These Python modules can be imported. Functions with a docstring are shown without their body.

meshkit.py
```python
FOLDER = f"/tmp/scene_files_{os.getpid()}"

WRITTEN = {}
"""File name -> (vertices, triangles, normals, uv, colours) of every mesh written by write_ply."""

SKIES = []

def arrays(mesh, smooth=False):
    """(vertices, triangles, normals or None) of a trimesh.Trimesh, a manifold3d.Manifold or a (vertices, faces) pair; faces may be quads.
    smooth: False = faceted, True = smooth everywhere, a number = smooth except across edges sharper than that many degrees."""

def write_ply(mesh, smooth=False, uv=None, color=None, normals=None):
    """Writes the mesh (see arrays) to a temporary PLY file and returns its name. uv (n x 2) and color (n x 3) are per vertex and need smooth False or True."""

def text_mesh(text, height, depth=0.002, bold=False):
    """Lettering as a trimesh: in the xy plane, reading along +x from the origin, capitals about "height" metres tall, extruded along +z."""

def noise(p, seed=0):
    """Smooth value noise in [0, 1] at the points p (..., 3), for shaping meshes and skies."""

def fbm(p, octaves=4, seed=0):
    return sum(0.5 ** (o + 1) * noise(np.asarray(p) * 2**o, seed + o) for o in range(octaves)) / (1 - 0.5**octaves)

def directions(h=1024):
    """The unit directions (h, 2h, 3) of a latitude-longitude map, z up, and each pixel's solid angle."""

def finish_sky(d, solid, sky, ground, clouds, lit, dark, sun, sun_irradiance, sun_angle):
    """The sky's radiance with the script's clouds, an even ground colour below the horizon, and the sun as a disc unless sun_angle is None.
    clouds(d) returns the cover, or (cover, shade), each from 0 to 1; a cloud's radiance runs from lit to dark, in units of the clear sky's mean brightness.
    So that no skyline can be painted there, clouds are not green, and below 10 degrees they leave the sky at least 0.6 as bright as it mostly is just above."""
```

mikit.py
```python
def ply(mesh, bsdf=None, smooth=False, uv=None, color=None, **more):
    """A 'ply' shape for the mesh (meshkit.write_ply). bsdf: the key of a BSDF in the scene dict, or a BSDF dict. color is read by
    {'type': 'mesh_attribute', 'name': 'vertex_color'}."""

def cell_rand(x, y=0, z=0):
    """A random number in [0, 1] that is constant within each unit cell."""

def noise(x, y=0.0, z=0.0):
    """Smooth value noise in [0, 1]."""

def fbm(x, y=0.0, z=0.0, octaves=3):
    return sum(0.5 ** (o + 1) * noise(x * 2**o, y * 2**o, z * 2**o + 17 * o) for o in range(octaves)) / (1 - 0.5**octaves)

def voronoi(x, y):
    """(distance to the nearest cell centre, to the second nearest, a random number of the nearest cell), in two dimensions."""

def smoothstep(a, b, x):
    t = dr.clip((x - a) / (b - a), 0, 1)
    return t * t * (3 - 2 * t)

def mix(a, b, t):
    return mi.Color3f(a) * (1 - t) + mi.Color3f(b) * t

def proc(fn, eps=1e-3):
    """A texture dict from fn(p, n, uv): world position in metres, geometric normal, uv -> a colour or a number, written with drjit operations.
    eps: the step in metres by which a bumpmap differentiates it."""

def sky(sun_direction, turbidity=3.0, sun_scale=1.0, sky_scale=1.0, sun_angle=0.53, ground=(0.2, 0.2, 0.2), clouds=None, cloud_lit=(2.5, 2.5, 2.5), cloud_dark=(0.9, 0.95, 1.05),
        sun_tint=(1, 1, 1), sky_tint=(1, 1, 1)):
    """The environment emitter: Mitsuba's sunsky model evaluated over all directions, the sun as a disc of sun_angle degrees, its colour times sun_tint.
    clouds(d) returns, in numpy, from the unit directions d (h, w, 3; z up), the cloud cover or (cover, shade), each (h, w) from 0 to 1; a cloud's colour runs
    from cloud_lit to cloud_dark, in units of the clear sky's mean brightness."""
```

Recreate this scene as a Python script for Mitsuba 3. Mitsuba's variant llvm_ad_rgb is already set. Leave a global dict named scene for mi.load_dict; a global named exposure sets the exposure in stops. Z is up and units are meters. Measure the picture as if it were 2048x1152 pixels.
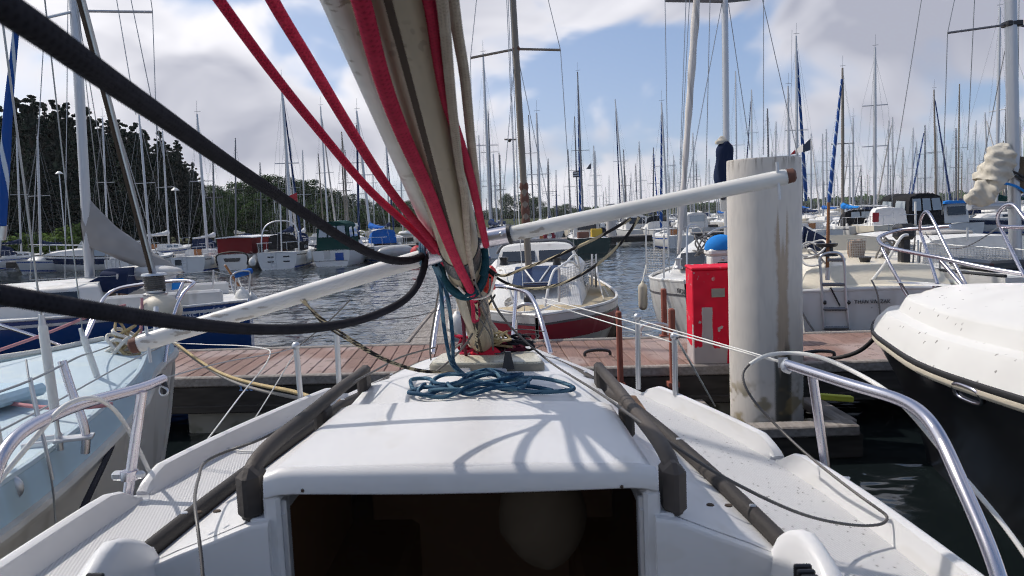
import math, random
import numpy as np
import trimesh
import mitsuba as mi
import drjit as dr
import mikit, meshkit
from mikit import noise, fbm, voronoi, cell_rand, smoothstep, mix, proc
from scipy.interpolate import CubicSpline
from collections import Counter

# ------------------------------------------------------------------ camera, sky, exposure
exposure = 1.6
EYE = np.array([0.0, 0.0, 1.75])
FPX, PITCH, ROLL = 1536.0, math.radians(5.2), math.radians(2.4)
FW = np.array([0, math.cos(PITCH), -math.sin(PITCH)])
_r0 = np.array([1.0, 0, 0]); _u0 = np.cross(_r0, FW)
RT = _r0 * math.cos(ROLL) - _u0 * math.sin(ROLL)
UP = _u0 * math.cos(ROLL) + _r0 * math.sin(ROLL)
T4 = mi.ScalarTransform4f
scene, labels = {}, {}
scene['camera'] = {'type': 'thinlens', 'fov': math.degrees(2 * math.atan(1024 / FPX)), 'fov_axis': 'x',
                   'aperture_radius': 0.0009, 'focus_distance': 4.5, 'near_clip': 0.02, 'far_clip': 4000.0,
                   'to_world': T4().look_at(origin=EYE.tolist(), target=(EYE + FW).tolist(), up=UP.tolist())}
SUN = (-0.573, 0.292, 0.766)


def clouds(d):
    az = np.degrees(np.arctan2(d[..., 0], d[..., 1])); el = np.degrees(np.arcsin(np.clip(d[..., 2], -1, 1)))
    p = d * [5.2, 5.2, 7.6] + [3.1, 7.7, 0.3]
    w = np.stack([meshkit.fbm(p * 0.9 + 20, 3, 5) - 0.5, meshkit.fbm(p * 0.9 + 40, 3, 6) - 0.5, meshkit.fbm(p * 0.9 + 60, 3, 7) - 0.5], -1)
    q = p + w * 1.1
    f = 0.5 + (meshkit.fbm(q * 0.8, 6, 2) - 0.5) * 1.25
    b = 0.0 * az
    for a0, e0, sa, se, k in SKY_BIAS:
        b = b + k * np.exp(-((az - a0) / sa) ** 2 - ((el - e0) / se) ** 2)
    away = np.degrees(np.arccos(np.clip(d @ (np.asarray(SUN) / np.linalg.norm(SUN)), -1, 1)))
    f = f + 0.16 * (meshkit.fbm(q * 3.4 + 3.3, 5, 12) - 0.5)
    c = f + b + np.clip((8 - el) / 10, 0, 1) * 0.06 - 0.17 * np.clip((away - 88) / 35, 0, 1) - 0.13 * np.clip((el - 19) / 18, 0, 1)  # unseen cloud thinned overhead and behind the camera, to cut fill light
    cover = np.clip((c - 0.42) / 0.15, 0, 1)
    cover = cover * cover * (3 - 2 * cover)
    sd = meshkit.fbm(q * 0.75 + 11.3, 5, 8)
    thick = np.clip((c - 0.46) / 0.26, 0, 1)
    up = 0.5 + (meshkit.fbm(q * 0.8 + np.array([-0.12, 0.06, 0.16]), 5, 2) - 0.5) * 1.25
    shade = np.clip(thick * 0.9 * np.clip((sd - 0.33) / 0.17, 0, 1) + (up - f) * 1.6, 0, 1)
    for a0, e0, sa, se, k in SKY_DARK:
        shade = shade + k * np.exp(-((az - a0) / sa) ** 2 - ((el - e0) / se) ** 2) * np.clip(0.25 + (sd - 0.38) * 4, 0, 1.2)
    # cloud is brightest toward the sun and greyer away from it, as across the photograph
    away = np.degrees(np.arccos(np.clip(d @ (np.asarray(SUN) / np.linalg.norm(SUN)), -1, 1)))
    shade = np.clip(shade, 0, 1) * (0.5 + 1.1 * np.clip(meshkit.fbm(q * 2.2 + 7.7, 5, 15) - 0.27, 0, 0.45)) * np.clip(el / 5, 0.35, 1) + 0.04 + 0.75 * np.clip((away - 62) / 50, 0, 1)  # greying runs on out of view, added there to dim fill light
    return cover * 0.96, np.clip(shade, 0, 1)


# azimuth, elevation (degrees), widths, strength: where the sky stands open or the cloud is thick
SKY_BIAS = [(-13, 14, 4, 4, -0.16), (4, 14, 6, 4, -0.10), (6, 8.5, 7, 4, -0.15), (14.5, 9.5, 3.5, 3, -0.17), (21, 8.5, 4, 2.2, -0.12), (15, 9, 3, 4, -0.1), (1, 6, 9, 2.5, 0.07), (11, 9, 1.6, 1.2, 0.12), (1, 11.5, 3, 1.6, 0.12),
            (-26, 12, 10, 7, 0.16), (27, 12, 11, 7, 0.24), (14, 16, 5, 3, 0.14), (-22, 5, 12, 3, 0.10), (-12, 5, 6, 3, 0.05), (22, 4, 12, 2.5, 0.10)]
SKY_DARK = [(25, 11, 12, 8, 0.45), (-19, 8, 5, 2.0, 0.35), (-22, 14, 5, 3, 0.45), (14, 16, 6, 3, 0.4), (6, 5, 8, 1.5, 0.4)]
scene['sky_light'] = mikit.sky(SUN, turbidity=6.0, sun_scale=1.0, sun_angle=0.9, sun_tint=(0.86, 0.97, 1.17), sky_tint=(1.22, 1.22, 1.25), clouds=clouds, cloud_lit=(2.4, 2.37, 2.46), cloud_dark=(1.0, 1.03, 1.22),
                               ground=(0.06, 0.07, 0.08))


# ------------------------------------------------------------------ naming, placing, mesh helpers
_used = Counter()
random.seed(11)


def number(name):
    _used[name] += 1
    return name if _used[name] == 1 else f'{name}_{_used[name] - 1:03d}'


def thing(name, label, cat, group=None, kind=None):
    k = number(name)
    labels[k] = {'label': label, 'category': cat}
    if group:
        labels[k]['group'] = group
    if kind:
        labels[k]['kind'] = kind
    return k


def mat4(m):
    return T4(np.asarray(m, float).tolist())


def put(key, mesh, bsdf, smooth=False, uv=None, world=None, extra=None):
    """One entry of the scene; mesh may be a finished ply dict that alike pieces share."""
    s = dict(mesh) if isinstance(mesh, dict) else mikit.ply(mesh, bsdf, smooth=smooth, uv=uv)
    if isinstance(mesh, dict) and bsdf:
        s['bsdf'] = {'type': 'ref', 'id': bsdf}
    if world is not None:
        s['to_world'] = mat4(world)
    if extra:
        s.update(extra)
    scene[key] = s
    return key


def part(parent, name, mesh, bsdf, smooth=False, uv=None, world=None, label=None, kind=None):
    k = number(parent + '__' + name)
    put(k, mesh, bsdf, smooth, uv, world)
    if label or kind:
        labels[k] = {}
        if label: labels[k]['label'] = label
        if kind: labels[k]['kind'] = kind
    return k


def structure(name, mesh, bsdf, smooth=False, uv=None):
    k = number(name)
    put(k, mesh, bsdf, smooth, uv)
    labels[k] = {'kind': 'structure'}
    return k


def ray(u, v):
    return FW + RT * (u - 1024) / FPX - UP * (v - 576) / FPX


def at(u, v, Y):
    """The point at depth Y that the photograph shows at (u, v)."""
    d = ray(u, v); return EYE + d * (Y / d[1])


def onz(u, v, z):
    d = ray(u, v); return EYE + d * ((z - EYE[2]) / d[2])


def pts(*a):
    return np.array([at(*q) for q in a])


def pix(P):
    q = np.asarray(P, float) - EYE; d = q @ FW
    return 1024 + FPX * (q @ RT) / d, 576 - FPX * (q @ UP) / d


def frame(pos, heading, s=1.0):
    """heading: degrees, the direction of local +x measured from world +x."""
    a = math.radians(heading); m = np.eye(4)
    m[:3, :3] = np.array([[math.cos(a), -math.sin(a), 0], [math.sin(a), math.cos(a), 0], [0, 0, 1]]) * s
    m[:3, 3] = pos
    return m


def xf(m, p):
    p = np.asarray(p, float)
    return p @ m[:3, :3].T + m[:3, 3]


def curve(p, n=40):
    p = np.asarray(p, float)
    d = np.r_[0, np.cumsum(np.maximum(np.linalg.norm(np.diff(p, axis=0), axis=1) ** 0.7, 1e-6))]
    if len(p) < 3:
        return np.array([p[0] + (p[-1] - p[0]) * t for t in np.linspace(0, 1, n)])
    return CubicSpline(d, p, bc_type='natural')(np.linspace(0, d[-1], n))


def frames(p):
    t = np.gradient(p, axis=0); t /= np.maximum(np.linalg.norm(t, axis=1, keepdims=True), 1e-9)
    a = np.cross(t[0], [0.13, 0.21, 0.97]); 
    if np.linalg.norm(a) < 1e-3: a = np.cross(t[0], [1, 0, 0])
    a /= np.linalg.norm(a); A, B = [], []
    for k in range(len(p)):
        a = a - t[k] * (a @ t[k]); a /= max(np.linalg.norm(a), 1e-9)
        A.append(a); B.append(np.cross(t[k], a))
    return np.array(A), np.array(B)


def tube(p, r, n=8, flat=1.0, cap=True):
    """(vertices, faces) of a welded tube with end caps."""
    p = np.asarray(p, float); r = np.broadcast_to(np.asarray(r, float), (len(p),))
    A, B = frames(p)
    ang = np.arange(n) * 2 * np.pi / n
    v = (p[:, None] + r[:, None, None] * (np.cos(ang)[None, :, None] * A[:, None] + flat * np.sin(ang)[None, :, None] * B[:, None])).reshape(-1, 3)
    f = []
    for k in range(len(p) - 1):
        for j in range(n):
            a, b = k * n + j, k * n + (j + 1) % n
            f += [[a, b, b + n], [a, b + n, a + n]]
    if cap:
        v = np.vstack([v, p[0], p[-1]]); c0, c1 = len(v) - 2, len(v) - 1; e = (len(p) - 1) * n
        for j in range(n):
            f += [[c0, (j + 1) % n, j], [c1, e + j, e + (j + 1) % n]]
    return np.asarray(v), np.asarray(f)


def tube_uv(p, r, n=10):
    """A tube with a seam and uv: u once round, v the length in circumferences."""
    p = np.asarray(p, float); r = np.broadcast_to(np.asarray(r, float), (len(p),))
    A, B = frames(p)
    ang = np.arange(n + 1) * 2 * np.pi / n
    v = (p[:, None] + r[:, None, None] * (np.cos(ang)[None, :, None] * A[:, None] + np.sin(ang)[None, :, None] * B[:, None])).reshape(-1, 3)
    L = np.r_[0, np.cumsum(np.linalg.norm(np.diff(p, axis=0), axis=1))] / (2 * np.pi * r.mean())
    uv = np.stack([np.tile(np.arange(n + 1) / n, len(p)), np.repeat(L, n + 1)], 1)
    f = []
    for k in range(len(p) - 1):
        for j in range(n):
            a = k * (n + 1) + j; b = a + 1
            f += [[a, b, b + n + 1], [a, b + n + 1, a + n + 1]]
    return (v, np.array(f)), uv


def join(*ms):
    V, F, o = [], [], 0
    for m in ms:
        v, f, _ = meshkit.arrays(m)
        V.append(v); F.append(f + o); o += len(v)
    return np.vstack(V), np.vstack(F)


def box(x0, x1, y0, y1, z0, z1, c=0.0):
    """A box with chamfered edges."""
    if c <= 0:
        m = trimesh.creation.box((x1 - x0, y1 - y0, z1 - z0)); m.apply_translation(((x0 + x1) / 2, (y0 + y1) / 2, (z0 + z1) / 2)); return m
    P = []
    for x, dx in ((x0, c), (x1, -c)):
        for y, dy in ((y0, c), (y1, -c)):
            for z, dz in ((z0, c), (z1, -c)):
                P += [(x + dx, y + dy, z), (x + dx, y, z + dz), (x, y + dy, z + dz)]
    return trimesh.Trimesh(np.array(P)).convex_hull


def loft(rings, closed=True, caps=True):
    """rings: (m, n, 3). closed: each ring is a loop."""
    R = np.asarray(rings, float); m, n = R.shape[:2]; v = R.reshape(-1, 3); f = []
    for k in range(m - 1):
        for j in range(n if closed else n - 1):
            a, b = k * n + j, k * n + (j + 1) % n
            f += [[a, b, b + n], [a, b + n, a + n]]
    if caps:
        v = np.vstack([v, R[0].mean(0), R[-1].mean(0)]); c0, c1 = len(v) - 2, len(v) - 1; e = (m - 1) * n
        for j in range(n if closed else n - 1):
            f += [[c0, (j + 1) % n, j], [c1, e + j, e + (j + 1) % n]]
    return v, np.array(f)


def sphere(c, r, sub=2, squash=(1, 1, 1)):
    m = trimesh.creation.icosphere(sub, 1.0); return m.vertices * np.array(squash) * r + np.array(c), m.faces


def lathe(profile, n=16):
    """profile [(r, z)...] turned about z."""
    a = np.arange(n) * 2 * np.pi / n
    return loft([[(r * math.cos(t), r * math.sin(t), z) for t in a] for r, z in profile])


def sheet(grid):
    R = np.asarray(grid, float); m, n = R.shape[:2]; f = []
    for k in range(m - 1):
        for j in range(n - 1):
            a = k * n + j; f += [[a, a + 1, a + n + 1], [a, a + n + 1, a + n]]
    return R.reshape(-1, 3), np.array(f)


def slab(quad, t, nrm=None):
    """A thin plate on a four-cornered face, t thick along its normal."""
    q = np.asarray(quad, float); n = np.cross(q[1] - q[0], q[2] - q[0]) if nrm is None else np.asarray(nrm, float); n /= np.linalg.norm(n)
    return loft([q, q + n * t])


def move(m, M):
    v, f, _ = meshkit.arrays(m); return xf(M, v), f


def Rot(axis, deg, c=(0, 0, 0)):
    return trimesh.transformations.rotation_matrix(math.radians(deg), axis, c)


ROD = mikit.ply(tube(np.array([[0, 0, 0], [0, 0, 1.0]]), 1.0, 6), None, smooth=40)
ROD12 = mikit.ply(tube(np.array([[0, 0, 0], [0, 0, 1.0]]), 1.0, 14), None, smooth=40)


def basis(a, b, rx, ry=None):
    a, b = np.asarray(a, float), np.asarray(b, float); z = b - a; u = z / np.linalg.norm(z)
    x = np.cross([0.0, 1, 0] if abs(u[1]) < 0.9 else [1.0, 0, 0], u); x /= np.linalg.norm(x); y = np.cross(u, x)
    M = np.eye(4); M[:3, 0], M[:3, 1], M[:3, 2], M[:3, 3] = x * rx, y * (ry or rx), z, a
    return M


def rod(parent, name, a, b, r, bsdf, fine=False, ry=None):
    return part(parent, name, ROD12 if fine else ROD, bsdf, world=basis(a, b, r, ry))


# ------------------------------------------------------------------ materials
def pr(color, rough=0.5, spec=0.5, metal=0.0, **more):
    return {'type': 'principled', 'base_color': color if isinstance(color, dict) else {'type': 'rgb', 'value': list(color)}, 'roughness': rough, 'specular': spec, 'metallic': metal, **more}


def bump(b, fn, scale=1.0, eps=1e-3):
    return {'type': 'bumpmap', 'relief': proc(fn, eps), 'scale': scale, 'bsdf': b}


def mat(key, b):
    scene[key] = {'type': 'twosided', 'bsdf': b}
    return key


def gel_fn(p, n, uv):
    g = fbm(p.x * 5, p.y * 5, p.z * 5, 2)
    c = mix((0.52, 0.52, 0.525), (0.585, 0.585, 0.585), g)
    c = mix(c, (0.50, 0.49, 0.47), 0.5 * smoothstep(0.56, 0.75, fbm(p.x * 17, p.y * 7, p.z * 17, 3)))
    return c


def orange(p, n, uv):
    return noise(p.x * 9, p.y * 9, p.z * 9) * 0.0012


mat('gelcoat', bump(pr(proc(gel_fn), 0.34, 0.45), orange, 1.0, 1e-3))


def deck_fn(p, n, uv):
    g = fbm(p.x * 4, p.y * 4, p.z * 4, 2)
    c = mix((0.44, 0.44, 0.45), (0.51, 0.51, 0.51), g) * (0.93 + 0.09 * dr.sin(p.x * 760 + p.y * 210))
    d1, d2, r = voronoi(p.x * 55, p.y * 38)
    fl = smoothstep(0.30, 0.16, d1 + 0.25 * noise(p.x * 420, p.y * 420)) * smoothstep(0.72, 0.80, r) * smoothstep(0.50, 0.62, fbm(p.x * 2.6 + 4.2, p.y * 2.2 + 1, 0, 3)) * smoothstep(-0.2, 0.2, p.x)
    d1, d2, r2 = voronoi(p.x * 30 + 9, p.y * 24 + 3)
    fl2 = smoothstep(0.13, 0.07, d1) * smoothstep(0.8, 0.86, r2) * smoothstep(-0.2, 0.2, p.x)
    return mix(c, (0.09, 0.085, 0.08), dr.clip(fl + fl2, 0, 1) * 0.85)


def ribs(p, n, uv):
    return dr.sin(p.x * 760 + p.y * 210) * 0.00055


mat('nonslip', bump(pr(proc(deck_fn), 0.6, 0.3), ribs, 1.0, 6e-4))


def teak_fn(p, n, uv):
    g = fbm(p.x * 90, p.y * 7, p.z * 90, 3); w = noise(p.x * 6, p.y * 3, p.z * 6)
    c = mix((0.011, 0.010, 0.010), (0.036, 0.030, 0.027), g)
    return mix(c, (0.075, 0.063, 0.056), smoothstep(0.50, 0.78, w) * 0.7)


mat('weathered_wood', bump(pr(proc(teak_fn), 0.62, 0.35), lambda p, n, uv: noise(p.x * 150, p.y * 10, p.z * 150) * 0.0009, 1.0))
mat('stainless', {'type': 'roughconductor', 'material': 'Cr', 'alpha': 0.11, 'specular_reflectance': {'type': 'rgb', 'value': [1.0, 1.0, 1.0]}})
mat('galvanised', pr((0.55, 0.56, 0.58), 0.38, 0.5, 0.85))


def alu_fn(p, n, uv):
    g = fbm(p.x * 14, p.y * 3, p.z * 14, 2); s = smoothstep(0.66, 0.72, noise(p.x * 190, p.y * 60, p.z * 190)) * smoothstep(0.5, 0.65, noise(p.x * 9, p.y * 5, p.z * 9))
    c = mix((0.27, 0.225, 0.155), (0.36, 0.305, 0.215), g)
    return mix(c, (0.14, 0.11, 0.08), s * 0.6)


mat('mast_beige', bump(pr(proc(alu_fn), 0.42, 0.5), lambda p, n, uv: noise(p.x * 80, p.y * 200, p.z * 80) * 0.0005, 1.0))


def spar_fn(p, n, uv):
    g = fbm(p.x * 11, p.y * 30, p.z * 30, 2)
    s = smoothstep(0.62, 0.72, fbm(p.x * 40, p.y * 90, p.z * 90, 2)) * smoothstep(0.45, 0.6, noise(p.x * 5, p.y * 7, p.z * 7))
    return mix(mix((0.56, 0.55, 0.51), (0.68, 0.67, 0.64), g), (0.26, 0.22, 0.17), s * 0.7)


mat('spar_white', bump(pr(proc(spar_fn), 0.36, 0.5), lambda p, n, uv: noise(p.x * 30, p.y * 70, p.z * 70) * 0.0005, 1.0))
mat('alu_grey', pr((0.50, 0.51, 0.53), 0.35, 0.5, 0.6))
mat('alu_dark', pr((0.16, 0.165, 0.18), 0.4, 0.5, 0.4))
mat('alu_tan', pr((0.19, 0.165, 0.135), 0.45, 0.5, 0.1))
mat('wire', pr((0.32, 0.33, 0.34), 0.35, 0.5, 0.7))
mat('wire_far', pr((0.32, 0.33, 0.34), 0.35, 0.5, 0.7))


def braid(base, dark, light=None, k=13.0, flecks=None):
    def fn(p, n, uv):
        a = dr.abs(dr.sin((uv.x * 5 + uv.y * k * 0.5) * math.pi)); b = dr.abs(dr.sin((uv.x * 5 - uv.y * k * 0.5) * math.pi))
        g = noise(p.x * 90, p.y * 90, p.z * 90)
        c = mix(dark, base, dr.clip(0.25 + 0.75 * dr.maximum(a, b), 0, 1))
        c = mix(c, light or base, 0.45 * smoothstep(0.5, 0.75, g))
        if flecks is not None:
            q = dr.floor(uv.x * 4 + uv.y * 0.7); f = cell_rand(q, dr.floor(uv.y * 0.9 + uv.x * 2), 0)
            c = mix(c, flecks, smoothstep(0.55, 0.6, f))
        return c
    return proc(fn)


def braid_h(k=13.0):
    return lambda p, n, uv: dr.maximum(dr.abs(dr.sin((uv.x * 5 + uv.y * k * 0.5) * math.pi)), dr.abs(dr.sin((uv.x * 5 - uv.y * k * 0.5) * math.pi))) * 0.0011


_BH = braid_h()
mat('rope_black', bump(pr(braid((0.017, 0.017, 0.023), (0.003, 0.003, 0.005), (0.026, 0.025, 0.033)), 0.85, 0.2), _BH, 1.0, 4e-4))
mat('rope_red', bump(pr(braid((0.42, 0.014, 0.052), (0.14, 0.004, 0.016), (0.50, 0.03, 0.075)), 0.8, 0.25), _BH, 1.0, 4e-4))
mat('rope_beige', bump(pr(braid((0.40, 0.34, 0.27), (0.20, 0.16, 0.12), (0.48, 0.43, 0.35)), 0.85, 0.2), _BH, 1.0, 4e-4))
mat('rope_white', pr(braid((0.60, 0.58, 0.53), (0.35, 0.33, 0.30), (0.66, 0.64, 0.60)), 0.85, 0.2))
mat('rope_blue', bump(pr(braid((0.006, 0.048, 0.105), (0.003, 0.014, 0.034), (0.012, 0.085, 0.16), flecks=(0.07, 0.15, 0.21)), 0.7, 0.3), _BH, 1.0, 4e-4))
mat('rope_teal', pr(braid((0.006, 0.045, 0.065), (0.003, 0.016, 0.026), (0.012, 0.07, 0.10)), 0.8, 0.2))
mat('rope_fleck', pr(braid((0.022, 0.02, 0.022), (0.008, 0.008, 0.008), flecks=(0.42, 0.36, 0.24)), 0.85, 0.2))
mat('rope_maroon', pr((0.085, 0.010, 0.025), 0.85, 0.2))
mat('rope_pink', pr((0.42, 0.20, 0.21), 0.85, 0.2))
mat('rope_tan', pr(braid((0.38, 0.29, 0.15), (0.20, 0.14, 0.07), (0.50, 0.42, 0.27)), 0.85, 0.2))
mat('rope_grey', pr((0.21, 0.20, 0.19), 0.85, 0.2))
mat('cable_dark', pr((0.07, 0.065, 0.062), 0.45, 0.5))
mat('cable_white', pr((0.58, 0.57, 0.54), 0.45, 0.4))
mat('slot_dark', pr((0.055, 0.038, 0.026), 0.7, 0.3))
mat('black_plastic', pr((0.015, 0.015, 0.017), 0.4, 0.5))
mat('rubber', pr((0.02, 0.02, 0.022), 0.6, 0.4))
mat('red_fabric', pr((0.62, 0.02, 0.045), 0.75, 0.2))
mat('red_plastic', pr((0.68, 0.055, 0.045), 0.35, 0.5))
mat('cushion', pr((0.10, 0.075, 0.05), 0.8, 0.2))
mat('cabin_ply', pr((0.17, 0.095, 0.050), 0.6, 0.3))


def hatch_fn(p, n, uv):
    g = fbm(p.x * 18, p.y * 18, p.z * 18, 2); s = smoothstep(0.64, 0.7, noise(p.x * 210, p.y * 210, p.z * 60))
    return mix(mix((0.40, 0.38, 0.30), (0.52, 0.50, 0.42), g), (0.2, 0.18, 0.14), s * 0.5)


mat('hatch_acrylic', pr(proc(hatch_fn), 0.28, 0.5))
mat('hatch_frame', pr((0.20, 0.185, 0.15), 0.5, 0.4))


def plank_m(key, a, b):
    def fn(p, n, uv):
        tone = cell_rand((p.x + 0.044 * (p.y - 6.255) - 0.02 + 0.067) / 0.1335, 7.0)
        g = fbm(p.x * 70, p.y * 5, p.z * 40, 2) * 0.75 + (tone - 0.35) * 0.7; w = noise(p.x * 2.3, p.y * 2.3)
        c = mix(a, b, g)
        c = mix(c, (0.34, 0.28, 0.265), 0.55 * smoothstep(0.5, 0.75, w))
        return mix(c, (0.09, 0.065, 0.055), 0.5 * smoothstep(0.70, 0.76, fbm(p.x * 16, p.y * 16, 0, 2)))
    mat(key, bump(pr(proc(fn), 0.75, 0.25), _GROOVE, 1.0, 2e-3))


_GROOVE = lambda p, n, uv: dr.sin(p.x * 330) * 0.0008
plank_m('plank_a', (0.158, 0.098, 0.081), (0.245, 0.158, 0.135))


def grey_wood(p, n, uv):
    g = fbm(p.x * 50, p.y * 6, p.z * 50, 3)
    return mix((0.12, 0.105, 0.095), (0.34, 0.31, 0.285), g)


mat('grey_timber', bump(pr(proc(grey_wood), 0.8, 0.2), lambda p, n, uv: noise(p.x * 80, p.y * 10, p.z * 80) * 0.002, 1.0, 2e-3))


def conc(p, n, uv):
    g = fbm(p.x * 4, p.y * 4, p.z * 4, 3)
    a = smoothstep(0.50, 0.66, fbm(p.x * 7 + 3, p.y * 7, p.z * 7, 3)) * smoothstep(0.62, 0.40, g + p.z * 0.25)
    c = mix((0.17, 0.165, 0.145), (0.27, 0.265, 0.24), g)
    return mix(c, (0.05, 0.058, 0.03), a * 0.85)


mat('concrete', bump(pr(proc(conc), 0.85, 0.2), lambda p, n, uv: noise(p.x * 26, p.y * 26, p.z * 26) * 0.004, 1.0, 3e-3))
mat('dark_timber', bump(pr(proc(lambda p, n, uv: mix((0.016, 0.014, 0.012), (0.055, 0.048, 0.042), fbm(p.x * 6, p.y * 30, p.z * 30, 2))), 0.75, 0.3), lambda p, n, uv: noise(p.x * 10, p.y * 50, p.z * 50) * 0.003, 1.0, 2e-3))
mat('blue_paint', pr((0.20, 0.36, 0.66), 0.5, 0.4))
mat('rust_post', pr(proc(lambda p, n, uv: mix((0.16, 0.05, 0.035), (0.26, 0.085, 0.06), fbm(p.x * 30, p.y * 30, p.z * 14, 2))), 0.7, 0.3))


def pile_fn(p, n, uv):
    h = p.z; x = p.x - 1.86
    g = fbm(p.x * 6, p.y * 6, p.z * 3, 3); gr = fbm(p.x * 40, p.y * 40, p.z * 6, 2)
    c = mix((0.495, 0.462, 0.425), (0.54, 0.51, 0.47), g)
    c = mix(c, (0.40, 0.38, 0.36), 0.22 * smoothstep(0.52, 0.7, gr))
    # rust run with a ragged outline
    e = 0.030 + 0.020 * fbm(h * 6, 3.0, 0, 3) + 0.010 * noise(h * 40, 1.0)
    dx = dr.abs(x - 0.052 - 0.012 * (fbm(h * 3, 9.0, 0, 2) - 0.5))
    run = smoothstep(e + 0.012, e - 0.012, dx + 0.008 * (noise(p.x * 90, h * 25, 0) - 0.5)) * smoothstep(1.66, 1.50, h + 0.3 * (noise(p.x * 60, 2.0) - 0.5)) * dr.select(p.y < 5.66, 1.0, 0.0)
    c = mix(c, mix((0.30, 0.19, 0.085), (0.19, 0.10, 0.035), fbm(p.x * 50, h * 10, 1, 3)), run * 0.6)
    wet = smoothstep(0.78, 0.60, h + 0.28 * (fbm(p.x * 18, 1.0, 0, 3) - 0.5)) * smoothstep(0.075, 0.05, dx)
    c = mix(c, (0.025, 0.03, 0.026), wet * dr.select(p.y < 5.66, 0.9, 0.0))
    al = smoothstep(0.46, 0.62, fbm(p.x * 9, p.y * 9, h * 9, 3)) * smoothstep(0.60, 0.36, h)
    c = mix(c, mix((0.30, 0.22, 0.10), (0.06, 0.06, 0.03), fbm(p.x * 14, p.y * 14, h * 8, 2)), al * 0.8)
    top = smoothstep(1.98, 2.10, h) * smoothstep(0.50, 0.68, fbm(p.x * 60, p.y * 60, h * 5, 3))
    return mix(c, (0.16, 0.13, 0.10), top * 0.6)


mat('pile_steel', bump(pr(proc(pile_fn), 0.55, 0.4), lambda p, n, uv: noise(p.x * 16, p.y * 16, p.z * 10) * 0.002, 1.0, 2e-3))


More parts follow.
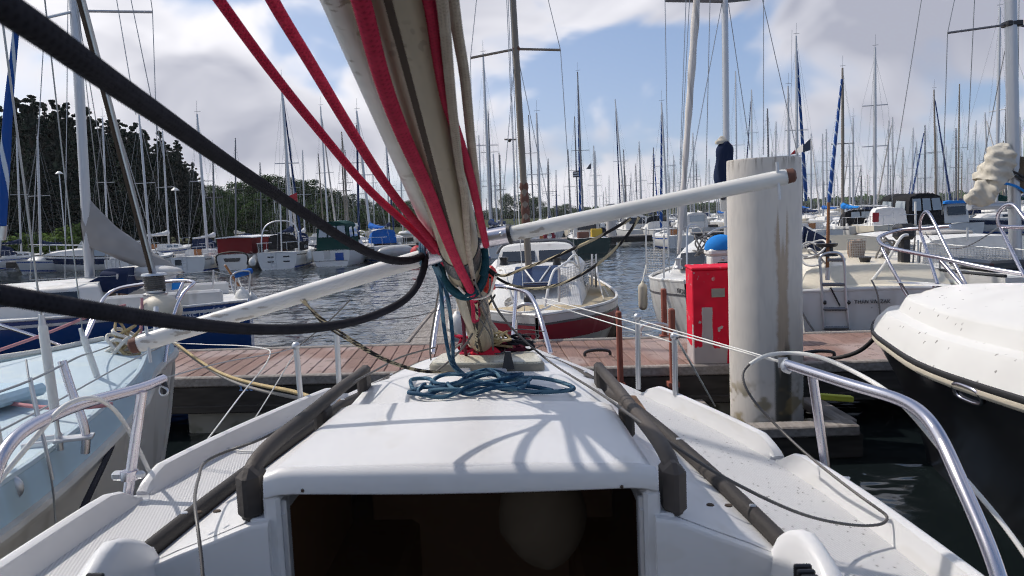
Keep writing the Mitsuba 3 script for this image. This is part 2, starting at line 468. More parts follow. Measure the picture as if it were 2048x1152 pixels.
def redbox_fn(p, n, uv):
    g = noise(p.x * 12, p.y * 12, p.z * 12)
    c = mix((0.50, 0.004, 0.024), (0.60, 0.008, 0.034), g)
    zl = p.z - 0.5
    chip = smoothstep(0.64, 0.67, fbm(p.x * 26, p.y * 26, p.z * 20, 4)) * smoothstep(0.5, 0.58, fbm(p.x * 5 + 3, p.y * 5, p.z * 5, 2))
    low = smoothstep(0.15, 0.14, zl + 0.03 * (noise(p.x * 60, 4.0) - 0.5)) * dr.select(fbm(p.x * 16, 3.0, p.z * 2.5, 2) < 0.56, 1.0, 0.0)
    x = p.x - 1.515
    strip = smoothstep(0.046, 0.042, dr.abs(x - 0.045) + 0.006 * noise(p.z * 60, 1.0)) * dr.select(zl < 0.47, 1.0, 0.0)
    drip = smoothstep(0.03, 0.026, dr.abs(x + 0.075) + 0.02 * zl * 2.2 + 0.006 * noise(p.z * 50, 7.0)) * dr.select(zl < 0.40, 1.0, 0.0)
    return mix(c, mix((0.33, 0.29, 0.285), (0.40, 0.36, 0.355), g), dr.clip(chip + low + strip + drip, 0, 1))


mat('red_paint', bump(pr(proc(redbox_fn), 0.6, 0.2), lambda p, n, uv: noise(p.x * 26, p.y * 26, p.z * 26) * 0.0014, 1.0, 2e-3))


def water_fn(p, n, uv):
    return mix((0.004, 0.006, 0.007), (0.007, 0.011, 0.012), fbm(p.x * 0.2, p.y * 0.2, 0, 2))


mat('water_skin', bump(pr((0.0055, 0.0085, 0.0095), 0.05, 0.28), lambda p, n, uv: fbm(p.x * 5.0, p.y * 8.5, 0, 2) * 0.011, 1.0, 8e-3))


def hullm(key, c, rough=0.25, spec=0.5, dirt=(0.30, 0.27, 0.22), k=0.35):
    a = tuple(0.92 * x for x in c)
    def fn(p, n, uv):
        g = noise(p.x * 2.5, p.y * 2.5, p.z * 5)
        s = smoothstep(0.55, 0.75, fbm(p.x * 9, p.y * 9, p.z * 1.6, 2))
        return mix(mix(a, c, g), dirt, s * k)
    mat(key, pr(proc(fn), rough, spec))


hullm('hull_white', (0.55, 0.55, 0.54)); hullm('hull_grey', (0.42, 0.42, 0.41)); hullm('deck_white', (0.56, 0.555, 0.54), 0.45); hullm('deck_beige', (0.40, 0.33, 0.22), 0.7, 0.2)
mat('hull_cream', pr((0.58, 0.53, 0.43), 0.3, 0.5)); mat('far_white', pr((0.55, 0.55, 0.54), 0.3, 0.5)); mat('far_deck', pr((0.56, 0.555, 0.54), 0.5, 0.4))
mat('hull_navy', pr((0.010, 0.020, 0.060), 0.2, 0.5)); hullm('hull_blue', (0.009, 0.045, 0.165), 0.18, 0.5, (0.01, 0.045, 0.14))
mat('hull_black', pr((0.010, 0.010, 0.012), 0.18, 0.5)); mat('hull_green', pr((0.008, 0.026, 0.022), 0.3, 0.5))
hullm('hull_red', (0.24, 0.016, 0.032), 0.35, 0.4, (0.30, 0.06, 0.07), 0.5)
hullm('pale_blue', (0.40, 0.49, 0.54), 0.5, 0.35, (0.46, 0.52, 0.50), 0.45); hullm('mid_blue', (0.36, 0.49, 0.57), 0.5, 0.35, (0.30, 0.36, 0.36), 0.5)
hullm('cream_grey', (0.50, 0.475, 0.43), 0.5, 0.3, (0.32, 0.29, 0.24), 0.5)


def cloth(key, c, k=0.012):
    a = tuple(0.72 * x for x in c)
    mat(key, bump(pr(proc(lambda p, n, uv: mix(a, c, fbm(p.x * 6, p.y * 6, p.z * 6, 2))), 0.85, 0.15), lambda p, n, uv: noise(p.x * 10, p.y * 10, p.z * 10) * k, 1.0, 3e-3))


cloth('canvas_grey', (0.36, 0.345, 0.33)); cloth('canvas_cream', (0.56, 0.52, 0.44), 0.02); cloth('canvas_navy', (0.012, 0.022, 0.060))
for k_, c_ in (('blue', (0.015, 0.10, 0.36)), ('bright', (0.02, 0.19, 0.55)), ('red', (0.15, 0.015, 0.017)), ('green', (0.008, 0.040, 0.036)), ('black', (0.018, 0.018, 0.02)), ('white', (0.62, 0.61, 0.60)), ('far_navy', (0.012, 0.022, 0.060)), ('far_cream', (0.56, 0.52, 0.44))):
    mat('canvas_' + k_, pr(c_, 0.85, 0.15))
mat('tinted', pr((0.014, 0.018, 0.026), 0.06, 0.6)); mat('clear_vinyl', pr((0.30, 0.34, 0.37), 0.12, 0.6))
mat('fender_white', pr((0.62, 0.61, 0.58), 0.45, 0.4)); mat('fender_dark', pr((0.10, 0.075, 0.06), 0.6, 0.3)); mat('fender_cream', pr((0.52, 0.47, 0.38), 0.5, 0.3))
mat('varnish', pr((0.24, 0.095, 0.030), 0.35, 0.5)); mat('red_far', pr((0.42, 0.03, 0.04), 0.6, 0.3)); mat('yellow_far', pr((0.45, 0.30, 0.04), 0.6, 0.3))
mat('stripe_blue', pr((0.015, 0.06, 0.26), 0.6, 0.3)); mat('stripe_grey', pr((0.10, 0.10, 0.11), 0.4, 0.4)); mat('text_dark', pr((0.05, 0.05, 0.055), 0.5, 0.3)); mat('text_white', pr((0.55, 0.57, 0.60), 0.5, 0.3))
mat('white_plastic', pr((0.64, 0.63, 0.60), 0.4, 0.4)); mat('net_white', pr((0.42, 0.41, 0.39), 0.8, 0.2)); mat('yellow_tag', pr((0.48, 0.50, 0.06), 0.6, 0.3))
mat('tan_sack', pr((0.33, 0.23, 0.17), 0.9, 0.1)); mat('brown_far', pr((0.13, 0.065, 0.05), 0.7, 0.2))


def boatw(p, n, uv):
    g = fbm(p.x * 4, p.y * 4, p.z * 4, 2); d1, d2, r = voronoi(p.x * 16 + p.z * 9, p.y * 16 + p.z * 5)
    s = smoothstep(0.15, 0.07, d1 + 0.12 * (noise(p.x * 90, p.y * 90, p.z * 90) - 0.5)) * smoothstep(0.74, 0.80, r) * smoothstep(0.42, 0.6, noise(p.x * 2 + 1, p.y * 2, p.z * 3))
    return mix(mix((0.52, 0.51, 0.49), (0.60, 0.595, 0.575), g), (0.13, 0.12, 0.11), s * 0.8)


mat('boat_white', bump(pr(proc(boatw), 0.4, 0.45), orange, 1.0, 1e-3)); mat('pile_far', pr((0.48, 0.46, 0.44), 0.6, 0.3))


def spiral(key, a, b, k):
    def fn(p, n, uv):
        t = uv.x + uv.y * k; return mix(a, b, smoothstep(0.82, 0.86, t - dr.floor(t)))
    mat(key, pr(proc(fn), 0.8, 0.2))


spiral('furl_blue', (0.012, 0.060, 0.24), (0.45, 0.50, 0.56), 0.30); spiral('furl_white', (0.56, 0.53, 0.50), (0.40, 0.38, 0.36), 0.35); spiral('furl_navy', (0.014, 0.03, 0.10), (0.03, 0.06, 0.16), 0.3)


def leaf(key, a, b):
    mat(key, pr(tuple((x + y) / 2 for x, y in zip(a, b)), 0.9, 0.0))


leaf('pine_leaf', (0.010, 0.017, 0.013), (0.018, 0.028, 0.020)); leaf('oak_leaf', (0.020, 0.038, 0.015), (0.044, 0.072, 0.026)); leaf('bush_leaf', (0.050, 0.090, 0.022), (0.11, 0.15, 0.04))
mat('bark', pr((0.045, 0.034, 0.026), 0.9, 0.1))
mat('bank_soil', pr(proc(lambda p, n, uv: mix((0.026, 0.034, 0.015), (0.060, 0.066, 0.032), fbm(p.x * 0.5, p.y * 0.5, 0, 2))), 0.9, 0.1))

# ------------------------------------------------------------------ water, banks
def water_grid():
    ys = np.concatenate([[-60, -20, 0, 3, 6], np.arange(7.0, 16, 0.085), np.arange(16, 30, 0.15), np.arange(30, 52, 0.4), [56, 62, 70, 85, 110, 150, 220, 350, 550, 750, 960]])
    xs = np.linspace(-1, 1, 330)
    rows = []
    for y in ys:
        half = max(14.0, 10 + abs(y) * 0.82) if y < 60 else 60 + (y - 60) * 1.6
        if y < 0: half = 80
        x = xs * half; yy = np.full_like(x, y)
        amp = np.interp(y, [6.5, 8, 12, 40, 52, 56], [0.0, 0.6, 1.0, 1.0, 0.4, 0.0])
        w = meshkit.noise(np.stack([x * 0.5, yy * 0.5, 0 * x], -1), 9)
        p = np.stack([x * 1.25 + 1.2 * w, yy * 2.1 + 0.5 * w + x * 0.15, 0 * x], -1)
        z = (meshkit.fbm(p, 3, 4) - 0.5) * 0.075 + (meshkit.noise(np.stack([x * 0.35, yy * 0.6, 0 * x + 3], -1), 6) - 0.5) * 0.04
        rows.append(np.stack([x, yy, z * amp], -1))
    return sheet(rows)


structure('water', water_grid(), 'water_skin', smooth=True)


def bank(name, line, depth, h, seed, mt):
    """A strip of rising ground: line = the shore's (x, y) points."""
    c = curve(np.c_[np.array(line, float), np.zeros(len(line))], 90); rows = []
    out = np.gradient(c, axis=0); nx = np.stack([-out[:, 1], out[:, 0], 0 * c[:, 0]], -1); nx /= np.linalg.norm(nx, axis=1, keepdims=True)
    for t in (0, 0.004, 0.02, 0.06, 0.15, 0.35, 0.7, 1.0):
        q = c + nx * depth * t
        q[:, 2] = -0.6 if t == 0 else h * (1 - math.exp(-3 * t)) + (meshkit.fbm(q * 0.09, 3, seed) - 0.5) * h * 0.4 * min(1, t * 6) + 0.3 * (t > 0)
        rows.append(q)
    structure(name, sheet(rows), mt, smooth=True)


bank('bank', [(-110, 20), (-60, 52), (-42, 60), (-33, 68), (-24, 88), (-10, 112), (10, 150), (40, 220)], 60, 1.6, 3, 'bank_soil')
bank('hills', [(20, 245), (60, 330), (160, 480), (320, 600), (560, 700), (860, 740)], 130, 5.0, 5, 'bank_soil')

# ------------------------------------------------------------------ the pontoon across the view
DOCK = np.array([[0.99637, 0.0, 0, 0.0], [-0.086, 1.0, 0, 6.255], [0, 0, 1, 0.0], [0, 0, 0, 1.0]])
DOCK[0, 1] = -0.044
pk = thing('pontoon', 'brown planked pontoon with dark timber edge and number 113 crossing in front of the bows', 'pontoon')
PW = 0.134
pl = mikit.ply(box(-0.0635, 0.0635, 0.05, 1.42, 0.468, 0.5, 0.005), None)
for i in range(-62, 62):
    M = DOCK @ trimesh.transformations.translation_matrix((i * PW + 0.02, random.uniform(-0.004, 0.004), random.uniform(-0.002, 0.002)))
    part(pk, 'plank', pl, 'plank_a', world=M)
part(pk, 'edge_strip', box(-8.4, 8.4, 1.425, 1.50, 0.42, 0.512, 0.01), 'grey_timber', world=DOCK)
part(pk, 'edge_strip', box(-8.4, 8.4, -0.035, 0.045, 0.425, 0.508, 0.01), 'grey_timber', world=DOCK)
part(pk, 'side_beam', box(-8.4, 8.4, -0.02, 0.04, 0.215, 0.42, 0.008), 'dark_timber', world=DOCK)
part(pk, 'rubbing_strake', box(-8.4, 8.4, -0.06, -0.022, 0.20, 0.265, 0.008), 'dark_timber', world=DOCK)
part(pk, 'side_beam', box(-8.4, 8.4, 1.43, 1.49, 0.2, 0.42, 0.008), 'dark_timber', world=DOCK)
for x0, x1 in ((-7.6, -5.0), (-2.88, -1.2), (0.5, 2.2), (3.4, 6.0)):
    part(pk, 'float', box(x0, x1, 0.06, 1.40, -0.35, 0.20, 0.03), 'concrete', world=DOCK)
    part(pk, 'joist', box(x0 - 0.3, x0 - 0.2, 0.05, 1.4, 0.30, 0.45), 'dark_timber', world=DOCK)
tm = meshkit.text_mesh('113', 0.052, 0.004, bold=True)
a = at(474, 783, 6.40); W = np.eye(4); W[:3, :3] = np.array([[0.996, 0, 0.086], [-0.086, 0, -0.996], [0, 1, 0]]).reshape(3, 3); W[:3, 3] = xf(DOCK, [0, 0, 0]) * 0 + np.array([a[0], xf(DOCK, [a[0], -0.0225, 0])[1] - 0.003, a[2]])
part(pk, 'number_plate', tm, 'blue_paint', world=W, label='blue number 113 on the dark beam')
for (u, v, w) in ((1172, 716, 0.22), (1612, 720, 0.26)):
    p = onz(u, v, 0.51)
    q = np.array([p, p + [0.0, 0, 0.03], p + [0.03, 0, 0.045], p + [w - 0.03, -0.01, 0.045], p + [w, -0.01, 0.03], p + [w, -0.01, 0.0]])
    q[:, 1] = p[1] + 0.08
    part(pk, 'mooring_bar', tube(curve(q, 22), 0.014, 8), 'black_plastic', smooth=40)
for (u, v, w) in ((1281, 662, 0.28),):
    p = at(u, 672, 7.45); q = np.array([p, p + [0, 0, 0.07], p + [0.03, 0, 0.10], p + [w - 0.03, 0, 0.10], p + [w, 0, 0.07], p + [w, 0, 0]])
    part(pk, 'mooring_bar', tube(curve(q, 22), 0.016, 8), 'galvanised', smooth=40)
# finger pontoon beyond it
fk = thing('finger_pontoon', 'narrow grey weathered finger pontoon beside the red and white boat', 'pontoon')
fl = mikit.ply(box(-0.20, 0.20, -0.058, 0.058, 0.43, 0.46, 0.004), None)
for i in range(27):
    part(fk, 'plank', fl, 'grey_timber', world=trimesh.transformations.translation_matrix((-0.93, 7.86 + i * 0.125, random.uniform(-0.003, 0.003))))
for s in (-1, 1):
    part(fk, 'side_beam', box(-0.93 + s * 0.23 - 0.025, -0.93 + s * 0.23 + 0.025, 7.78, 11.3, 0.28, 0.475, 0.008), 'grey_timber')
part(fk, 'float', box(-1.10, -0.76, 9.6, 11.2, -0.3, 0.27, 0.03), 'concrete')

# red posts along the pontoon
for (u0, v0, v1, Y, w, lab) in ((1237, 622, 766, 6.02, 0.042, 'red brown steel post nearest the bow of the red and white boat'), (1327, 577, 668, 7.60, 0.050, 'red brown post standing at the far pontoon edge in front of the white hull'),
                                (1343, 617, 742, 6.02, 0.045, 'red brown post just left of the red box')):
    a, b = at(u0, v0, Y), at(u0 + 2, v1, Y); h = a[2] - 0.2
    k = thing('steel_post', lab, 'post')
    part(k, 'shaft', box(a[0] - w / 2, a[0] + w / 2, Y - 0.03, Y + 0.03, 0.2 if Y < 7 else 0.4, a[2], 0.010), 'rust_post')
    part(k, 'base_plate', box(a[0] - w, a[0] + w, Y - 0.045, Y + 0.045, 0.36 if Y < 7 else 0.512, 0.40 if Y < 7 else 0.525, 0.004), 'rust_post')

# red box
rk = thing('red_box', 'scratched red metal box with bare grey strips standing on the pontoon left of the pile', 'box')
RB = frame((1.447, 6.14, 0.505), -6)
part(rk, 'body', box(0.0, 0.50, 0, 0.42, 0, 0.765, 0.008), 'red_paint', world=RB)
part(rk, 'lid', box(-0.006, 0.506, -0.008, 0.43, 0.765, 0.787, 0.006), 'red_paint', world=RB)
part(rk, 'name_plate', box(0.150, 0.255, -0.006, -0.001, 0.545, 0.615, 0.002), 'concrete', world=RB, label='worn grey plate near the top of the front')
part(rk, 'latch', box(0.285, 0.335, -0.016, -0.001, 0.585, 0.605, 0.003), 'galvanised', world=RB)
part(rk, 'plinth', box(0.02, 0.48, 0.02, 0.40, -0.005, 0.002), 'concrete', world=RB)

# service pedestal with a blue hood
sk = thing('service_pedestal', 'white service pedestal with rounded blue hood behind the red box', 'pedestal')
c = at(1440, 500, 7.25)
part(sk, 'column', box(c[0] - 0.11, c[0] + 0.13, c[1] - 0.09, c[1] + 0.09, 0.5, 1.32, 0.015), 'white_plastic')
part(sk, 'collar', box(c[0] - 0.13, c[0] + 0.15, c[1] - 0.11, c[1] + 0.11, 1.32, 1.385, 0.02), 'white_plastic')
hv, hf = sphere((c[0] + 0.01, c[1], 1.385), 1.0, 3, (0.155, 0.125, 0.13)); hv = np.c_[hv[:, :2], np.maximum(hv[:, 2], 1.375)]
part(sk, 'hood', (hv, hf), 'canvas_bright', smooth=50)
part(sk, 'socket_panel', box(c[0] - 0.05, c[0] + 0.08, c[1] - 0.098, c[1] - 0.085, 1.08, 1.26, 0.006), 'tinted')
part(sk, 'lamp', sphere((c[0], c[1] - 0.095, 1.29), 0.018, 2), 'galvanised', smooth=True)

# the big pile and its collar
PX, PY_, PR = 1.872, 5.66, 0.262
pk2 = thing('mooring_pile', 'thick pale steel mooring pile with a brown rust run down its front', 'pile')
ringz = [(PR, -1.0), (PR, 0.2), (PR, 1.0), (PR, 1.8), (PR, 2.09), (PR - 0.004, 2.10), (PR - 0.022, 2.10), (PR - 0.024, 2.09), (PR - 0.024, 1.3)]
v, f = lathe(ringz, 64); part(pk2, 'tube', (v + [PX, PY_, 0], f), 'pile_steel', smooth=30)
v, f = lathe([(PR - 0.03, 2.015), (PR - 0.03, 2.03)], 40); part(pk2, 'cap_plate', (v + [PX, PY_, 0], f), 'rust_post', smooth=30)
gk = thing('pile_guide', 'worn timber guide frame floating round the foot of the pile', 'pile guide')
part(gk, 'front_board', box(1.42, 2.34, 5.14, 5.30, 0.17, 0.245, 0.01), 'grey_timber', world=Rot([0, 0, 1], -2, (1.87, 5.2, 0)))
part(gk, 'front_beam', box(1.42, 2.38, 5.17, 5.27, 0.0, 0.17, 0.01), 'dark_timber')
part(gk, 'side_board', box(2.24, 2.40, 5.31, 6.15, 0.165, 0.235, 0.01), 'grey_timber')
part(gk, 'side_board', box(1.36, 1.50, 5.31, 6.15, 0.165, 0.235, 0.01), 'grey_timber')
part(gk, 'bracket', box(1.02, 1.40, 5.95, 6.10, 0.12, 0.25, 0.02), 'rust_post')
v, f = lathe([(0.0, -0.06), (0.05, -0.06), (0.055, 0.0), (0.05, 0.06), (0.0, 0.06)], 18); part(gk, 'roller', (xf(Rot([1, 0, 0], 90), v) + [1.25, 5.75, 0.24], f), 'rubber', smooth=40)
part(gk, 'tag', box(2.20, 2.46, 5.50, 5.56, 0.325, 0.365, 0.004), 'yellow_tag', world=Rot([0, 1, 0], 7, (2.3, 5.5, 0.33)))

# ------------------------------------------------------------------ the boat the camera stands on
AX = -0.10


def heel(p):
    p = np.array(p, float); p[..., 2] -= 0.03 * (p[..., 0] - AX); return p


def hm(m):
    v, f, _ = meshkit.arrays(m); return heel(v), f


def PI(Y, a, b): return float(np.interp(Y, a, b))


_hy = [-1.3, 0, .8, 1.6, 2.05, 2.6, 3.05, 3.5, 3.9, 4.2, 4.42]; _hv = [.78, .92, .955, .95, .915, .79, .645, .455, .26, .12, .015]
HW = CubicSpline(_hy, _hv)
OBF = CubicSpline([0.8, 1.35, 1.9, 2.4, 2.9, 3.25, 3.5, 4.0], [.585, .555, .50, .43, .345, .245, .16, .05])
ob = lambda Y: float(OBF(Y))
ib = lambda Y: min(.36 - .012 * max(0, Y - 1.3), max(ob(Y) - .085, .02))
rise = lambda Y: PI(Y, [1.2, 2.3, 2.5, 2.9, 3.2, 3.45, 3.65, 3.8], [.245, .245, .22, .20, .165, .09, .025, 0])
zd = lambda Y: PI(Y, [-1.3, 1, 3, 4.4], [1.0, 1.02, 1.03, 1.09])
bk = thing('sailboat', 'small white sailboat in the foreground with its mast lowered along the deck', 'sailboat')
YS = np.linspace(1.262, 3.85, 70)
# hull
rings = []
for Y in np.linspace(-1.3, 4.42, 50):
    h = float(HW(Y)) - 0.006; z = zd(Y) - 0.004; k = PI(Y, [-1.3, 2, 4.42], [.9, .82, .25])
    rings.append([(AX - h, Y, z), (AX - h * (.5 + .5 * k), Y, .45), (AX - h * k, Y, .05), (AX - h * k * .6, Y, -.2), (AX, Y, -.3), (AX + h * k * .6, Y, -.2), (AX + h * k, Y, .05), (AX + h * (.5 + .5 * k), Y, .45), (AX + h, Y, z)])
part(bk, 'hull', hm(loft(rings, closed=False, caps=False)), 'hull_white', smooth=40)
part(bk, 'transom', hm(loft([np.array(rings[0]), np.array(rings[0]) + [0, -0.01, 0]], closed=True)), 'hull_white')
# side decks
for s, nm in ((-1, 'port'), (1, 'starboard')):
    g = []
    for Y in np.linspace(-1.28, 4.40, 80):
        h = max(float(HW(Y)) - .012, .004); o = min(ob(max(Y, .8)) + .03, h * .92) if Y < 3.72 else 0.0
        g.append([(AX + s * (h + (o - h) * t), Y, zd(Y) + .03 * t * min(1, rise(Y) * 8 + .1)) for t in np.linspace(0, 1, 9)])
    part(bk, 'side_deck', hm(sheet(g)), 'nonslip', smooth=True)
# cabin
g = []
for Y in YS:
    o, i, z, r = ob(Y), ib(Y), zd(Y), rise(Y) / .245
    sh = max(o - .075, i + .006)
    half = [(o + .036, z + .024 * r), (o + .024, z + .07 * r), (o + .014, z + .125 * r), (o - .004, z + .148 * r), (o - .03, z + .156 * r), (sh, z + .176 * r), ((sh + i) / 2, z + .200 * r), (i, z + .226 * r), (min(.302, i * .85), z + .236 * r), (i * .6, z + .243 * r), (i * .25, z + .247 * r), (0, z + .248 * r)]
    g.append([(AX - x, Y, zz) for x, zz in half] + [(AX + x, Y, zz) for x, zz in half[::-1][1:]])
gv, gf = sheet(g); cc = gv[gf].mean(1); gf = gf[~((abs(cc[:, 0] - AX) < .30) & (cc[:, 1] < 1.74))]        # the companionway opening under the sliding hatch
part(bk, 'cabin', hm((gv, gf)), 'gelcoat', smooth=38)
# aft bulkhead either side of the companionway
g0 = np.array(g[0])
for s in (-1, 1):
    xs = np.linspace(.325, .575, 9); top = [np.interp(x, (g0[11:, 0] - AX), g0[11:, 2]) for x in xs]
    q = np.array([[(AX + s * x, 1.243, .50), (AX + s * x, 1.243, t - .012), (AX + s * x, 1.247, t - .004), (AX + s * x, 1.264, t - .001), (AX + s * x, 1.264, .50)] for x, t in zip(xs, top)])
    part(bk, 'bulkhead', hm(loft(q)), 'gelcoat', smooth=30)
    part(bk, 'door_post', hm(box(AX + s * .322 - .014, AX + s * .322 + .014, 1.258, 1.32, .50, 1.292, .006)), 'gelcoat')
    part(bk, 'door_channel', hm(box(AX + s * .304 - .005, AX + s * .304 + .005, 1.268, 1.29, .50, 1.28, .002)), 'alu_grey')
    # mouldings that take the ends of the handrails
    P = np.array([(.01, .04, 0), (.09, .04, 0), (.09, .34, 0), (.01, .34, 0), (.022, .06, .15), (.078, .06, .15), (.070, .19, .195), (.030, .19, .195), (.065, .30, .14), (.035, .30, .14)])
    m = trimesh.Trimesh(P).convex_hull.subdivide().subdivide(); trimesh.smoothing.filter_humphrey(m, iterations=6)
    m.apply_translation((AX + s * .548 - .05, .98, 1.062)); part(bk, 'rail_moulding', hm(m), 'gelcoat', smooth=True)
    cp = np.array([(AX + s * .70, -1.0, 1.02), (AX + s * .74, .4, 1.05), (AX + s * .735, .85, 1.055), (AX + s * .70, 1.12, 1.06), (AX + s * .635, 1.34, 1.07)])
    part(bk, 'coaming', hm(tube(curve(cp, 40), .022, 10)), 'gelcoat', smooth=40)
    part(bk, 'seat', hm(box(AX + s * .50 - .18, AX + s * .50 + .18, -1.2, 1.17, .52, .66, .02)), 'weathered_wood')
    w = lathe([(.0, 0), (.045, 0), (.045, .02), (.030, .04), (.030, .085), (.040, .10), (.036, .115), (0, .12)], 24)
    part(bk, 'winch', hm((w[0] * [.8, .8, 1.15] + [AX + s * .475, .95, 1.135], w[1])), 'black_plastic', smooth=35)
    part(bk, 'winch_base', hm(box(AX + s * .475 - .05, AX + s * .475 + .05, .88, 1.01, (.70), 1.136, .015)), 'gelcoat')
    for k in range(7):
        part(bk, 'jammer_tooth', hm(box(AX + s * .475 - .012, AX + s * .475 + .012, .99 - k * .012, .997 - k * .012, 1.26, 1.285 - .002 * k, .002)), 'black_plastic')
part(bk, 'cockpit_sole', hm(box(AX - .34, AX + .34, -1.2, 1.17, .40, .44)), 'weathered_wood')
# the inside of the cabin
part(bk, 'cabin_sole', hm(box(AX - .5, AX + .5, 1.25, 3.2, .35, .38)), 'cabin_ply')
for s in (-1, 1):
    part(bk, 'bunk', hm(box(AX + s * .40 - .14, AX + s * .40 + .14, 1.5, 3.1, .38, .70, .02)), 'cabin_ply')
    part(bk, 'lining', hm(box(AX + s * .50 - .01, AX + s * .50 + .01, 1.26, 2.6, .38, 1.14)), 'cabin_ply')
part(bk, 'inner_bulkhead', hm(box(AX - .42, AX + .42, 2.62, 2.65, .38, 1.18)), 'cabin_ply')
ceil = [[(x, Y, z - .02) for x, Y, z in row[4:-4]] for row in g[15:45]]
part(bk, 'ceiling', hm(sheet(ceil)), 'cabin_ply')
# sliding hatch
rows = []
for Y, dz in ((1.262, -.018), (1.266, -.006), (1.276, 0.0), (1.45, -.008), (1.70, -.022), (1.86, -.034), (1.885, -.045)):
    o = [(-.334, -.085), (-.333, -.022), (-.326, -.006), (-.31, 0.0), (-.15, .005), (0, .007), (.15, .005), (.31, 0.0), (.326, -.006), (.333, -.022), (.334, -.085)]
    i = [(x * .955, z - (.018 if abs(x) < .32 else 0)) for x, z in o[::-1]]
    rows.append([(AX + x, Y, 1.333 + z + dz * (1 if abs(x) < .33 else .6)) for x, z in o + i])
hk = part(bk, 'sliding_hatch', hm(loft(rows, caps=False)), 'gelcoat', smooth=40)
lip = []
for x in np.linspace(-.331, .331, 28):
    sag = -.004 * math.cos(x * 7) - .004 * max(0, -x) / .33; e = max(0, (abs(x) - .30)) * .25
    lip.append([(AX + x, 1.256, 1.296 + sag - e), (AX + x, 1.252, 1.300 + sag - e), (AX + x, 1.254, 1.322 - e), (AX + x, 1.260, 1.333 - e), (AX + x, 1.274, 1.3365 - e), (AX + x, 1.274, 1.296 + sag - e)])
part(hk, 'lip', hm(loft(lip)), 'gelcoat', smooth=50)
for s in (-1, 1):
    part(hk, 'flange', hm(box(AX + s * .343 - .016, AX + s * .343 + .016, 1.258, 1.86, 1.243, 1.252, .003)), 'gelcoat')
for k, (x, z) in enumerate(((-.265, 1.302), (.27, 1.302))):
    part(hk, 'screw', hm(sphere((AX + x, 1.2525, z), .0032, 1)), 'slot_dark')
for s in (-1, 1):
    for x in (.43, .462):
        v, f = lathe([(0, 0), (.007, 0), (.006, .002), (0, .0025)], 10)
        part(bk, 'screw', hm((v + [AX + s * x, 1.30, 1.2495 - (x - .43) * .05], f)), 'slot_dark')
# wooden rails
for s in (-1, 1):
    xr = .362
    P = [(1.275, 1.258), (1.276, 1.30), (1.288, 1.328), (1.325, 1.342), (1.6, 1.340), (2.0, 1.328), (2.20, 1.318), (2.262, 1.308), (2.275, 1.288), (2.276, 1.258)]
    c = curve(np.array([(AX + s * (xr - .012 * (y - 1.3)), y, z - .010) for y, z in P]), 60)
    q = part(bk, 'grab_rail', hm(tube(c, .0148, 14, 1.0)), 'weathered_wood', smooth=45)
    for y0, y1 in ((1.254, 1.325), (1.74, 1.81), (2.21, 2.29)):
        x = AX + s * (xr - .012 * (y0 - 1.3))
        b = box(x - (.020 if y0 < 1.3 else .0150), x + (.020 if y0 < 1.3 else .0150), y0, y1, 1.240, 1.336 if y0 < 1.3 else 1.318, .016 if y0 < 1.3 else .008); part(q, 'foot', hm(b), 'weathered_wood')
    yy = np.linspace(1.285, 3.30, 50)
    c = np.array([(AX + s * (ob(y) - .008), y, zd(y) + .150 * rise(y) / .245 + .013) for y in yy])
    part(bk, 'handrail', hm(tube(c, np.interp(yy, [1.285, 1.5, 3.1, 3.3], [.0165, .0170, .0155, .013]), 12)), 'weathered_wood', smooth=45)
    for y in (1.42, 1.86, 2.32, 2.8):
        v, f = lathe([(0, 0), (.007, 0), (.006, .002), (0, .0025)], 10)
        part(bk, 'screw', hm((v + [AX + s * (ob(y) - .008), y, zd(y) + .150 * rise(y) / .245 + .0285], f)), 'alu_grey')
    for y in (3.08, 3.28):
        part(bk, 'rail_pad', hm(box(AX + s * (ob(y) - .005) - .035, AX + s * (ob(y) - .005) + .035, y - .05, y + .05, zd(y) + .03, zd(y) + .150 * rise(y) / .245 + .008, .012)), 'gelcoat')
# toe rails


def toe(s, y0, y1):
    R = []
    for t in np.linspace(0, 1, 60):
        Y = y0 + (y1 - y0) * t; h = float(HW(Y)); z = zd(Y); e = min(1, min(t, 1 - t) * (y1 - y0) / .09) ** .6; k = .012 + .047 * e
        R.append([(AX + s * (h + .004), Y, z - .05), (AX + s * (h + .006), Y, z + k * .80), (AX + s * (h + .001), Y, z + k * .97), (AX + s * (h - .010), Y, z + k), (AX + s * (h - .022), Y, z + k * .92), (AX + s * (h - .028), Y, z + k * .5), (AX + s * (h - .034), Y, z + .012), (AX + s * (h - .042), Y, z - .01)])
    return hm(loft(R))


part(bk, 'toe_rail', toe(-1, -1.2, 1.96), 'gelcoat', smooth=35)
part(bk, 'toe_rail', toe(-1, 2.0, 3.10), 'gelcoat', smooth=35)
part(bk, 'toe_rail', toe(1, -1.2, 2.20), 'gelcoat', smooth=35)
part(bk, 'toe_rail', toe(1, 2.23, 3.06), 'gelcoat', smooth=35)
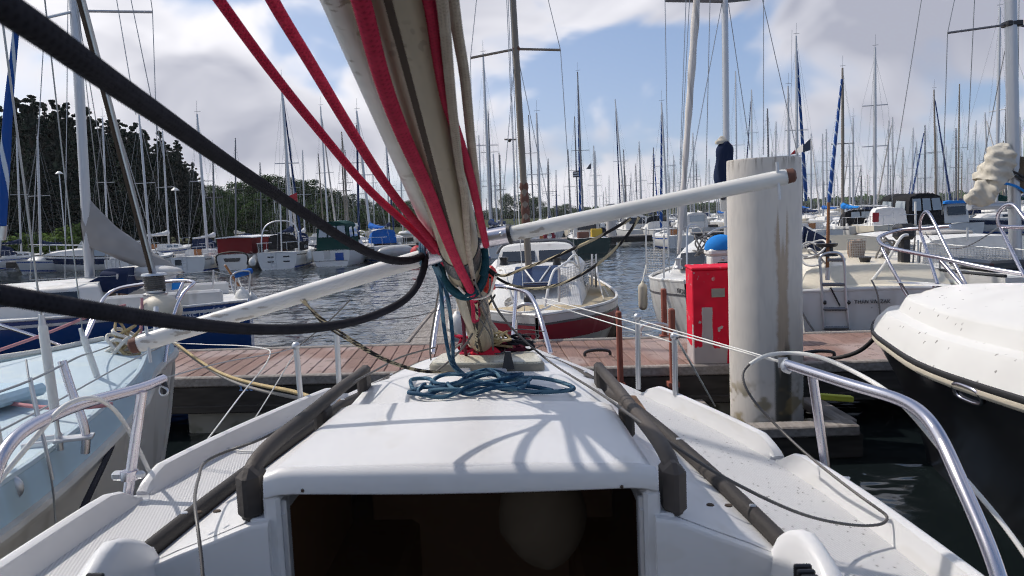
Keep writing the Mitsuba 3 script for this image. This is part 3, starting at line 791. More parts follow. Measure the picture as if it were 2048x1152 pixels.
# fore hatch
fh = []
A = np.linspace(0, 2 * np.pi, 41)[:-1]
sup = lambda a: (abs(math.cos(a)) ** .28 * np.sign(math.cos(a)), abs(math.sin(a)) ** .28 * np.sign(math.sin(a)))
for k, z in ((1.0, -.02), (1.0, .030), (.975, .036)):
    fh.append([(AX + .005 + .188 * k * sup(a)[0] * (1 - .06 * sup(a)[1]), 2.655 + .150 * k * sup(a)[1], 1.228 + z - .007 * sup(a)[1]) for a in A])
hk2 = part(bk, 'fore_hatch', hm(loft(fh)), 'hatch_frame', smooth=40)
fh = []
for k, z in ((.955, .034), (.95, .042), (.90, .045), (.4, .047)):
    fh.append([(AX + .005 + .188 * k * sup(a)[0] * (1 - .06 * sup(a)[1]), 2.655 + .150 * k * sup(a)[1], 1.228 + z - .007 * sup(a)[1]) for a in A])
part(hk2, 'lid', hm(loft(fh)), 'hatch_acrylic', smooth=40)
c = at(1017, 740, 2.50)
part(hk2, 'handle', trimesh.Trimesh(np.array([(c[0] - .02, 2.49, 1.255), (c[0] + .02, 2.49, 1.255), (c[0] + .02, 2.53, 1.255), (c[0] - .02, 2.53, 1.255), (c[0] - .009, 2.50, 1.312), (c[0] + .009, 2.50, 1.312), (c[0] + .009, 2.515, 1.312), (c[0] - .009, 2.515, 1.312)])).convex_hull, 'black_plastic')
for x in (-.07, .05):
    part(hk2, 'hinge', hm(box(AX + x - .022, AX + x + .022, 2.488, 2.512, 1.238, 1.262, .004)), 'galvanised')
# pulpit, stanchions and guard rails


def st_tube(name, P, r, n=30, m='stainless', parent=bk, lab=None):
    return part(parent, name, tube(curve(P, n), r, 12), m, smooth=45, label=lab)


pu = st_tube('pulpit', pts((865, 706, 3.75), (872, 655, 3.85), (884, 604, 4.0), (925, 583, 4.28), (985, 572, 4.45), (1025, 576, 4.40), (1066, 600, 4.05), (1085, 650, 3.85), (1101, 706, 3.75)), .0125, 60)
st_tube('leg', pts((1032, 578, 4.38), (1025, 690, 4.30)), .0115, 6, parent=pu); st_tube('leg', pts((930, 583, 4.38), (936, 690, 4.30)), .0115, 6, parent=pu)


def foot(parent, p):
    v, f = lathe([(0, 0), (.040, 0), (.040, .004), (.018, .008), (.016, .03), (0, .03)], 18); part(parent, 'foot', (v + p, f), 'stainless', smooth=30)


def flat_base(parent, p, ang):
    part(parent, 'base_plate', box(-.075, .055, -.035, .035, 0, .006, .002), 'galvanised', world=frame(p, ang))


Lb = onz(254, 1003, 1.052); Ltop = at(284, 783, Lb[1] + .02)
sl = part(bk, 'stanchion', tube(np.array([Lb, Ltop]), .0135, 12), 'stainless', smooth=45); flat_base(sl, Lb + [0, 0, -.003], 25)
v, f = lathe([(0, 0), (.02, 0), (.021, .012), (.02, .024), (0, .024)], 16); cl = Lb + (Ltop - Lb) * .20
part(sl, 'clamp', (v * [1.15, 1.0, 1] + cl, f), 'stainless', smooth=35); part(sl, 'clamp_lug', box(cl[0] - .045, cl[0] - .01, cl[1] - .012, cl[1] + .012, cl[2], cl[2] + .024, .006), 'galvanised')
part(sl, 'clamp_lug', box(cl[0] + .01, cl[0] + .04, cl[1] - .010, cl[1] + .010, cl[2] + .002, cl[2] + .022, .006), 'galvanised')
gl = st_tube('guard_rail', pts((326, 758, 2.12), (284, 775, 2.0), (180, 803, 1.78), (95, 836, 1.60), (40, 868, 1.50), (2, 915, 1.43), (-22, 990, 1.38), (-40, 1100, 1.34), (-55, 1250, 1.30)), .0132, 70)
part(gl, 'end_fitting', tube(curve(pts((318, 752, 2.12), (327, 770, 2.11), (331, 788, 2.10)), 8), .011, 8), 'black_plastic', smooth=40)
part(gl, 'shackle', tube(curve(pts((322, 772, 2.10), (336, 782, 2.09), (332, 790, 2.09), (320, 786, 2.10), (322, 772, 2.10)), 16), .003, 6), 'galvanised', smooth=40)
Rb = onz(1655, 958, .992); Rtop = at(1624, 748, Rb[1] + .02)
sr = part(bk, 'stanchion', tube(np.array([Rb, Rtop]), .0135, 12), 'stainless', smooth=45); flat_base(sr, Rb + [.0, 0, -.003], -30)
gr = st_tube('guard_rail', pts((1572, 728, 2.08), (1625, 745, 1.97), (1720, 775, 1.80), (1795, 798, 1.68), (1845, 828, 1.58), (1880, 875, 1.50), (1915, 950, 1.42), (1955, 1040, 1.35), (1990, 1130, 1.29), (2020, 1230, 1.24)), .0140, 80)
part(gr, 'end_fitting', tube(curve(pts((1574, 722, 2.08), (1568, 735, 2.07), (1580, 742, 2.07)), 8), .010, 8), 'galvanised', smooth=40)
part(gr, 'end_plate', box(*sum([[q - .022, q + .004] for q in at(1572, 726, 2.10)], [])[:2], 2.095, 2.100, at(1572, 726, 2.1)[2] - .012, at(1572, 726, 2.1)[2] + .016, .001), 'galvanised')
for (u0, v0, u1, v1, Y, r) in ((592, 692, 603, 815, 2.90, .011), (673, 656, 679, 790, 3.10, .011), (1275, 634, 1277, 778, 3.06, .011), (1349, 672, 1351, 790, 2.84, .011)):
    a, b = at(u0, v0, Y), at(u1, v1, Y)
    k = part(bk, 'stanchion', tube(np.array([b, a]), r, 10), 'galvanised', smooth=45); part(k, 'cap', sphere(a, r * 1.5, 2), 'galvanised', smooth=True)
# mooring cleat and small deck gear
part(bk, 'mast_step', hm(box(AX - .06, AX + .075, 2.93, 3.06, 1.20, 1.245, .008)), 'galvanised')
# things inside the cabin
ck = thing('sail_bag', 'round dark bag hanging just inside the companionway with a sunlit top', 'bag')
v, f = sphere((.045, 1.62, 1.105), 1.0, 3, (.095, .08, .115)); v = v + (meshkit.fbm(v * 14, 3, 3)[:, None] - .5) * .02
part(ck, 'body', (v, f), 'cushion', smooth=True)
part(ck, 'drawstring', tube(curve([(.03, 1.62, 1.23), (.03, 1.62, 1.25), (.06, 1.62, 1.24), (.045, 1.60, 1.225)], 14), .004, 6), 'rope_beige', smooth=40)

# ------------------------------------------------------------------ the lowered mast and its spreaders
MZ = lambda Y: 1.68 - .375 * (Y - 1.8)
MD = np.array([0, .9363, -.3511]); MU = np.array([0, .3511, .9363]); MX = np.array([1.0, 0, 0])
MC = lambda Y, x=0.0, up=0.0: np.array([-.117, Y, MZ(Y)]) + MX * x + MU * up


def on_mast(u, v, off):
    """depth of the picture point where it meets the mast's underside, off metres below its centre line"""
    d = ray(u, v); return (.605 - 1.068 * off) / (d[2] / d[1] + .375)


def along(off, *uv):
    return np.array([at(u, v, on_mast(u, v, off)) for u, v in uv])


mk = thing('lowered_mast', 'beige aluminium mast lowered aft over the foreground cabin, seen from beneath', 'mast')
rings = []
for Y in np.r_[np.linspace(-2.2, 2.9, 30), 2.99]:
    rings.append([MC(Y, .045 * math.cos(a), .060 * math.sin(a)) for a in np.linspace(0, 2 * np.pi, 37)[:-1]])
part(mk, 'tube', loft(rings), 'mast_beige', smooth=40)
q = [[MC(Y, -.0045, -.0592), MC(Y, -.0042, -.0612), MC(Y, .0042, -.0612), MC(Y, .0045, -.0592)] for Y in np.linspace(-2.2, 2.85, 12)]
part(mk, 'sail_slot', loft(q), 'slot_dark', label='dark sail groove along the underside')
part(mk, 'foot_casting', loft([[MC(Y, .047 * k * math.cos(a), .062 * k * math.sin(a)) for a in np.linspace(0, 2 * np.pi, 25)[:-1]] for Y, k in ((2.93, 1.03), (3.0, 1.03), (3.02, .8))]), 'alu_dark', smooth=35)
for s, root, tip, r in ((-1, (905, 497, 1.80), (272, 690, 1.63), .0192), (1, (958, 481, 1.80), (1578, 352, 1.66), .0175)):
    a, b = at(*root), at(*tip); d = (b - a) / np.linalg.norm(b - a)
    c = np.array([a, a + d * .05, b - d * .05, b - d * .012, b - d * .003, b]); rr = np.array([1, 1, .98, .97, .85, .55]) * r
    sp = part(mk, 'spreader', tube(c, rr, 18), 'spar_white', smooth=50)
    part(sp, 'socket', tube(np.array([a - d * .01, a + d * .075]), r * 1.22, 18), 'stainless', smooth=40)
    part(sp, 'ring', tube(np.array([a + d * .072, a + d * .080]), r * 1.34, 18), 'black_plastic', smooth=40)
    part(sp, 'end_plug', tube(np.array([b - d * .004, b + d * .010, b + d * .014]), np.array([.97, .9, .6]) * r * .95, 16), 'brown_far', smooth=40)
    p = b - d * .028; part(sp, 'split_pin', tube(np.array([p + [0, -.01, .035], p + [.004, -.012, -.045]]), .0035, 8), 'galvanised', smooth=40)
    part(sp, 'bolt', sphere(a + d * .055 + np.array([0, -1, .25]) * r * 1.2, .0055, 2), 'galvanised', smooth=True)
part(mk, 'root_clamp', loft([[MC(Y, .0475 * math.cos(a), .0625 * math.sin(a)) for a in np.linspace(0, 2 * np.pi, 25)[:-1]] for Y in (1.74, 1.84)]), 'black_plastic', smooth=40)
ek = thing('lashed_pole', 'pale grey round pole lashed along the left side of the lowered mast', 'pole')
a, b = at(678, 0, .95), at(876, 482, 1.85); d = (b - a) / np.linalg.norm(b - a)
part(ek, 'tube', tube(np.array([a - d * 2.6, a, b]), .0215, 20), 'spar_white', smooth=40)
part(ek, 'end_fitting', tube(np.array([b, b + d * .02, b + d * .035]), [.018, .014, .008], 12), 'alu_dark', smooth=40)


# ------------------------------------------------------------------ ropes and wires of the foreground boat
def rope(name, label, P, r, m, n=80, cat='rope', group=None, sides=10):
    k = thing(name, label, cat, group)
    g, uv = tube_uv(curve(P, n) if len(P) > 2 else np.asarray(P, float)[[0, 0, 1, 1]] * 0 + np.linspace(0, 1, 4)[:, None] * (np.asarray(P[1]) - P[0]) + P[0], r, sides)
    put(k, g, m, smooth=True, uv=uv); return k


def line(name, label, P, r, m, n=50, cat='wire', group=None):
    k = thing(name, label, cat, group); put(k, tube(curve(P, n), r, 8), m, smooth=50); return k


rope('black_rope', 'thick black braided rope sweeping from the top left corner to the left spreader', pts((852, 507, 1.79), (830, 518, 1.70), (790, 521, 1.58), (735, 504, 1.45), (650, 454, 1.28), (560, 394, 1.10), (450, 322, .86), (330, 238, .66), (200, 148, .51), (80, 62, .43), (0, 8, .395), (-120, -70, .36), (-300, -180, .33)), .0085, 'rope_black', 160, sides=16)
rope('black_rope', 'thick black braided rope hanging in a low curve to the left edge below the other', pts((852, 509, 1.78), (842, 555, 1.66), (818, 592, 1.58), (770, 622, 1.48), (700, 645, 1.34), (600, 658, 1.16), (500, 658, 1.0), (400, 650, .85), (250, 630, .67), (120, 610, .59), (0, 589, .54), (-150, 564, .49), (-350, 535, .46)), .0076, 'rope_black', 160, sides=16)
c = at(848, 507, 1.77)
k = thing('rope_lashing', 'pale blue lashing that ties the black ropes to the left spreader', 'lashing')
th = np.linspace(0, 6 * np.pi, 60); g, uv = tube_uv(np.stack([c[0] + .012 * th / 19 - .008, c[1] + .027 * np.cos(th) + .01, c[2] + .027 * np.sin(th) - .004], -1), .0045, 8)
put(k, g, 'rope_blue', smooth=True, uv=uv)
rope('red_rope', 'leftmost free red rope running down from the upper edge to the mast', pts((330, -150, .95), (440, 2, 1.05), (505, 92, 1.12), (580, 190, 1.22), (660, 288, 1.34), (735, 376, 1.47), (800, 436, 1.60), (858, 492, 1.74), (915, 553, 1.92), (945, 590, 2.03), (953, 640, 2.15)), .0078, 'rope_red', 110, sides=12)
rope('red_rope', 'second free red rope, between the leftmost red rope and the pole', pts((470, -150, .93), (546, 2, 1.03), (605, 100, 1.12), (665, 200, 1.22), (720, 290, 1.33), (778, 378, 1.47), (840, 455, 1.64), (895, 520, 1.82), (945, 584, 2.02), (955, 630, 2.15)), .0088, 'rope_red', 110, sides=12)
P = along(.066, (700, -70), (722, 0), (748, 100), (775, 190), (815, 290), (856, 380), (876, 430), (895, 480), (925, 548), (945, 590), (950, 640)); rope('red_rope', 'broad red rope lying along the left of the mast underside', P, .0105, 'rope_red', 90, sides=14)
P = along(.040, (840, -60), (858, 0), (872, 90), (889, 190), (905, 240), (925, 300), (940, 350), (952, 400), (966, 462), (972, 490)); rope('red_rope', 'red rope along the right edge of the mast underside', P, .0075, 'rope_red', 80, sides=12)
P = along(.050, (875, -60), (884, 0), (893, 90), (903, 200), (912, 280), (920, 340), (927, 380), (934, 470), (945, 553), (955, 592), (973, 633), (992, 660)); rope('white_rope', 'beige white rope lying down the middle of the mast to its foot', P, .0068, 'rope_beige', 90, sides=12)
P = along(.030, (896, -60), (906, 0), (914, 60), (926, 130), (936, 220), (944, 300), (950, 350), (956, 410), (962, 470)); rope('beige_rope', 'beige rope hanging outermost on the right side of the mast', P, .0072, 'rope_beige', 80, sides=12)
P = along(.074, (915, 572), (930, 588), (950, 598), (970, 594), (985, 575), (992, 550)); rope('white_line', 'thin white line looped round the front of the mast below the teal wrap', P, .0032, 'rope_white', 40)
# teal wraps round the mast at the spreaders
k = thing('teal_rope', 'dark teal rope wrapped round the mast just below the spreaders', 'rope')
th = np.linspace(-.6, 5 * np.pi + .4, 150); Yw = 1.84 + .030 * th / 6
g, uv = tube_uv(np.array([MC(y - .05 * math.sin(t), .056 * math.cos(t), .074 * math.sin(t)) for y, t in zip(Yw, th)]), .0082, 10); put(k, g, 'rope_teal', smooth=True, uv=uv)
for i, P in enumerate([((948, 560), (962, 590), (975, 615), (968, 650), (950, 690)), ((980, 555), (975, 590), (955, 620), (975, 660), (985, 690)), ((960, 600), (975, 640), (984, 670), (986, 700))]):
    rope('brown_rope', ['dark brown rope crossing the mast foot from upper left', 'dark brown rope zigzagging down the right of the mast foot', 'short dark brown rope near the right edge of the mast foot'][i], along(.066, *P), .0028, 'cable_dark', 40)
rope('maroon_rope', 'dark maroon rope hanging beside the left of the mast foot', pts((918, 560, 2.05), (922, 610, 2.2), (928, 660, 2.4), (930, 700, 2.6), (935, 720, 2.7)), .0058, 'rope_maroon', 40)
rope('maroon_rope', 'dark maroon rope tight against the left of the mast foot', pts((925, 575, 2.1), (938, 630, 2.3), (950, 662, 2.5), (962, 680, 2.7)), .0060, 'rope_maroon', 40)
rope('flecked_rope', 'black and pale flecked cord hanging down the middle of the mast foot', along(.075, (952, 605), (954, 640), (953, 675), (955, 700)), .0042, 'rope_fleck', 30)
# flecked lines slung from the spreaders
rope('flecked_line', 'upper black and white flecked line slung from the right spreader to the mast', pts((1262, 437, 1.70), (1205, 470, 1.74), (1150, 496, 1.78), (1090, 522, 1.83), (1035, 542, 1.88), (1000, 551, 1.91), (975, 535, 1.92)), .0035, 'rope_fleck', 90)
rope('flecked_line', 'lower black and white flecked line slung from the right spreader to the mast', pts((1278, 434, 1.69), (1255, 470, 1.71), (1215, 512, 1.74), (1165, 548, 1.77), (1110, 571, 1.80), (1060, 577, 1.83), (1010, 565, 1.87), (974, 540, 1.91)), .0035, 'rope_fleck', 90)
for i, o in enumerate((0, 7)):
    rope('flecked_line', ['upper of two dark flecked lines falling from the left spreader', 'lower of two dark flecked lines falling from the left spreader'][i], pts((600 + o, 598, 1.70), (640, 634 + o, 1.76), (678, 662 + o, 1.85), (720, 689 + o * .8, 1.98), (765, 715 + o * .6, 2.13), (806, 731 + o * .5, 2.27), (858, 742 + o * .4, 2.42), (900, 745, 2.46)), .0030, 'rope_fleck', 80)
# blue rope: two falls and the heap
rope('blue_rope', 'left of two blue ropes falling from the spreader to the heap on the cabin top', pts((866, 528, 1.82), (879, 560, 1.88), (884, 610, 1.95), (889, 660, 2.05), (898, 710, 2.18), (915, 742, 2.28), (935, 755, 2.30)), .0055, 'rope_blue', 60)
rope('blue_rope', 'right of two blue ropes falling from the spreader to the heap on the cabin top', pts((872, 530, 1.82), (888, 568, 1.9), (898, 610, 1.97), (903, 650, 2.06), (906, 700, 2.18), (916, 738, 2.29), (945, 760, 2.31)), .0055, 'rope_blue', 60)


def roof(u, v, dz=.012):
    z = 1.262
    for _ in range(4):
        p = onz(u, v, z + dz); z = zd(p[1]) + .247 * rise(p[1]) / .245 - .03 * (p[0] - AX) - .004 * abs(p[0] - AX)
    return onz(u, v, z + dz)


HEAP = [(925, 750), (945, 758), (985, 752), (1030, 757), (1060, 764), (1035, 776), (980, 770), (930, 762), (880, 760), (862, 770), (880, 782), (930, 778), (990, 766), (1050, 762), (1110, 764), (1142, 772), (1146, 780), (1120, 785), (1060, 784), (1000, 782), (940, 787), (890, 795), (845, 795), (820, 790), (824, 782), (845, 780), (880, 786), (920, 772), (960, 753), (990, 757), (1010, 775), (1030, 786), (990, 790), (940, 791), (905, 786), (896, 778), (905, 772), (940, 770), (980, 763), (1000, 757), (1040, 766), (1055, 777), (1020, 783), (960, 776), (900, 781), (860, 790), (838, 793), (850, 775), (835, 782), (822, 770), (826, 762), (845, 758), (862, 764), (880, 778), (940, 772), (1000, 769), (1045, 757), (1030, 752), (980, 757), (940, 764), (905, 775), (860, 786), (880, 790), (960, 784), (1040, 778), (1105, 785)]
rp = np.array([roof(u, v, .008) for u, v in HEAP]); rp[:, 2] += np.abs(np.sin(np.arange(len(rp)) * 2.1)) * .022 * np.exp(-((rp[:, 0] - AX) / .17) ** 2)
rope('blue_rope_heap', 'loose heap of blue flecked rope lying on the cabin top behind the fore hatch', rp, .0058, 'rope_blue', 700, sides=8)
line('white_line', 'thin pale line lying in a loop in front of the blue rope heap', np.array([roof(u, v, .003) for u, v in ((838, 796), (850, 801), (880, 803), (920, 806), (950, 803), (955, 797), (935, 794))]), .0018, 'cable_white')
# long wires with white covers
line('shroud_wire', 'long dark wire looping from the mast foot over the right side deck', pts((965, 520, 1.98), (985, 600, 2.15), (1010, 640, 2.28), (1050, 682, 2.42), (1085, 712, 2.45), (1140, 750, 2.22), (1200, 787, 1.93), (1290, 851, 1.50), (1350, 892, 1.45), (1430, 944, 1.43), (1500, 982, 1.44), (1570, 1015, 1.49), (1650, 1041, 1.57), (1720, 1051, 1.615), (1752, 1050, 1.635), (1770, 1044, 1.645), (1774, 1034, 1.655), (1762, 1022, 1.67), (1735, 1003, 1.70), (1680, 962, 1.79), (1610, 905, 1.91), (1550, 848, 2.02), (1507, 800, 2.06), (1488, 765, 2.08), (1488, 742, 2.1), (1502, 726, 2.1)), .0034, 'cable_dark', 260)
line('wire_cover', 'white plastic tube curving over the right guard rail', pts((1500, 729, 2.1), (1528, 713, 2.1), (1580, 706, 2.1), (1650, 718, 1.98), (1720, 750, 1.86), (1790, 796, 1.72), (1850, 860, 1.74), (1920, 946, 1.68), (1985, 1022, 1.60), (2060, 1125, 1.5), (2120, 1230, 1.4)), .0058, 'cable_white', 120, 'tube')
line('wire_cover', 'white plastic tube arching over the left guard rail and down onto the side deck', pts((-60, 1040, 1.45), (-20, 985, 1.5), (30, 923, 1.55), (85, 858, 1.58), (122, 818, 1.62), (152, 801, 1.66), (182, 796, 1.72), (208, 804, 1.82), (235, 827, 1.93), (258, 862, 2.0), (282, 908, 2.05), (300, 946, 2.08), (313, 972, 2.08), (319, 992, 2.05), (312, 1035, 1.96)), .0056, 'cable_white', 120, 'tube')
line('shroud_wire', 'grey stranded wire running down over the left wooden rail to the bottom edge', pts((408, 1190, 1.12), (402, 1110, 1.17), (394, 1045, 1.22), (390, 990, 1.32), (399, 948, 1.45), (423, 916, 1.56), (470, 897, 1.60), (520, 879, 1.58), (580, 847, 1.65), (650, 802, 1.85), (710, 763, 2.06), (756, 738, 2.28), (800, 715, 2.5), (870, 695, 2.8)), .0030, 'cable_dark', 160)
line('control_cable', 'pale cable lying in a hairpin on the left side deck', np.array([onz(u, v, 1.062 if u > 600 else 1.064) for u, v in ((540, 903), (505, 903), (470, 900), (455, 893), (454, 884), (470, 868), (510, 846), (570, 818), (640, 788), (690, 770))]), .0032, 'cable_white', 90, 'cable')
LW = 'lifeline'
line(LW, 'upper white lifeline from the pulpit to the right guard rail', pts((1085, 596, 4.02), (1573, 728, 2.09)), .0026, 'cable_white', 12)
line(LW, 'lower white lifeline from the pulpit to the right stanchion', pts((1090, 606, 4.0), (1349, 686, 2.84)), .0026, 'cable_white', 12)
line(LW, 'white lifeline between the two forward right stanchions', pts((1277, 640, 3.06), (1560, 722, 2.1)), .0022, 'cable_white', 12)
line(LW, 'thin wire from the left guard rail end to the forward left stanchions', pts((330, 756, 2.12), (470, 720, 2.5), (592, 694, 2.90), (673, 658, 3.10), (760, 628, 3.6), (882, 600, 4.0)), .0020, 'wire', 40)
line('bent_wire', 'grey wire with a bend, from the pale blue bow down to the left side deck', pts((345, 686, 5.0), (440, 690, 4.3), (500, 693, 3.7), (532, 698, 3.5), (541, 706, 3.42), (535, 722, 3.38), (500, 768, 3.2), (455, 826, 2.9), (411, 884, 2.6)), .0030, 'cable_white', 60)
line('bent_wire', 'thin wire slanting from the forward left stanchion to the toe rail', pts((592, 702, 2.90), (550, 772, 2.83), (509, 838, 2.74)), .0022, 'cable_white', 16)
rope('mooring_rope', 'tan mooring rope from the pale blue bow to the forward left stanchion', pts((340, 678, 5.3), (372, 702, 5.0), (420, 735, 4.5), (480, 760, 3.9), (545, 775, 3.4), (600, 787, 3.05), (628, 797, 2.95)), .009, 'rope_tan', 60)
rope('mooring_rope', 'grey mooring rope close beside the tan one', pts((338, 680, 5.3), (385, 715, 4.9), (430, 745, 4.4), (490, 772, 3.8), (550, 787, 3.4), (600, 797, 3.1)), .008, 'rope_grey', 60)
rope('tail_line', 'pale line running from a right stanchion down to the pile guide', pts((1352, 676, 2.84), (1395, 750, 3.8), (1430, 812, 5.2)), .005, 'rope_white', 30)
line('thin_line', 'thin dark line from the left mast foot to the pulpit leg and side deck', pts((700, 600, 2.2), (660, 640, 2.5), (600, 690, 2.9)), .0022, 'cable_dark', 20)
line('shroud_wire', 'dark wire crossing in front of the mast foot from upper right to lower left', pts((990, 590, 2.3), (960, 640, 2.38), (930, 690, 2.42), (895, 725, 2.45), (870, 745, 2.45)), .0032, 'cable_dark', 30)
line('shroud_wire', 'brown wire hanging left of the mast down to the fore hatch', pts((882, 560, 2.1), (874, 600, 2.3), (866, 650, 2.5), (860, 700, 2.6), (862, 720, 2.62)), .0028, 'cable_dark', 30)
line('shroud_wire', 'thin wire crossing the pulpit from the left toward the mast', pts((690, 640, 2.6), (760, 640, 2.9), (850, 628, 3.3), (905, 610, 3.6)), .0022, 'cable_dark', 30)


def curl(name, label, c, R, m, r, n=9, seed=0, flat=.5, cat='rope'):
    g = np.random.default_rng(seed); P = []
    for i in range(n):
        a = i * 2.3 + g.uniform(-.6, .6); q = R * g.uniform(.55, 1.05); P.append([c[0] + q * math.cos(a), c[1] + q * math.sin(a) * .7, c[2] + R * flat * g.uniform(-1, 1)])
    return rope(name, label, P, r, m, 22 * n, cat, sides=7)


B = lambda u, v, Y=2.96: at(u, v, Y)
curl('rope_tangle', 'golden tan coil of cord at the mast foot', B(985, 682, 2.74), .070, 'rope_tan', .0048, 18, 1)
curl('rope_tangle', 'dark cords looped at the right of the mast foot', B(1030, 688, 2.80), .085, 'rope_black', .0042, 18, 2, .5)
curl('rope_tangle', 'maroon cords tangled at the right of the mast foot', B(1008, 694, 2.78), .070, 'rope_maroon', .0045, 11, 3, .6)
curl('rope_tangle', 'red cord looped left of the mast foot', B(940, 690, 2.74), .060, 'rope_red', .0050, 11, 4, .6)
curl('rope_tangle', 'grey brown cords hanging left of the mast foot', B(935, 684, 2.74), .075, 'rope_grey', .0042, 13, 5, .8)
curl('rope_tangle', 'pale cord tangled under the golden coil', B(962, 690, 2.72), .065, 'rope_beige', .0036, 10, 6, .5)
curl('rope_tangle', 'thin black wire ends springing to the right of the mast foot', B(1045, 678, 2.9), .085, 'cable_dark', .0020, 12, 7, .5)
curl('rope_tangle', 'thin dark cords low in front of the mast foot', B(985, 706, 2.74), .10, 'cable_dark', .0022, 14, 8, .25)


def bundle(name, label, c, r, sq, m, seed, cat='cloth'):
    v, f = sphere((0, 0, 0), 1.0, 3, sq); v = v * r; v = v * (1 + .55 * (meshkit.fbm(v * (2.2 / r) + seed, 3, seed)[:, None] - .5)) + c
    k = thing(name, label, cat); put(k, (v, f), m, smooth=True)


bundle('red_cloth', 'crumpled dark red cloth at the right of the mast foot', B(1012, 700, 2.82), .060, (1.2, .8, .55), 'rope_maroon', 2)
bundle('red_bag', 'bright red folded cloth in front of the mast foot', B(972, 706, 2.72), .040, (1.3, .8, .55), 'red_fabric', 3)
bundle('red_flag_roll', 'upper small red float tied at the right of the mast', at(982, 548, 2.0), .020, (.8, .8, 1.1), 'red_plastic', 4, 'float')
bundle('red_flag_roll', 'lower small red float tied at the right of the mast', at(977, 568, 2.02), .022, (.8, .8, 1.2), 'red_plastic', 5, 'float')


# ------------------------------------------------------------------ boats: builders
def hit(m, u, v):
    """Where the photograph's line of sight through (u, v) first meets the mesh: (point, outward normal)."""
    V, F, _ = meshkit.arrays(m); d = ray(u, v); A, B_, C = V[F[:, 0]], V[F[:, 1]], V[F[:, 2]]
    e1, e2 = B_ - A, C - A; h = np.cross(d, e2); a = (e1 * h).sum(1); a = np.where(abs(a) < 1e-12, 1e-12, a)
    s = EYE - A; x = (s * h).sum(1) / a; q = np.cross(s, e1); y = (q @ d) / a; t = (e2 * q).sum(1) / a
    ok = (x > -1e-6) & (y > -1e-6) & (x + y < 1 + 1e-6) & (t > 0); i = np.where(ok)[0]
    if not len(i): return None
    i = i[np.argmin(t[i])]; n = np.cross(e1[i], e2[i]); n /= np.linalg.norm(n)
    return EYE + d * t[i], (n if n @ d < 0 else -n)


def lettering(parent, name, text, h, p, n, m, along_=None, bold=False, depth=.003, label=None):
    """Raised letters centred at p on a face with normal n."""
    up = np.array([0, 0, 1.0]); n = np.asarray(n, float); n = n / np.linalg.norm(n); x = np.cross(up, n); x /= np.linalg.norm(x); y = np.cross(n, x)
    t = meshkit.text_mesh(text, h, depth, bold); t.apply_translation((-t.extents[0] / 2, -h / 2, 0.002)); M = np.eye(4); M[:3, 0], M[:3, 1], M[:3, 2], M[:3, 3] = x, y, n, p
    return part(parent, name, t, m, world=M, label=label)


class Hull:
    """x from -L/2 (stern) to L/2 (bow); b(t), sheer(t)."""

    def __init__(s, L, B, zs, zb, tw=.7, rake=.5, draft=.3, full=2.2, dip=.06, plumb=0.0, stern_rake=0.0):
        s.L, s.B, s.zs, s.zb, s.tw, s.rake, s.draft, s.full, s.dip, s.plumb, s.sr = L, B, zs, zb, tw, rake, draft, full, dip, plumb, stern_rake

    def b(s, t):
        p = s.tw + (1 - s.tw) * math.sin(math.pi / 2 * min(t / .45, 1)) if t < .45 else 1 - ((t - .45) / .55) ** s.full
        return s.B / 2 * max(p, .012)

    def z(s, t): return s.zs + (s.zb - s.zs) * t ** 1.7 - s.dip * math.sin(math.pi * t)

    def P(s, t, a, off=0.0):
        """a from -1 (port sheer) through 0 (keel) to 1 (starboard sheer)."""
        ph = abs(a) * math.pi / 2; bow = max(0, (t - .55) / .45); b, z = s.b(t), s.z(t)
        y = b * math.sin(ph) ** (.55 + .75 * bow); zz = -s.draft * (1 - .5 * bow) + (z + s.draft * (1 - .5 * bow)) * (1 - math.cos(ph)) ** (1.05 - .15 * bow)
        k = max(0.0, zz) / max(z, .1); x = -s.L / 2 + s.L * t - s.rake * (1 - k) * bow ** 1.5 + s.sr * (1 - k) * max(0, 1 - t * 8)
        return np.array([x, (y + off) * (1 if a >= 0 else -1), zz])

    def rings(s, a0=-1, a1=1, n=26, m=19, t0=0, t1=1, off=0.0):
        return [[s.P(t, a, off) for a in np.linspace(a0, a1, m)] for t in t0 + (t1 - t0) * np.linspace(0, 1, n)]

    def shell(s, n=26, m=19): return loft(s.rings(n=n, m=m), closed=False, caps=False)

    def transom(s):
        R = np.array(s.rings(n=2, m=23)[0]); return loft([R, R + [-.012, 0, 0]], closed=True)

    def band(s, a0, a1, off=.006, t0=0.0, t1=1.0, n=26): return join(*[sheet(s.rings(k * a0, k * a1, n, 3, t0, t1, off)) for k in (-1, 1)])

    def deck(s, n=22, inset=.015, camber=.05, t0=0.0, t1=.995):
        return sheet([[(-s.L / 2 + s.L * t, (s.b(t) - inset) * q, s.z(t) - .012 + camber * (1 - q * q) * min(1, s.b(t) / s.B * 2)) for q in np.linspace(-1, 1, 9)] for t in np.linspace(t0, t1, n)])

    def rail(s, side, r=.02, h=.03, t0=0.0, t1=1.0, n=30): return tube(np.array([(-s.L / 2 + s.L * t, side * (s.b(t) - .01), s.z(t) + h * .5) for t in np.linspace(t0, t1, n)]), r, 6)

    def edge(s, t, side, dz=0.0, inset=.05): return np.array([-s.L / 2 + s.L * t, side * (s.b(t) - inset), s.z(t) + dz])


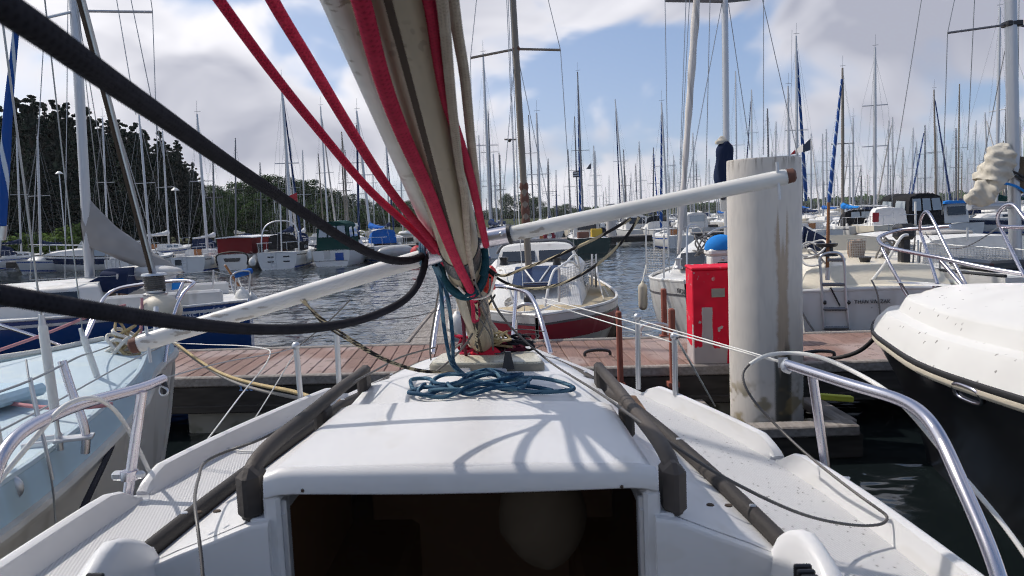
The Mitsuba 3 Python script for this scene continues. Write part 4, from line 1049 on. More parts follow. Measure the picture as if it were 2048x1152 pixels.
def cabin(x0, x1, w0, w1, z0, z1, h0, h1, rake0=.08, rake1=.5, n=8):
    """A coachroof from x0 (aft) to x1 (forward): half widths w, base heights z, heights h."""
    R = []
    for t in np.linspace(0, 1, n):
        w, z, h = w0 + (w1 - w0) * t, z0 + (z1 - z0) * t, h0 + (h1 - h0) * t
        sec = [(-1, -.15, 0), (-.97, .30, .3), (-.90, .80, .8), (-.80, .97, 1), (-.4, 1.06, 1), (0, 1.08, 1), (.4, 1.06, 1), (.80, .97, 1), (.90, .80, .8), (.97, .30, .3), (1, -.15, 0)]
        R.append([(x0 + (x1 - x0) * t + (rake0 * k if t == 0 else 0) - (rake1 * k * max(0, (t - .55) / .45)), w * y, z + h * zz) for y, zz, k in sec])
    return loft(R)


def side_window(x0, x1, w0, w1, z0, z1, h0, h1, u0, u1, side, a=.32, b=.74, off=.006):
    """A dark pane on the coachroof's side (same measures as cabin)."""
    q = []
    for u in (u0, u1):
        w, z, h = w0 + (w1 - w0) * u, z0 + (z1 - z0) * u, h0 + (h1 - h0) * u; X = x0 + (x1 - x0) * u
        for v in (a, b): q.append((X - .05 * (v - a) * (u == u1), side * (w * (.97 - .07 * (v - .3) / .5) + off), z + h * v))
    q = np.array([q[0], q[2], q[3], q[1]]); q[2, 0] -= .04
    return slab(q, .006, (0, side, 0.1))


def rig(k, M, xm, zm, H, r, m, hull, sp=(.5,), spl=.7, boom=None, cover=None, sail_m=None, stays=True, lower=True, furl=None, bow_x=None, wire='wire_far', wr=.004, lean=(0, 0), boom_dir=-1, back=True):
    """Mast, spreaders, boom and wires of one boat; M places the boat, everything is a part of k."""
    p0 = xf(M, (xm, 0, zm)); ex, ey = M[:3, 0] / np.linalg.norm(M[:3, 0]), M[:3, 1] / np.linalg.norm(M[:3, 1])
    top = p0 + np.array([lean[0], lean[1], 1.0]) * H
    ms = part(k, 'mast', MAST, m, world=basis(p0, top, r, r * 1.25))
    P = lambda f: p0 + (top - p0) * f
    tips = []
    for f in sp:
        e = [P(f) + ey * s * spl + np.array([0, 0, .03]) for s in (-1, 1)]; rod(k, 'spreader', e[0], e[1], r * .33, m if m != 'alu_tan' else 'alu_dark'); tips += [(e[0], -1), (e[1], 1)]
    if stays:
        L = hull.L; bow = xf(M, hull.edge(.985, 1, .02, hull.b(.985))) if bow_x is None else np.asarray(bow_x); st = xf(M, hull.edge(.01, 1, .05, hull.b(.01)))
        if furl: part(k, 'furled_sail', FURL, furl[0], world=basis(bow + (P(.97) - bow) * .03, bow + (P(.97) - bow) * furl[2], furl[1]))
        rod(k, 'forestay', bow, P(.97), wr, wire)
        if back: rod(k, 'backstay', st, P(1.0), wr, wire)
        tm = (xm + L / 2) / L
        for s in (-1, 1):
            c = xf(M, hull.edge(min(max(tm - .03, .02), .95), s, .02, .10)); t = next((t for t, q in tips[-2:] if q == s), None)
            if t is not None:
                part(k, 'shroud', tube(np.array([c, t, P(.95)]), wr, 4, cap=False), wire)
            else: rod(k, 'shroud', c, P(.95), wr, wire)
            if lower: rod(k, 'lower_shroud', xf(M, hull.edge(max(tm - .09, .02), s, .02, .10)), P(sp[0] * .97 if sp else .5), wr, wire)
    if boom:
        zb, bl = boom; a = xf(M, (xm + boom_dir * .08, 0, zm + zb)); b = xf(M, (xm + boom_dir * bl, 0, zm + zb - .02)); rod(k, 'boom', a, b, r * .62, m, fine=True)
        if cover: sail_cover(k, a, b, ex * boom_dir, cover, cover_h=sail_m or .30)
    return top, ms


def sail_cover(k, a, b, ex, m, cover_h=.30, seed=1, w=.11):
    R = []; g = np.random.default_rng(seed); L = np.linalg.norm(b - a)
    side = np.cross(ex, [0, 0, 1.0]); side /= np.linalg.norm(side)
    for t in np.linspace(-.02, 1.0, 22):
        c = a + (b - a) * t; h = cover_h * (.30 + .70 * (1 - max(t, 0)) ** 2.2) * (1 if t < .97 else .5); ww = w * (1.1 - .55 * t) * (1 if t < .97 else .4)
        R.append([c + side * ww * math.cos(q) * (1 + .22 * g.uniform(-1, 1)) + np.array([0, 0, 1.0]) * ((h * .5) * math.sin(q) + h * .34 + .03 * g.uniform(-1, 1)) for q in np.linspace(0, 2 * np.pi, 15)[:-1]])
    return part(k, 'sail_cover', loft(R), m, smooth=60)


def unit_tube(prof, n, uvs=None):
    if uvs: return tube_uv(np.array([[0, 0, z] for z, r in prof]), [r for z, r in prof], n)
    return tube(np.array([[0, 0, z] for z, r in prof]), [r for z, r in prof], n)


MAST = mikit.ply(unit_tube([(0, 1), (.6, .95), (.85, .8), (1.0, .6)], 10), None, smooth=40)
_fz = np.linspace(0, 1, 60)
_g, _u = unit_tube([(z, (.55 + .45 * math.sin(min(1, z * 9) * math.pi / 2)) * (1 - .55 * z)) for z in _fz], 9, True)
_u[:, 1] = np.repeat(_fz * 34, 10); FURL = mikit.ply(_g, None, smooth=True, uv=_u)


def fender(label, top, L=.55, r=.10, m='fender_white', M=None, line_to=None, cat='fender', group=None):
    k = thing('fender', label, cat, group); top = np.asarray(top, float)
    q = [(0.0, -L), (r * .35, -L), (r * .8, -L + r * .35), (r, -L + r), (r, -r), (r * .8, -r * .35), (r * .35, 0), (r * .22, .03), (0, .035)]
    v, f = lathe(q, 16); part(k, 'body', (v + top, f), m, smooth=60)
    part(k, 'cord', tube(np.array([top + [0, 0, .02], top + np.array([0, 0, .30]) if line_to is None else np.asarray(line_to, float)]), .007, 6), 'rope_white', smooth=40)
    return k


def net(k, name, corners, nx, ny, r=.0035, m='net_white'):
    """A rail net between four corners: a lattice of cords, far too fine to pick apart."""
    a, b, c, d = [np.asarray(q, float) for q in corners]; T = []
    for i in range(nx + 1):
        u = i / nx; T.append(tube(np.array([a + (b - a) * u, d + (c - d) * u]), r, 3, cap=False))
    for j in range(ny + 1):
        v = j / ny; T.append(tube(np.array([a + (d - a) * v, b + (c - b) * v]), r, 3, cap=False))
    return part(k, name, join(*T), m, kind='stuff')


def stanch(k, hull, M, t, side, h=.55, r=.013, m='galvanised'):
    a = xf(M, hull.edge(t, side, 0, .06)); b = a + np.array([0, 0, h]); rod(k, 'stanchion', a, b, r, m, fine=True); return b


# ------------------------------------------------------------------ pale blue boat on the left
kb = thing('sailboat', 'pale blue decked sailboat close on the left with its bow against the pontoon', 'sailboat')
bowp = np.array([-2.66, 5.86]); dv = np.array([-.15, -.9887]); nv = np.array([.9887, -.15])
ed = np.array([(-2.50, 5.35), (-2.14, 4.32), (-1.996, 3.77), (-1.86, 3.08), (-1.80, 2.60)]) - bowp
sx, sb = ed @ dv, ed @ nv
BW = CubicSpline(np.r_[0, .18, sx, 4.2, 6.5, 7.2], np.r_[.02, .13, sb, sb[-1] + .12, sb[-1] + .02, sb[-1] - .15])
WP = lambda x, y, z: np.array([*(bowp + dv * x + nv * y), z])
zz = lambda x: .99 - .045 * min(x, 3.5) / 1.2 + .004 * x
xs = np.r_[0, .05, .12, .25, np.linspace(.45, 7.2, 34)]
part(kb, 'deck', sheet([[WP(x, BW(x) * q, zz(x) + .06 * (1 - q * q) - .004) for q in np.linspace(-1, 1, 11)] for x in xs]), 'pale_blue', smooth=35)
S = lambda x: [WP(x, BW(x) + .005, zz(x) + .012), WP(x, BW(x) + .012, zz(x) - .02), WP(x, BW(x) + .02, zz(x) - .12)]
S2 = lambda x: [WP(x, BW(x) + .018, zz(x) - .118), WP(x, BW(x) + .048, zz(x) - .124), WP(x, BW(x) + .056, zz(x) - .142), WP(x, BW(x) + .048, zz(x) - .165), WP(x, BW(x) + .015, zz(x) - .172)]
S3 = lambda x: [WP(x + .02, BW(x) + .018, zz(x) - .170), WP(x + .08, BW(x) * .97, zz(x) - .45), WP(x + .18, BW(x) * .90, .22), WP(x + .26, BW(x) * .80, .02), WP(x + .35, BW(x) * .5, -.2)]
flip = lambda f: (lambda x: [np.array([*(bowp + dv * ((q[:2] - bowp) @ dv) - nv * ((q[:2] - bowp) @ nv)), q[2]]) for q in f(x)])
for nm, f, m in (('upper_strake', S, 'mid_blue'), ('rubbing_strake', S2, 'cream_grey'), ('hull', S3, 'cream_grey')):
    part(kb, nm, sheet([f(x) for x in xs]), m, smooth=35); part(kb, nm, sheet([flip(f)(x) for x in xs]), m, smooth=35)
for sgn in (-1, 1):
    part(kb, 'toe_board', tube(np.array([WP(x, sgn * (BW(x) - .01), zz(x) + .018) for x in xs]), .016, 6), 'pale_blue', smooth=40)
part(kb, 'stem', tube(np.array([WP(-.02, 0, zz(0) + .06), WP(0, 0, .70), WP(.12, 0, .3), WP(.3, 0, -.1)]), .035, 8), 'cream_grey', smooth=40)
fhp = at(-25, 790, 3.6); part(kb, 'fore_hatch', box(-.18, .18, -.18, .18, 0, .06, .02), 'mid_blue', world=frame((fhp[0], fhp[1], .98), 81))
part(kb, 'bow_board', box(-.10, .05, -.05, .05, 0, .03, .006), 'varnish', world=frame((bowp[0] + .05, bowp[1] - .05, .985), 81), label='small brown timber bow chock')
# stanchions, pulpit
a = onz(166, 905, .86)
def tilt(u0, v0, Y0, u1, v1, Y1, r, m, nm, kk=kb): return part(kk, nm, tube(np.array([at(u0, v0, Y0), at(u1, v1, Y1)]), r, 12), m, smooth=45)
stn = part(kb, 'stanchion', tube(curve(np.array([at(124, 722, 3.02), at(150, 800, 3.02), at(171, 866, 3.02), at(170, 906, 3.02)]), 20), .0165, 12), 'stainless', smooth=45)
part(stn, 'bracket', box(-.07, .07, -.035, .035, -.006, .006, .002), 'galvanised', world=frame(at(148, 876, 3.0), 20))
tilt(60, 755, 2.75, 105, 960, 2.72, .0065, 'galvanised', 'stanchion')
tilt(312, 615, 5.5, 312, 772, 5.15, .019, 'galvanised', 'pulpit_post')
for P in ([(328, 738, 5.3), (345, 640, 5.5), (372, 580, 5.65), (388, 566, 5.75), (350, 562, 5.9), (270, 570, 6.1), (225, 582, 6.2), (208, 596, 6.1), (196, 622, 5.9), (165, 690, 5.5)], [(322, 700, 5.45), (352, 600, 5.7), (366, 566, 5.8)], [(0, 650, 5.2), (90, 680, 5.4), (150, 700, 5.6), (185, 703, 5.6)], [(182, 640, 5.8), (165, 690, 5.55)]):
    part(kb, 'pulpit_rail', tube(curve(pts(*P), 50), .013, 10), 'stainless', smooth=45)
for P, lab in (([(300, 660, 5.6), (200, 700, 4.6), (128, 728, 3.02), (62, 760, 2.75), (-20, 790, 2.5)], None), ([(330, 690, 5.3), (230, 738, 4.2), (100, 810, 3.2), (0, 862, 2.7), (-60, 895, 2.5)], None)):
    part(kb, 'lifeline', tube(curve(pts(*P), 40), .0045, 6), 'wire', smooth=40)
# shroud covers and wires
for (u0, v0, Y0, u1, v1, Y1, uw, vw, Yw) in ((85, 650, 2.95, 112, 838, 2.98, -40, -300, 2.7), (166, 672, 4.2, 214, 810, 4.25, 60, -260, 3.6), (-28, 760, 2.75, 8, 960, 2.72, -120, -300, 2.6)):
    a, b, w = at(u0, v0, Y0), at(u1, v1, Y1), at(uw, vw, Yw)
    c = part(kb, 'shroud_cover', tube(np.array([a, a + (b - a) * .03, b]), [.013, .0175, .0185], 12), 'white_plastic', smooth=45)
    part(c, 'ferrule', tube(np.array([a + (a - b) * .11, a]), [.011, .014], 10), 'galvanised', smooth=45)
    part(kb, 'shroud', tube(np.array([w, a]), .004, 6), 'wire', smooth=40)
    t = b + (b - a) / np.linalg.norm(b - a) * .13; part(kb, 'turnbuckle', tube(np.array([b, b + (t - b) * .4, b + (t - b) * .5, t]), [.009, .009, .014, .012], 8), 'galvanised', smooth=40)
for u, v in ((118, 880), (100, 893)):
    p = onz(u, v, .90); part(kb, 'chain_plate', box(p[0] - .10, p[0] + .02, p[1] - .012, p[1] + .012, .885, .925, .004), 'galvanised', world=Rot([0, 0, 1], 25, p))
p = at(25, 975, 2.68); part(kb, 'fairlead', sphere(p, .045, 3, (.9, .4, 1)), 'galvanised', smooth=True)
# forestay with its furled sail gear
fb, ft = at(308, 552, 5.75), at(158, -20, 4.85); d = (ft - fb) / np.linalg.norm(ft - fb)
fs = part(kb, 'forestay_foil', tube(np.array([fb, fb + d * 9]), .026, 12, .55), 'alu_grey', smooth=40); x = np.array([-.010, -.006, 0])
part(fs, 'luff_groove', tube(np.array([fb + x + [0, -.014, 0], fb + d * 9 + x + [0, -.014, 0]]), .013, 8, .8), 'slot_dark', smooth=40)
dr_ = part(kb, 'furling_drum', lathe([(0, -.22), (.05, -.21), (.055, -.12), (.085, -.115), (.09, -.10), (.06, -.09), (.06, .03), (.09, .035), (.085, .05), (.03, .055), (0, .06)], 24), 'galvanised', smooth=35, world=frame(fb + [0, 0, -.03], 0))
th = np.linspace(0, 14 * np.pi, 160); g, uv = tube_uv(np.stack([fb[0] + .068 * np.cos(th), fb[1] + .068 * np.sin(th), fb[2] - .11 + .105 * th / th[-1]], -1), .0085, 6); part(dr_, 'furling_line', g, 'cable_dark', smooth=True, uv=uv)
part(kb, 'forestay_toggle', tube(np.array([fb + [0, 0, -.24], at(312, 640, 5.72), WP(.05, 0, 1.0)]), .022, 8), 'galvanised', smooth=40)
fk2 = thing('buoy_fender', 'cream ball fender lashed with dark green cord under the furling drum', 'fender')
p = at(322, 620, 5.68); part(fk2, 'ball', sphere(p, .135, 3, (1.15, .9, .85)), 'fender_cream', smooth=True)
th = np.linspace(0, 12 * np.pi, 140); g, uv = tube_uv(np.stack([p[0] - .02 + .112 * np.cos(th), p[1] + .10 * np.sin(th), p[2] - .085 + .075 * th / th[-1]], -1), .007, 6); part(fk2, 'lashing', g, 'rope_teal', smooth=True, uv=uv)
fk3 = thing('buoy_fender', 'white ball fender with two dark eyelets resting on the pale blue bow deck', 'fender')
p = at(278, 718, 5.35); part(fk3, 'ball', sphere(p, .125, 3, (1.1, .9, .95)), 'fender_cream', smooth=True)
for u in (274, 284): q = hit((sphere(p, .125, 3, (1.1, .9, .95))[0], sphere(p, .125, 3)[1]), u, 724); part(fk3, 'eyelet', sphere(q[0], .012, 1), 'slot_dark')
curl('rope_tangle', 'cream rope bundled on the pale blue bow beside the white ball fender', at(243, 690, 4.9), .12, 'rope_white', .012, 18, 21, .8)
curl('rope_tangle', 'yellowish rope hanging in loops under the left spreader tip', at(250, 676, 4.9), .10, 'rope_tan', .009, 12, 22, 1.1)
rope('pink_line', 'faded pink line dropping from the furling drum to the pale blue deck', pts((284, 596, 5.6), (280, 680, 5.45), (265, 720, 5.1), (250, 762, 4.7), (240, 800, 4.4)), .010, 'rope_pink', 40)
rope('pink_line', 'faded pink line running up to the left across the dark blue hull', pts((250, 610, 5.9), (180, 632, 5.5), (90, 668, 5.0), (0, 700, 4.6), (-60, 722, 4.4)), .010, 'rope_pink', 40)
rope('pink_line', 'faded red line lying along the pale blue deck', np.array([onz(u, v, .98) for u, v in ((-20, 800), (30, 808), (80, 814), (130, 816), (190, 813), (225, 808))]), .010, 'rope_pink', 40)
rope('mooring_rope', 'black braided mooring rope hanging down the side of the pale blue boat', pts((246, 775, 4.35), (246, 815, 4.1), (236, 860, 3.75), (215, 912, 3.4), (190, 965, 3.1), (160, 1030, 2.85), (140, 1080, 2.7)), .013, 'rope_black', 60)
rope('mooring_rope', 'grey white rope lying along the far edge of the pale blue deck', np.array([WP(x, -BW(x) + .10 + .03 * math.sin(9 * x), zz(x) + .05) for x in np.linspace(.5, 2.4, 14)]), .018, 'rope_white', 70)
line('lifeline_tail', 'thin wire hanging from the left rail across the pale blue hull', pts((52, 720, 2.9), (70, 820, 2.75), (95, 920, 2.7), (108, 1000, 2.72), (112, 1060, 2.72)), .004, 'wire')

# ------------------------------------------------------------------ white and black motor sailer on the right
kr = thing('motorboat', 'white decked boat with black hull and chrome pulpit close on the right', 'boat')
bp, dv2 = np.array([2.735, 5.66]), np.array([.115, -.9934]); nv2 = np.array([-.9934, -.115])
st_ = np.array([(2.42, 5.10), (2.284, 4.646), (2.114, 3.904), (2.095, 3.463), (2.105, 3.141)]) - bp
B2 = CubicSpline(np.r_[0, .06, .2, st_ @ dv2, 4.5, 6.5], np.r_[.02, .08, .18, st_ @ nv2, 1.05, 1.0]); WR = lambda x, y, z: np.array([*(bp + dv2 * x + nv2 * y), z])
x2 = np.r_[0, .03, .07, .13, .22, np.linspace(.36, 6.5, 36)]
zb2 = lambda x: .885 + .014 * x
prof = [(.010, 0), (-.012, .05), (-.045, .115), (-.060, .138), (-.064, .142), (-.115, .156), (-.120, .160), (-.150, .235), (-.165, .255), (-.22, .268)]
def white_sec(x, s):
    k = min(1, B2(x) / .35); rise2 = .055 * min(1, x / 2.5)
    o = [WR(x + .12 * k * 0 + (1 - k) * .0 + max(0, -dy) * 3.4 * math.exp(-x * 3), s * max(B2(x) + dy * k, .0), zb2(x) + dz * (.92 + .08 * min(1, x))) for dy, dz in prof]
    c = [WR(x + .22 * 3.4 * math.exp(-x * 3), s * max(B2(x) - .22 * k, 0) * q, zb2(x) + .268 * (.92 + .08 * min(1, x)) + (.075 + rise2) * (1 - q * q) * min(1, B2(x) / .8)) for q in (.8, .55, .25, 0)]
    return o + c
for s in (1, -1):
    part(kr, 'deck', sheet([white_sec(x, s) for x in x2]), 'boat_white', smooth=24)
    part(kr, 'rubber_strip', sheet([[WR(x, s * (B2(x) + o), zb2(x) + z) for o, z in ((.004, .008), (.022, .004), (.026, -.010), (.016, -.024))] for x in x2]), 'rubber', smooth=40)
    part(kr, 'cream_strip', sheet([[WR(x, s * (B2(x) + o), zb2(x) + z) for o, z in ((.016, -.024), (.020, -.045), (.006, -.062), (-.02, -.064))] for x in x2]), 'fender_cream', smooth=40)
    part(kr, 'hull', sheet([[WR(x + .0, s * (B2(x) - .012), zb2(x) - .060), WR(x + .25, s * B2(x) * .80, .50), WR(x + .5, s * B2(x) * .62, .12), WR(x + .6, s * B2(x) * .50, -.15)] for x in x2]), 'hull_black', smooth=35)
q = hit(sheet([[WR(x, (B2(x) - .012), zb2(x) - .060), WR(x + .25, B2(x) * .80, .50)] for x in x2]), 1938, 785)
if q:
    M = np.eye(4); n = q[1]; x_ = np.cross([0, 0, 1.0], n); x_ /= np.linalg.norm(x_); M[:3, 0], M[:3, 1], M[:3, 2], M[:3, 3] = x_, np.cross(n, x_), n, q[0] + n * .01
    A = np.linspace(0, 2 * np.pi, 37)
    pl_ = part(kr, 'port_light', tube(np.stack([.105 * np.sign(np.cos(A)) * abs(np.cos(A)) ** .7 + .02 * np.sin(A), .048 * np.sign(np.sin(A)) * abs(np.sin(A)) ** .7, 0 * A], -1), .010, 8), 'stainless', smooth=45, world=M)
    part(pl_, 'pane', slab([(-.09, -.04, -.008), (.08, -.04, -.008), (.10, .04, -.008), (-.07, .04, -.008)], .004), 'tinted', world=M)
part(kr, 'anchor_well', sheet([[WR(x, y, zb2(x) + .30 + .015 * math.sin(y * 5)) for y in np.linspace(-.16, .16, 5)] for x in np.linspace(.30, .75, 4)]), 'deck_white')
for P, r in (([(2140, 560, 4.3), (2048, 548, 4.5), (1960, 533, 4.75), (1880, 516, 5.05), (1800, 500, 5.45), (1768, 491, 5.65), (1757, 480, 5.85), (1766, 470, 6.05), (1800, 460, 6.1), (1840, 457, 5.95), (1900, 452, 5.7)], .0135), ([(1840, 462, 5.9), (1841, 440, 5.8), (1848, 426, 5.7), (1858, 427, 5.55), (1880, 470, 5.35), (1905, 520, 5.15), (1932, 570, 4.98)], .0115), ([(1764, 497, 5.6), (1790, 548, 5.35), (1819, 597, 5.18)], .0115), ([(1840, 462, 5.9), (1858, 515, 5.5), (1875, 568, 5.2)], .0115), ([(1882, 522, 5.05), (1940, 590, 4.75), (1998, 660, 4.42)], .0130),
             ([(1998, 452, 5.0), (1996, 430, 4.95), (2008, 413, 4.9), (2022, 409, 4.85), (2040, 425, 4.75), (2075, 470, 4.6)], .0115), ([(2000, 453, 5.0), (2025, 505, 4.7), (2048, 552, 4.48)], .0115), ([(2000, 453, 5.0), (2060, 455, 4.7), (2120, 455, 4.5)], .0125)):
    part(kr, 'pulpit_rail', tube(curve(pts(*P), 70), r, 12), 'stainless', smooth=45)
for u, v in ((1819, 598), (1875, 569), (1998, 661), (1932, 571)):
    q = np.array(at(u, v, {1819: 5.17, 1875: 5.19, 1998: 4.41, 1932: 4.97}[u])); v_, f_ = lathe([(0, -.02), (.032, -.02), (.030, 0), (.018, .006), (0, .006)], 16); part(kr, 'rail_foot', (v_ + q, f_), 'stainless', smooth=35)
part(kr, 'chain', tube(curve(pts((1850, 465, 5.9), (1862, 480, 5.8), (1885, 492, 5.6), (1910, 497, 5.4), (1940, 490, 5.2), (1975, 470, 5.05), (1998, 455, 5.0)), 60), np.tile([.006, .003], 30), 6), 'alu_dark', smooth=False)
rope('mooring_rope', 'black mooring rope sagging from the white bow to the pontoon bar', pts((1757, 668, 5.62), (1735, 690, 5.7), (1705, 708, 5.9), (1670, 716, 6.05), (1640, 717, 6.12)), .016, 'rubber', 40)
fender('white fender hanging under the black hulled bow on the right', at(1838, 718, 5.3), .30, .085, 'fender_cream', line_to=at(1838, 690, 5.3))


# ------------------------------------------------------------------ dark blue sailboat moored across, left
def new_boat(label, H, M, hullmat, deckmat='deck_white', group=None, cat='sailboat', key='sailboat', n=26, band=None, rail=True, transom=None):
    k = thing(key, label, cat, group)
    part(k, 'hull', H.shell(n), hullmat, smooth=38, world=M); part(k, 'transom', H.transom(), transom or hullmat, world=M); part(k, 'deck', H.deck(), deckmat, smooth=40, world=M)
    if band:
        for nm, a0, a1, m in band: part(k, nm, H.band(a0, a1), m, smooth=40, world=M)
    if rail:
        for s in (-1, 1): part(k, 'toe_rail', H.rail(s), rail if isinstance(rail, str) else 'alu_grey', smooth=40, world=M)
    return k


Hb = Hull(7.2, 2.4, .80, .95, .75, .6)
st0 = np.array([-3.75, 10.9]); hd = math.degrees(math.atan2(-.30, -.954)); Mb = frame((st0[0] + 3.6 * math.cos(math.radians(hd)), st0[1] + 3.6 * math.sin(math.radians(hd)), 0), hd)
kblue = new_boat('dark blue hulled sailboat with grey covered mainsail moored behind the pale blue boat', Hb, Mb, 'hull_blue', band=[('sheer_stripe', .955, .975, 'hull_white'), ('boot_stripe', .57, .60, 'hull_white')], rail='deck_white')
cb = dict(x0=-1.9, x1=1.7, w0=.82, w1=.55, z0=.80, z1=.88, h0=.36, h1=.22)
part(kblue, 'cabin', cabin(**cb), 'deck_white', smooth=40, world=Mb)
for s in (-1, 1):
    part(kblue, 'cabin_window', side_window(**cb, u0=.08, u1=.36, side=s), 'tinted', world=Mb); part(kblue, 'cabin_window', side_window(**cb, u0=.45, u1=.66, side=s), 'tinted', world=Mb)
    part(kblue, 'cockpit_coaming', box(-3.3, -1.9, s * .78 - .06, s * .78 + .06, .78, .98, .03), 'deck_white', world=Mb)
part(kblue, 'spray_hood', cabin(-2.15, -1.55, .62, .55, 1.02, 1.10, .26, .18, .0, .4), 'canvas_navy', smooth=50, world=Mb)
part(kblue, 'companion_board', box(-2.0, -1.94, -.3, .3, .75, 1.1), 'varnish', world=Mb)
mb0 = at(181, 572, 10.3); mtop = at(146, -40, 10.3); d = (mtop - mb0); 
part(kblue, 'mast', MAST, 'alu_grey', world=basis(mb0, mb0 + d * 2.2, .060, .075))
for s in (-1, 1):
    rod(kblue, 'spreader', at(150, 22, 10.3), at(305 if s > 0 else 90, 24 if s > 0 else 36, 10.3 + .35 * s), .018, 'alu_grey')
for (u0, v0, u1, v1, Y0, Y1) in ((305, 22, 318, 400, 10.65, 10.6), (305, 22, 290, -80, 10.65, 10.5), (230, -20, 272, 230, 10.4, 10.4), (90, 36, 60, 560, 9.9, 9.6), (152, -10, 215, 545, 10.3, 10.9), (150, -10, 245, 560, 10.2, 11.0), (154, -10, 330, 560, 10.3, 10.9), (154, 40, 187, 560, 10.3, 10.35), (136, -10, 130, 560, 10.3, 9.9), (258, -20, 330, 330, 10.4, 10.7)):
    rod(kblue, 'rigging_wire', at(u0, v0, Y0), at(u1, v1, Y1), .0055, 'wire')
ba, bb = at(178, 478, 10.3), at(360, 546, 10.75); rod(kblue, 'boom', ba, bb, .045, 'alu_dark', fine=True)
R = []
for t in np.linspace(0, 1, 26):
    c = ba + (bb - ba) * t; up_, dn = np.interp(t, [0, .08, .3, .6, .85, 1], [.62, .52, .30, .155, .11, .045]), np.interp(t, [0, .1, .3, .8, 1], [.10, .12, .12, .09, .03]); w = np.interp(t, [0, .2, .7, 1], [.08, .12, .11, .05])
    R.append([c + np.array([.05 * math.cos(a), w * math.cos(a) * (1 + .15 * math.sin(5 * a + 7 * t)), (up_ if math.sin(a) > 0 else dn) * math.sin(a) + .015 * math.sin(9 * t + 3 * a)]) for a in np.linspace(0, 2 * np.pi, 21)[:-1]])
part(kblue, 'sail_cover', loft(R), 'canvas_grey', smooth=60)
R = [[at(u + du, v + dv, Y) for du, dv in ((0, 0), (26, 8), (30, 14), (4, 8))] for u, v, Y in ((312, 522, 10.6), (330, 560, 10.7), (350, 600, 10.8))]
part(kblue, 'cockpit_cover', slab([at(308, 528, 10.6), at(300, 592, 10.5), at(345, 600, 10.9), at(352, 548, 10.9)], .01), 'canvas_white')
part(kblue, 'blue_tarp', slab([at(345, 558, 10.8), at(343, 580, 10.75), at(364, 578, 10.9), at(366, 556, 10.95)], .012), 'canvas_bright')
part(kblue, 'upturned_dinghy', (sphere((0, 0, 0), 1, 3, (.55, .16, .10))[0] + np.array(at(285, 545, 10.6)), sphere((0, 0, 0), 1, 3)[1]), 'deck_white', smooth=True)
for (u, v0, v1, Y) in ((425, 540, 596, 10.7), (470, 556, 590, 10.6), (498, 545, 586, 10.95), (476, 545, 588, 11.2), (233, 548, 600, 9.9)):
    rod(kblue, 'stanchion', at(u, v1, Y), at(u + 2, v0, Y), .012, 'galvanised', fine=True)
part(kblue, 'pushpit', tube(curve(pts((470, 590, 10.6), (462, 555, 10.62), (470, 546, 10.65), (498, 543, 10.95), (502, 552, 11.1), (496, 588, 11.1)), 40), .012, 8), 'galvanised', smooth=40)
part(kblue, 'guard_wire', tube(pts((470, 552, 10.65), (425, 542, 10.6), (330, 550, 10.2), (233, 552, 9.9), (60, 560, 9.5)), .005, 5), 'wire')
part(kblue, 'rolled_cover', tube(pts((470, 550, 10.7), (501, 542, 11.05)), .045, 10), 'canvas_blue', smooth=40)
lb = move(Hb.shell(), Mb)
for txt, h, u, v in (('BENETEAU', .075, 393, 627), ('410', .085, 437, 606), ('410', .075, 437, 620)):
    q = hit(lb, u, v)
    if q: lettering(kblue, 'lettering', txt, h, q[0], q[1], 'text_white', depth=.004, label='white lettering on the blue hull' if txt[0] == 'B' else None)
q = hit(lb, 414, 625)
fender('dark round fender against the blue hull left of a white one', at(414, 612, 10.35), .26, .10, 'rubber', line_to=at(414, 592, 10.5))
fender('white cylinder fender hanging midway along the dark blue stern quarter', at(429, 598, 10.35), .45, .075, 'fender_white', line_to=at(428, 588, 10.5))
fender('large tilted white fender at the stern of the dark blue boat', at(484, 578, 10.5), .52, .10, 'fender_white', line_to=at(478, 560, 10.6))
fender('short white fender behind the large one at the dark blue stern', at(503, 588, 11.0), .33, .085, 'fender_white', line_to=at(500, 570, 11.0))
rod(kblue, 'tiller', at(478, 572, 10.75), at(450, 530, 10.6), .016, 'varnish', fine=True)
# blue furled sail at the left edge
fz = thing('furled_headsail', 'blue furled headsail with white spiral at the left edge', 'sail')
P = pts((40, -60, 5.4), (30, 80, 5.5), (18, 200, 5.55), (10, 330, 5.6), (4, 450, 5.65)); g, uv = tube_uv(curve(P, 60), np.interp(np.linspace(0, 1, 60), [0, .3, .7, 1], [.018, .022, .034, .030]), 14); uv[:, 1] = np.repeat(np.linspace(0, 7.5, 60), 15)
part(fz, 'sail', g, 'furl_blue', smooth=True, uv=uv)
part(fz, 'drum', tube(pts((4, 450, 5.65), (2, 478, 5.67)), .035, 10), 'galvanised', smooth=40)
rod(fz, 'stay', at(2, 478, 5.67), at(-15, 640, 5.75), .008, 'wire')

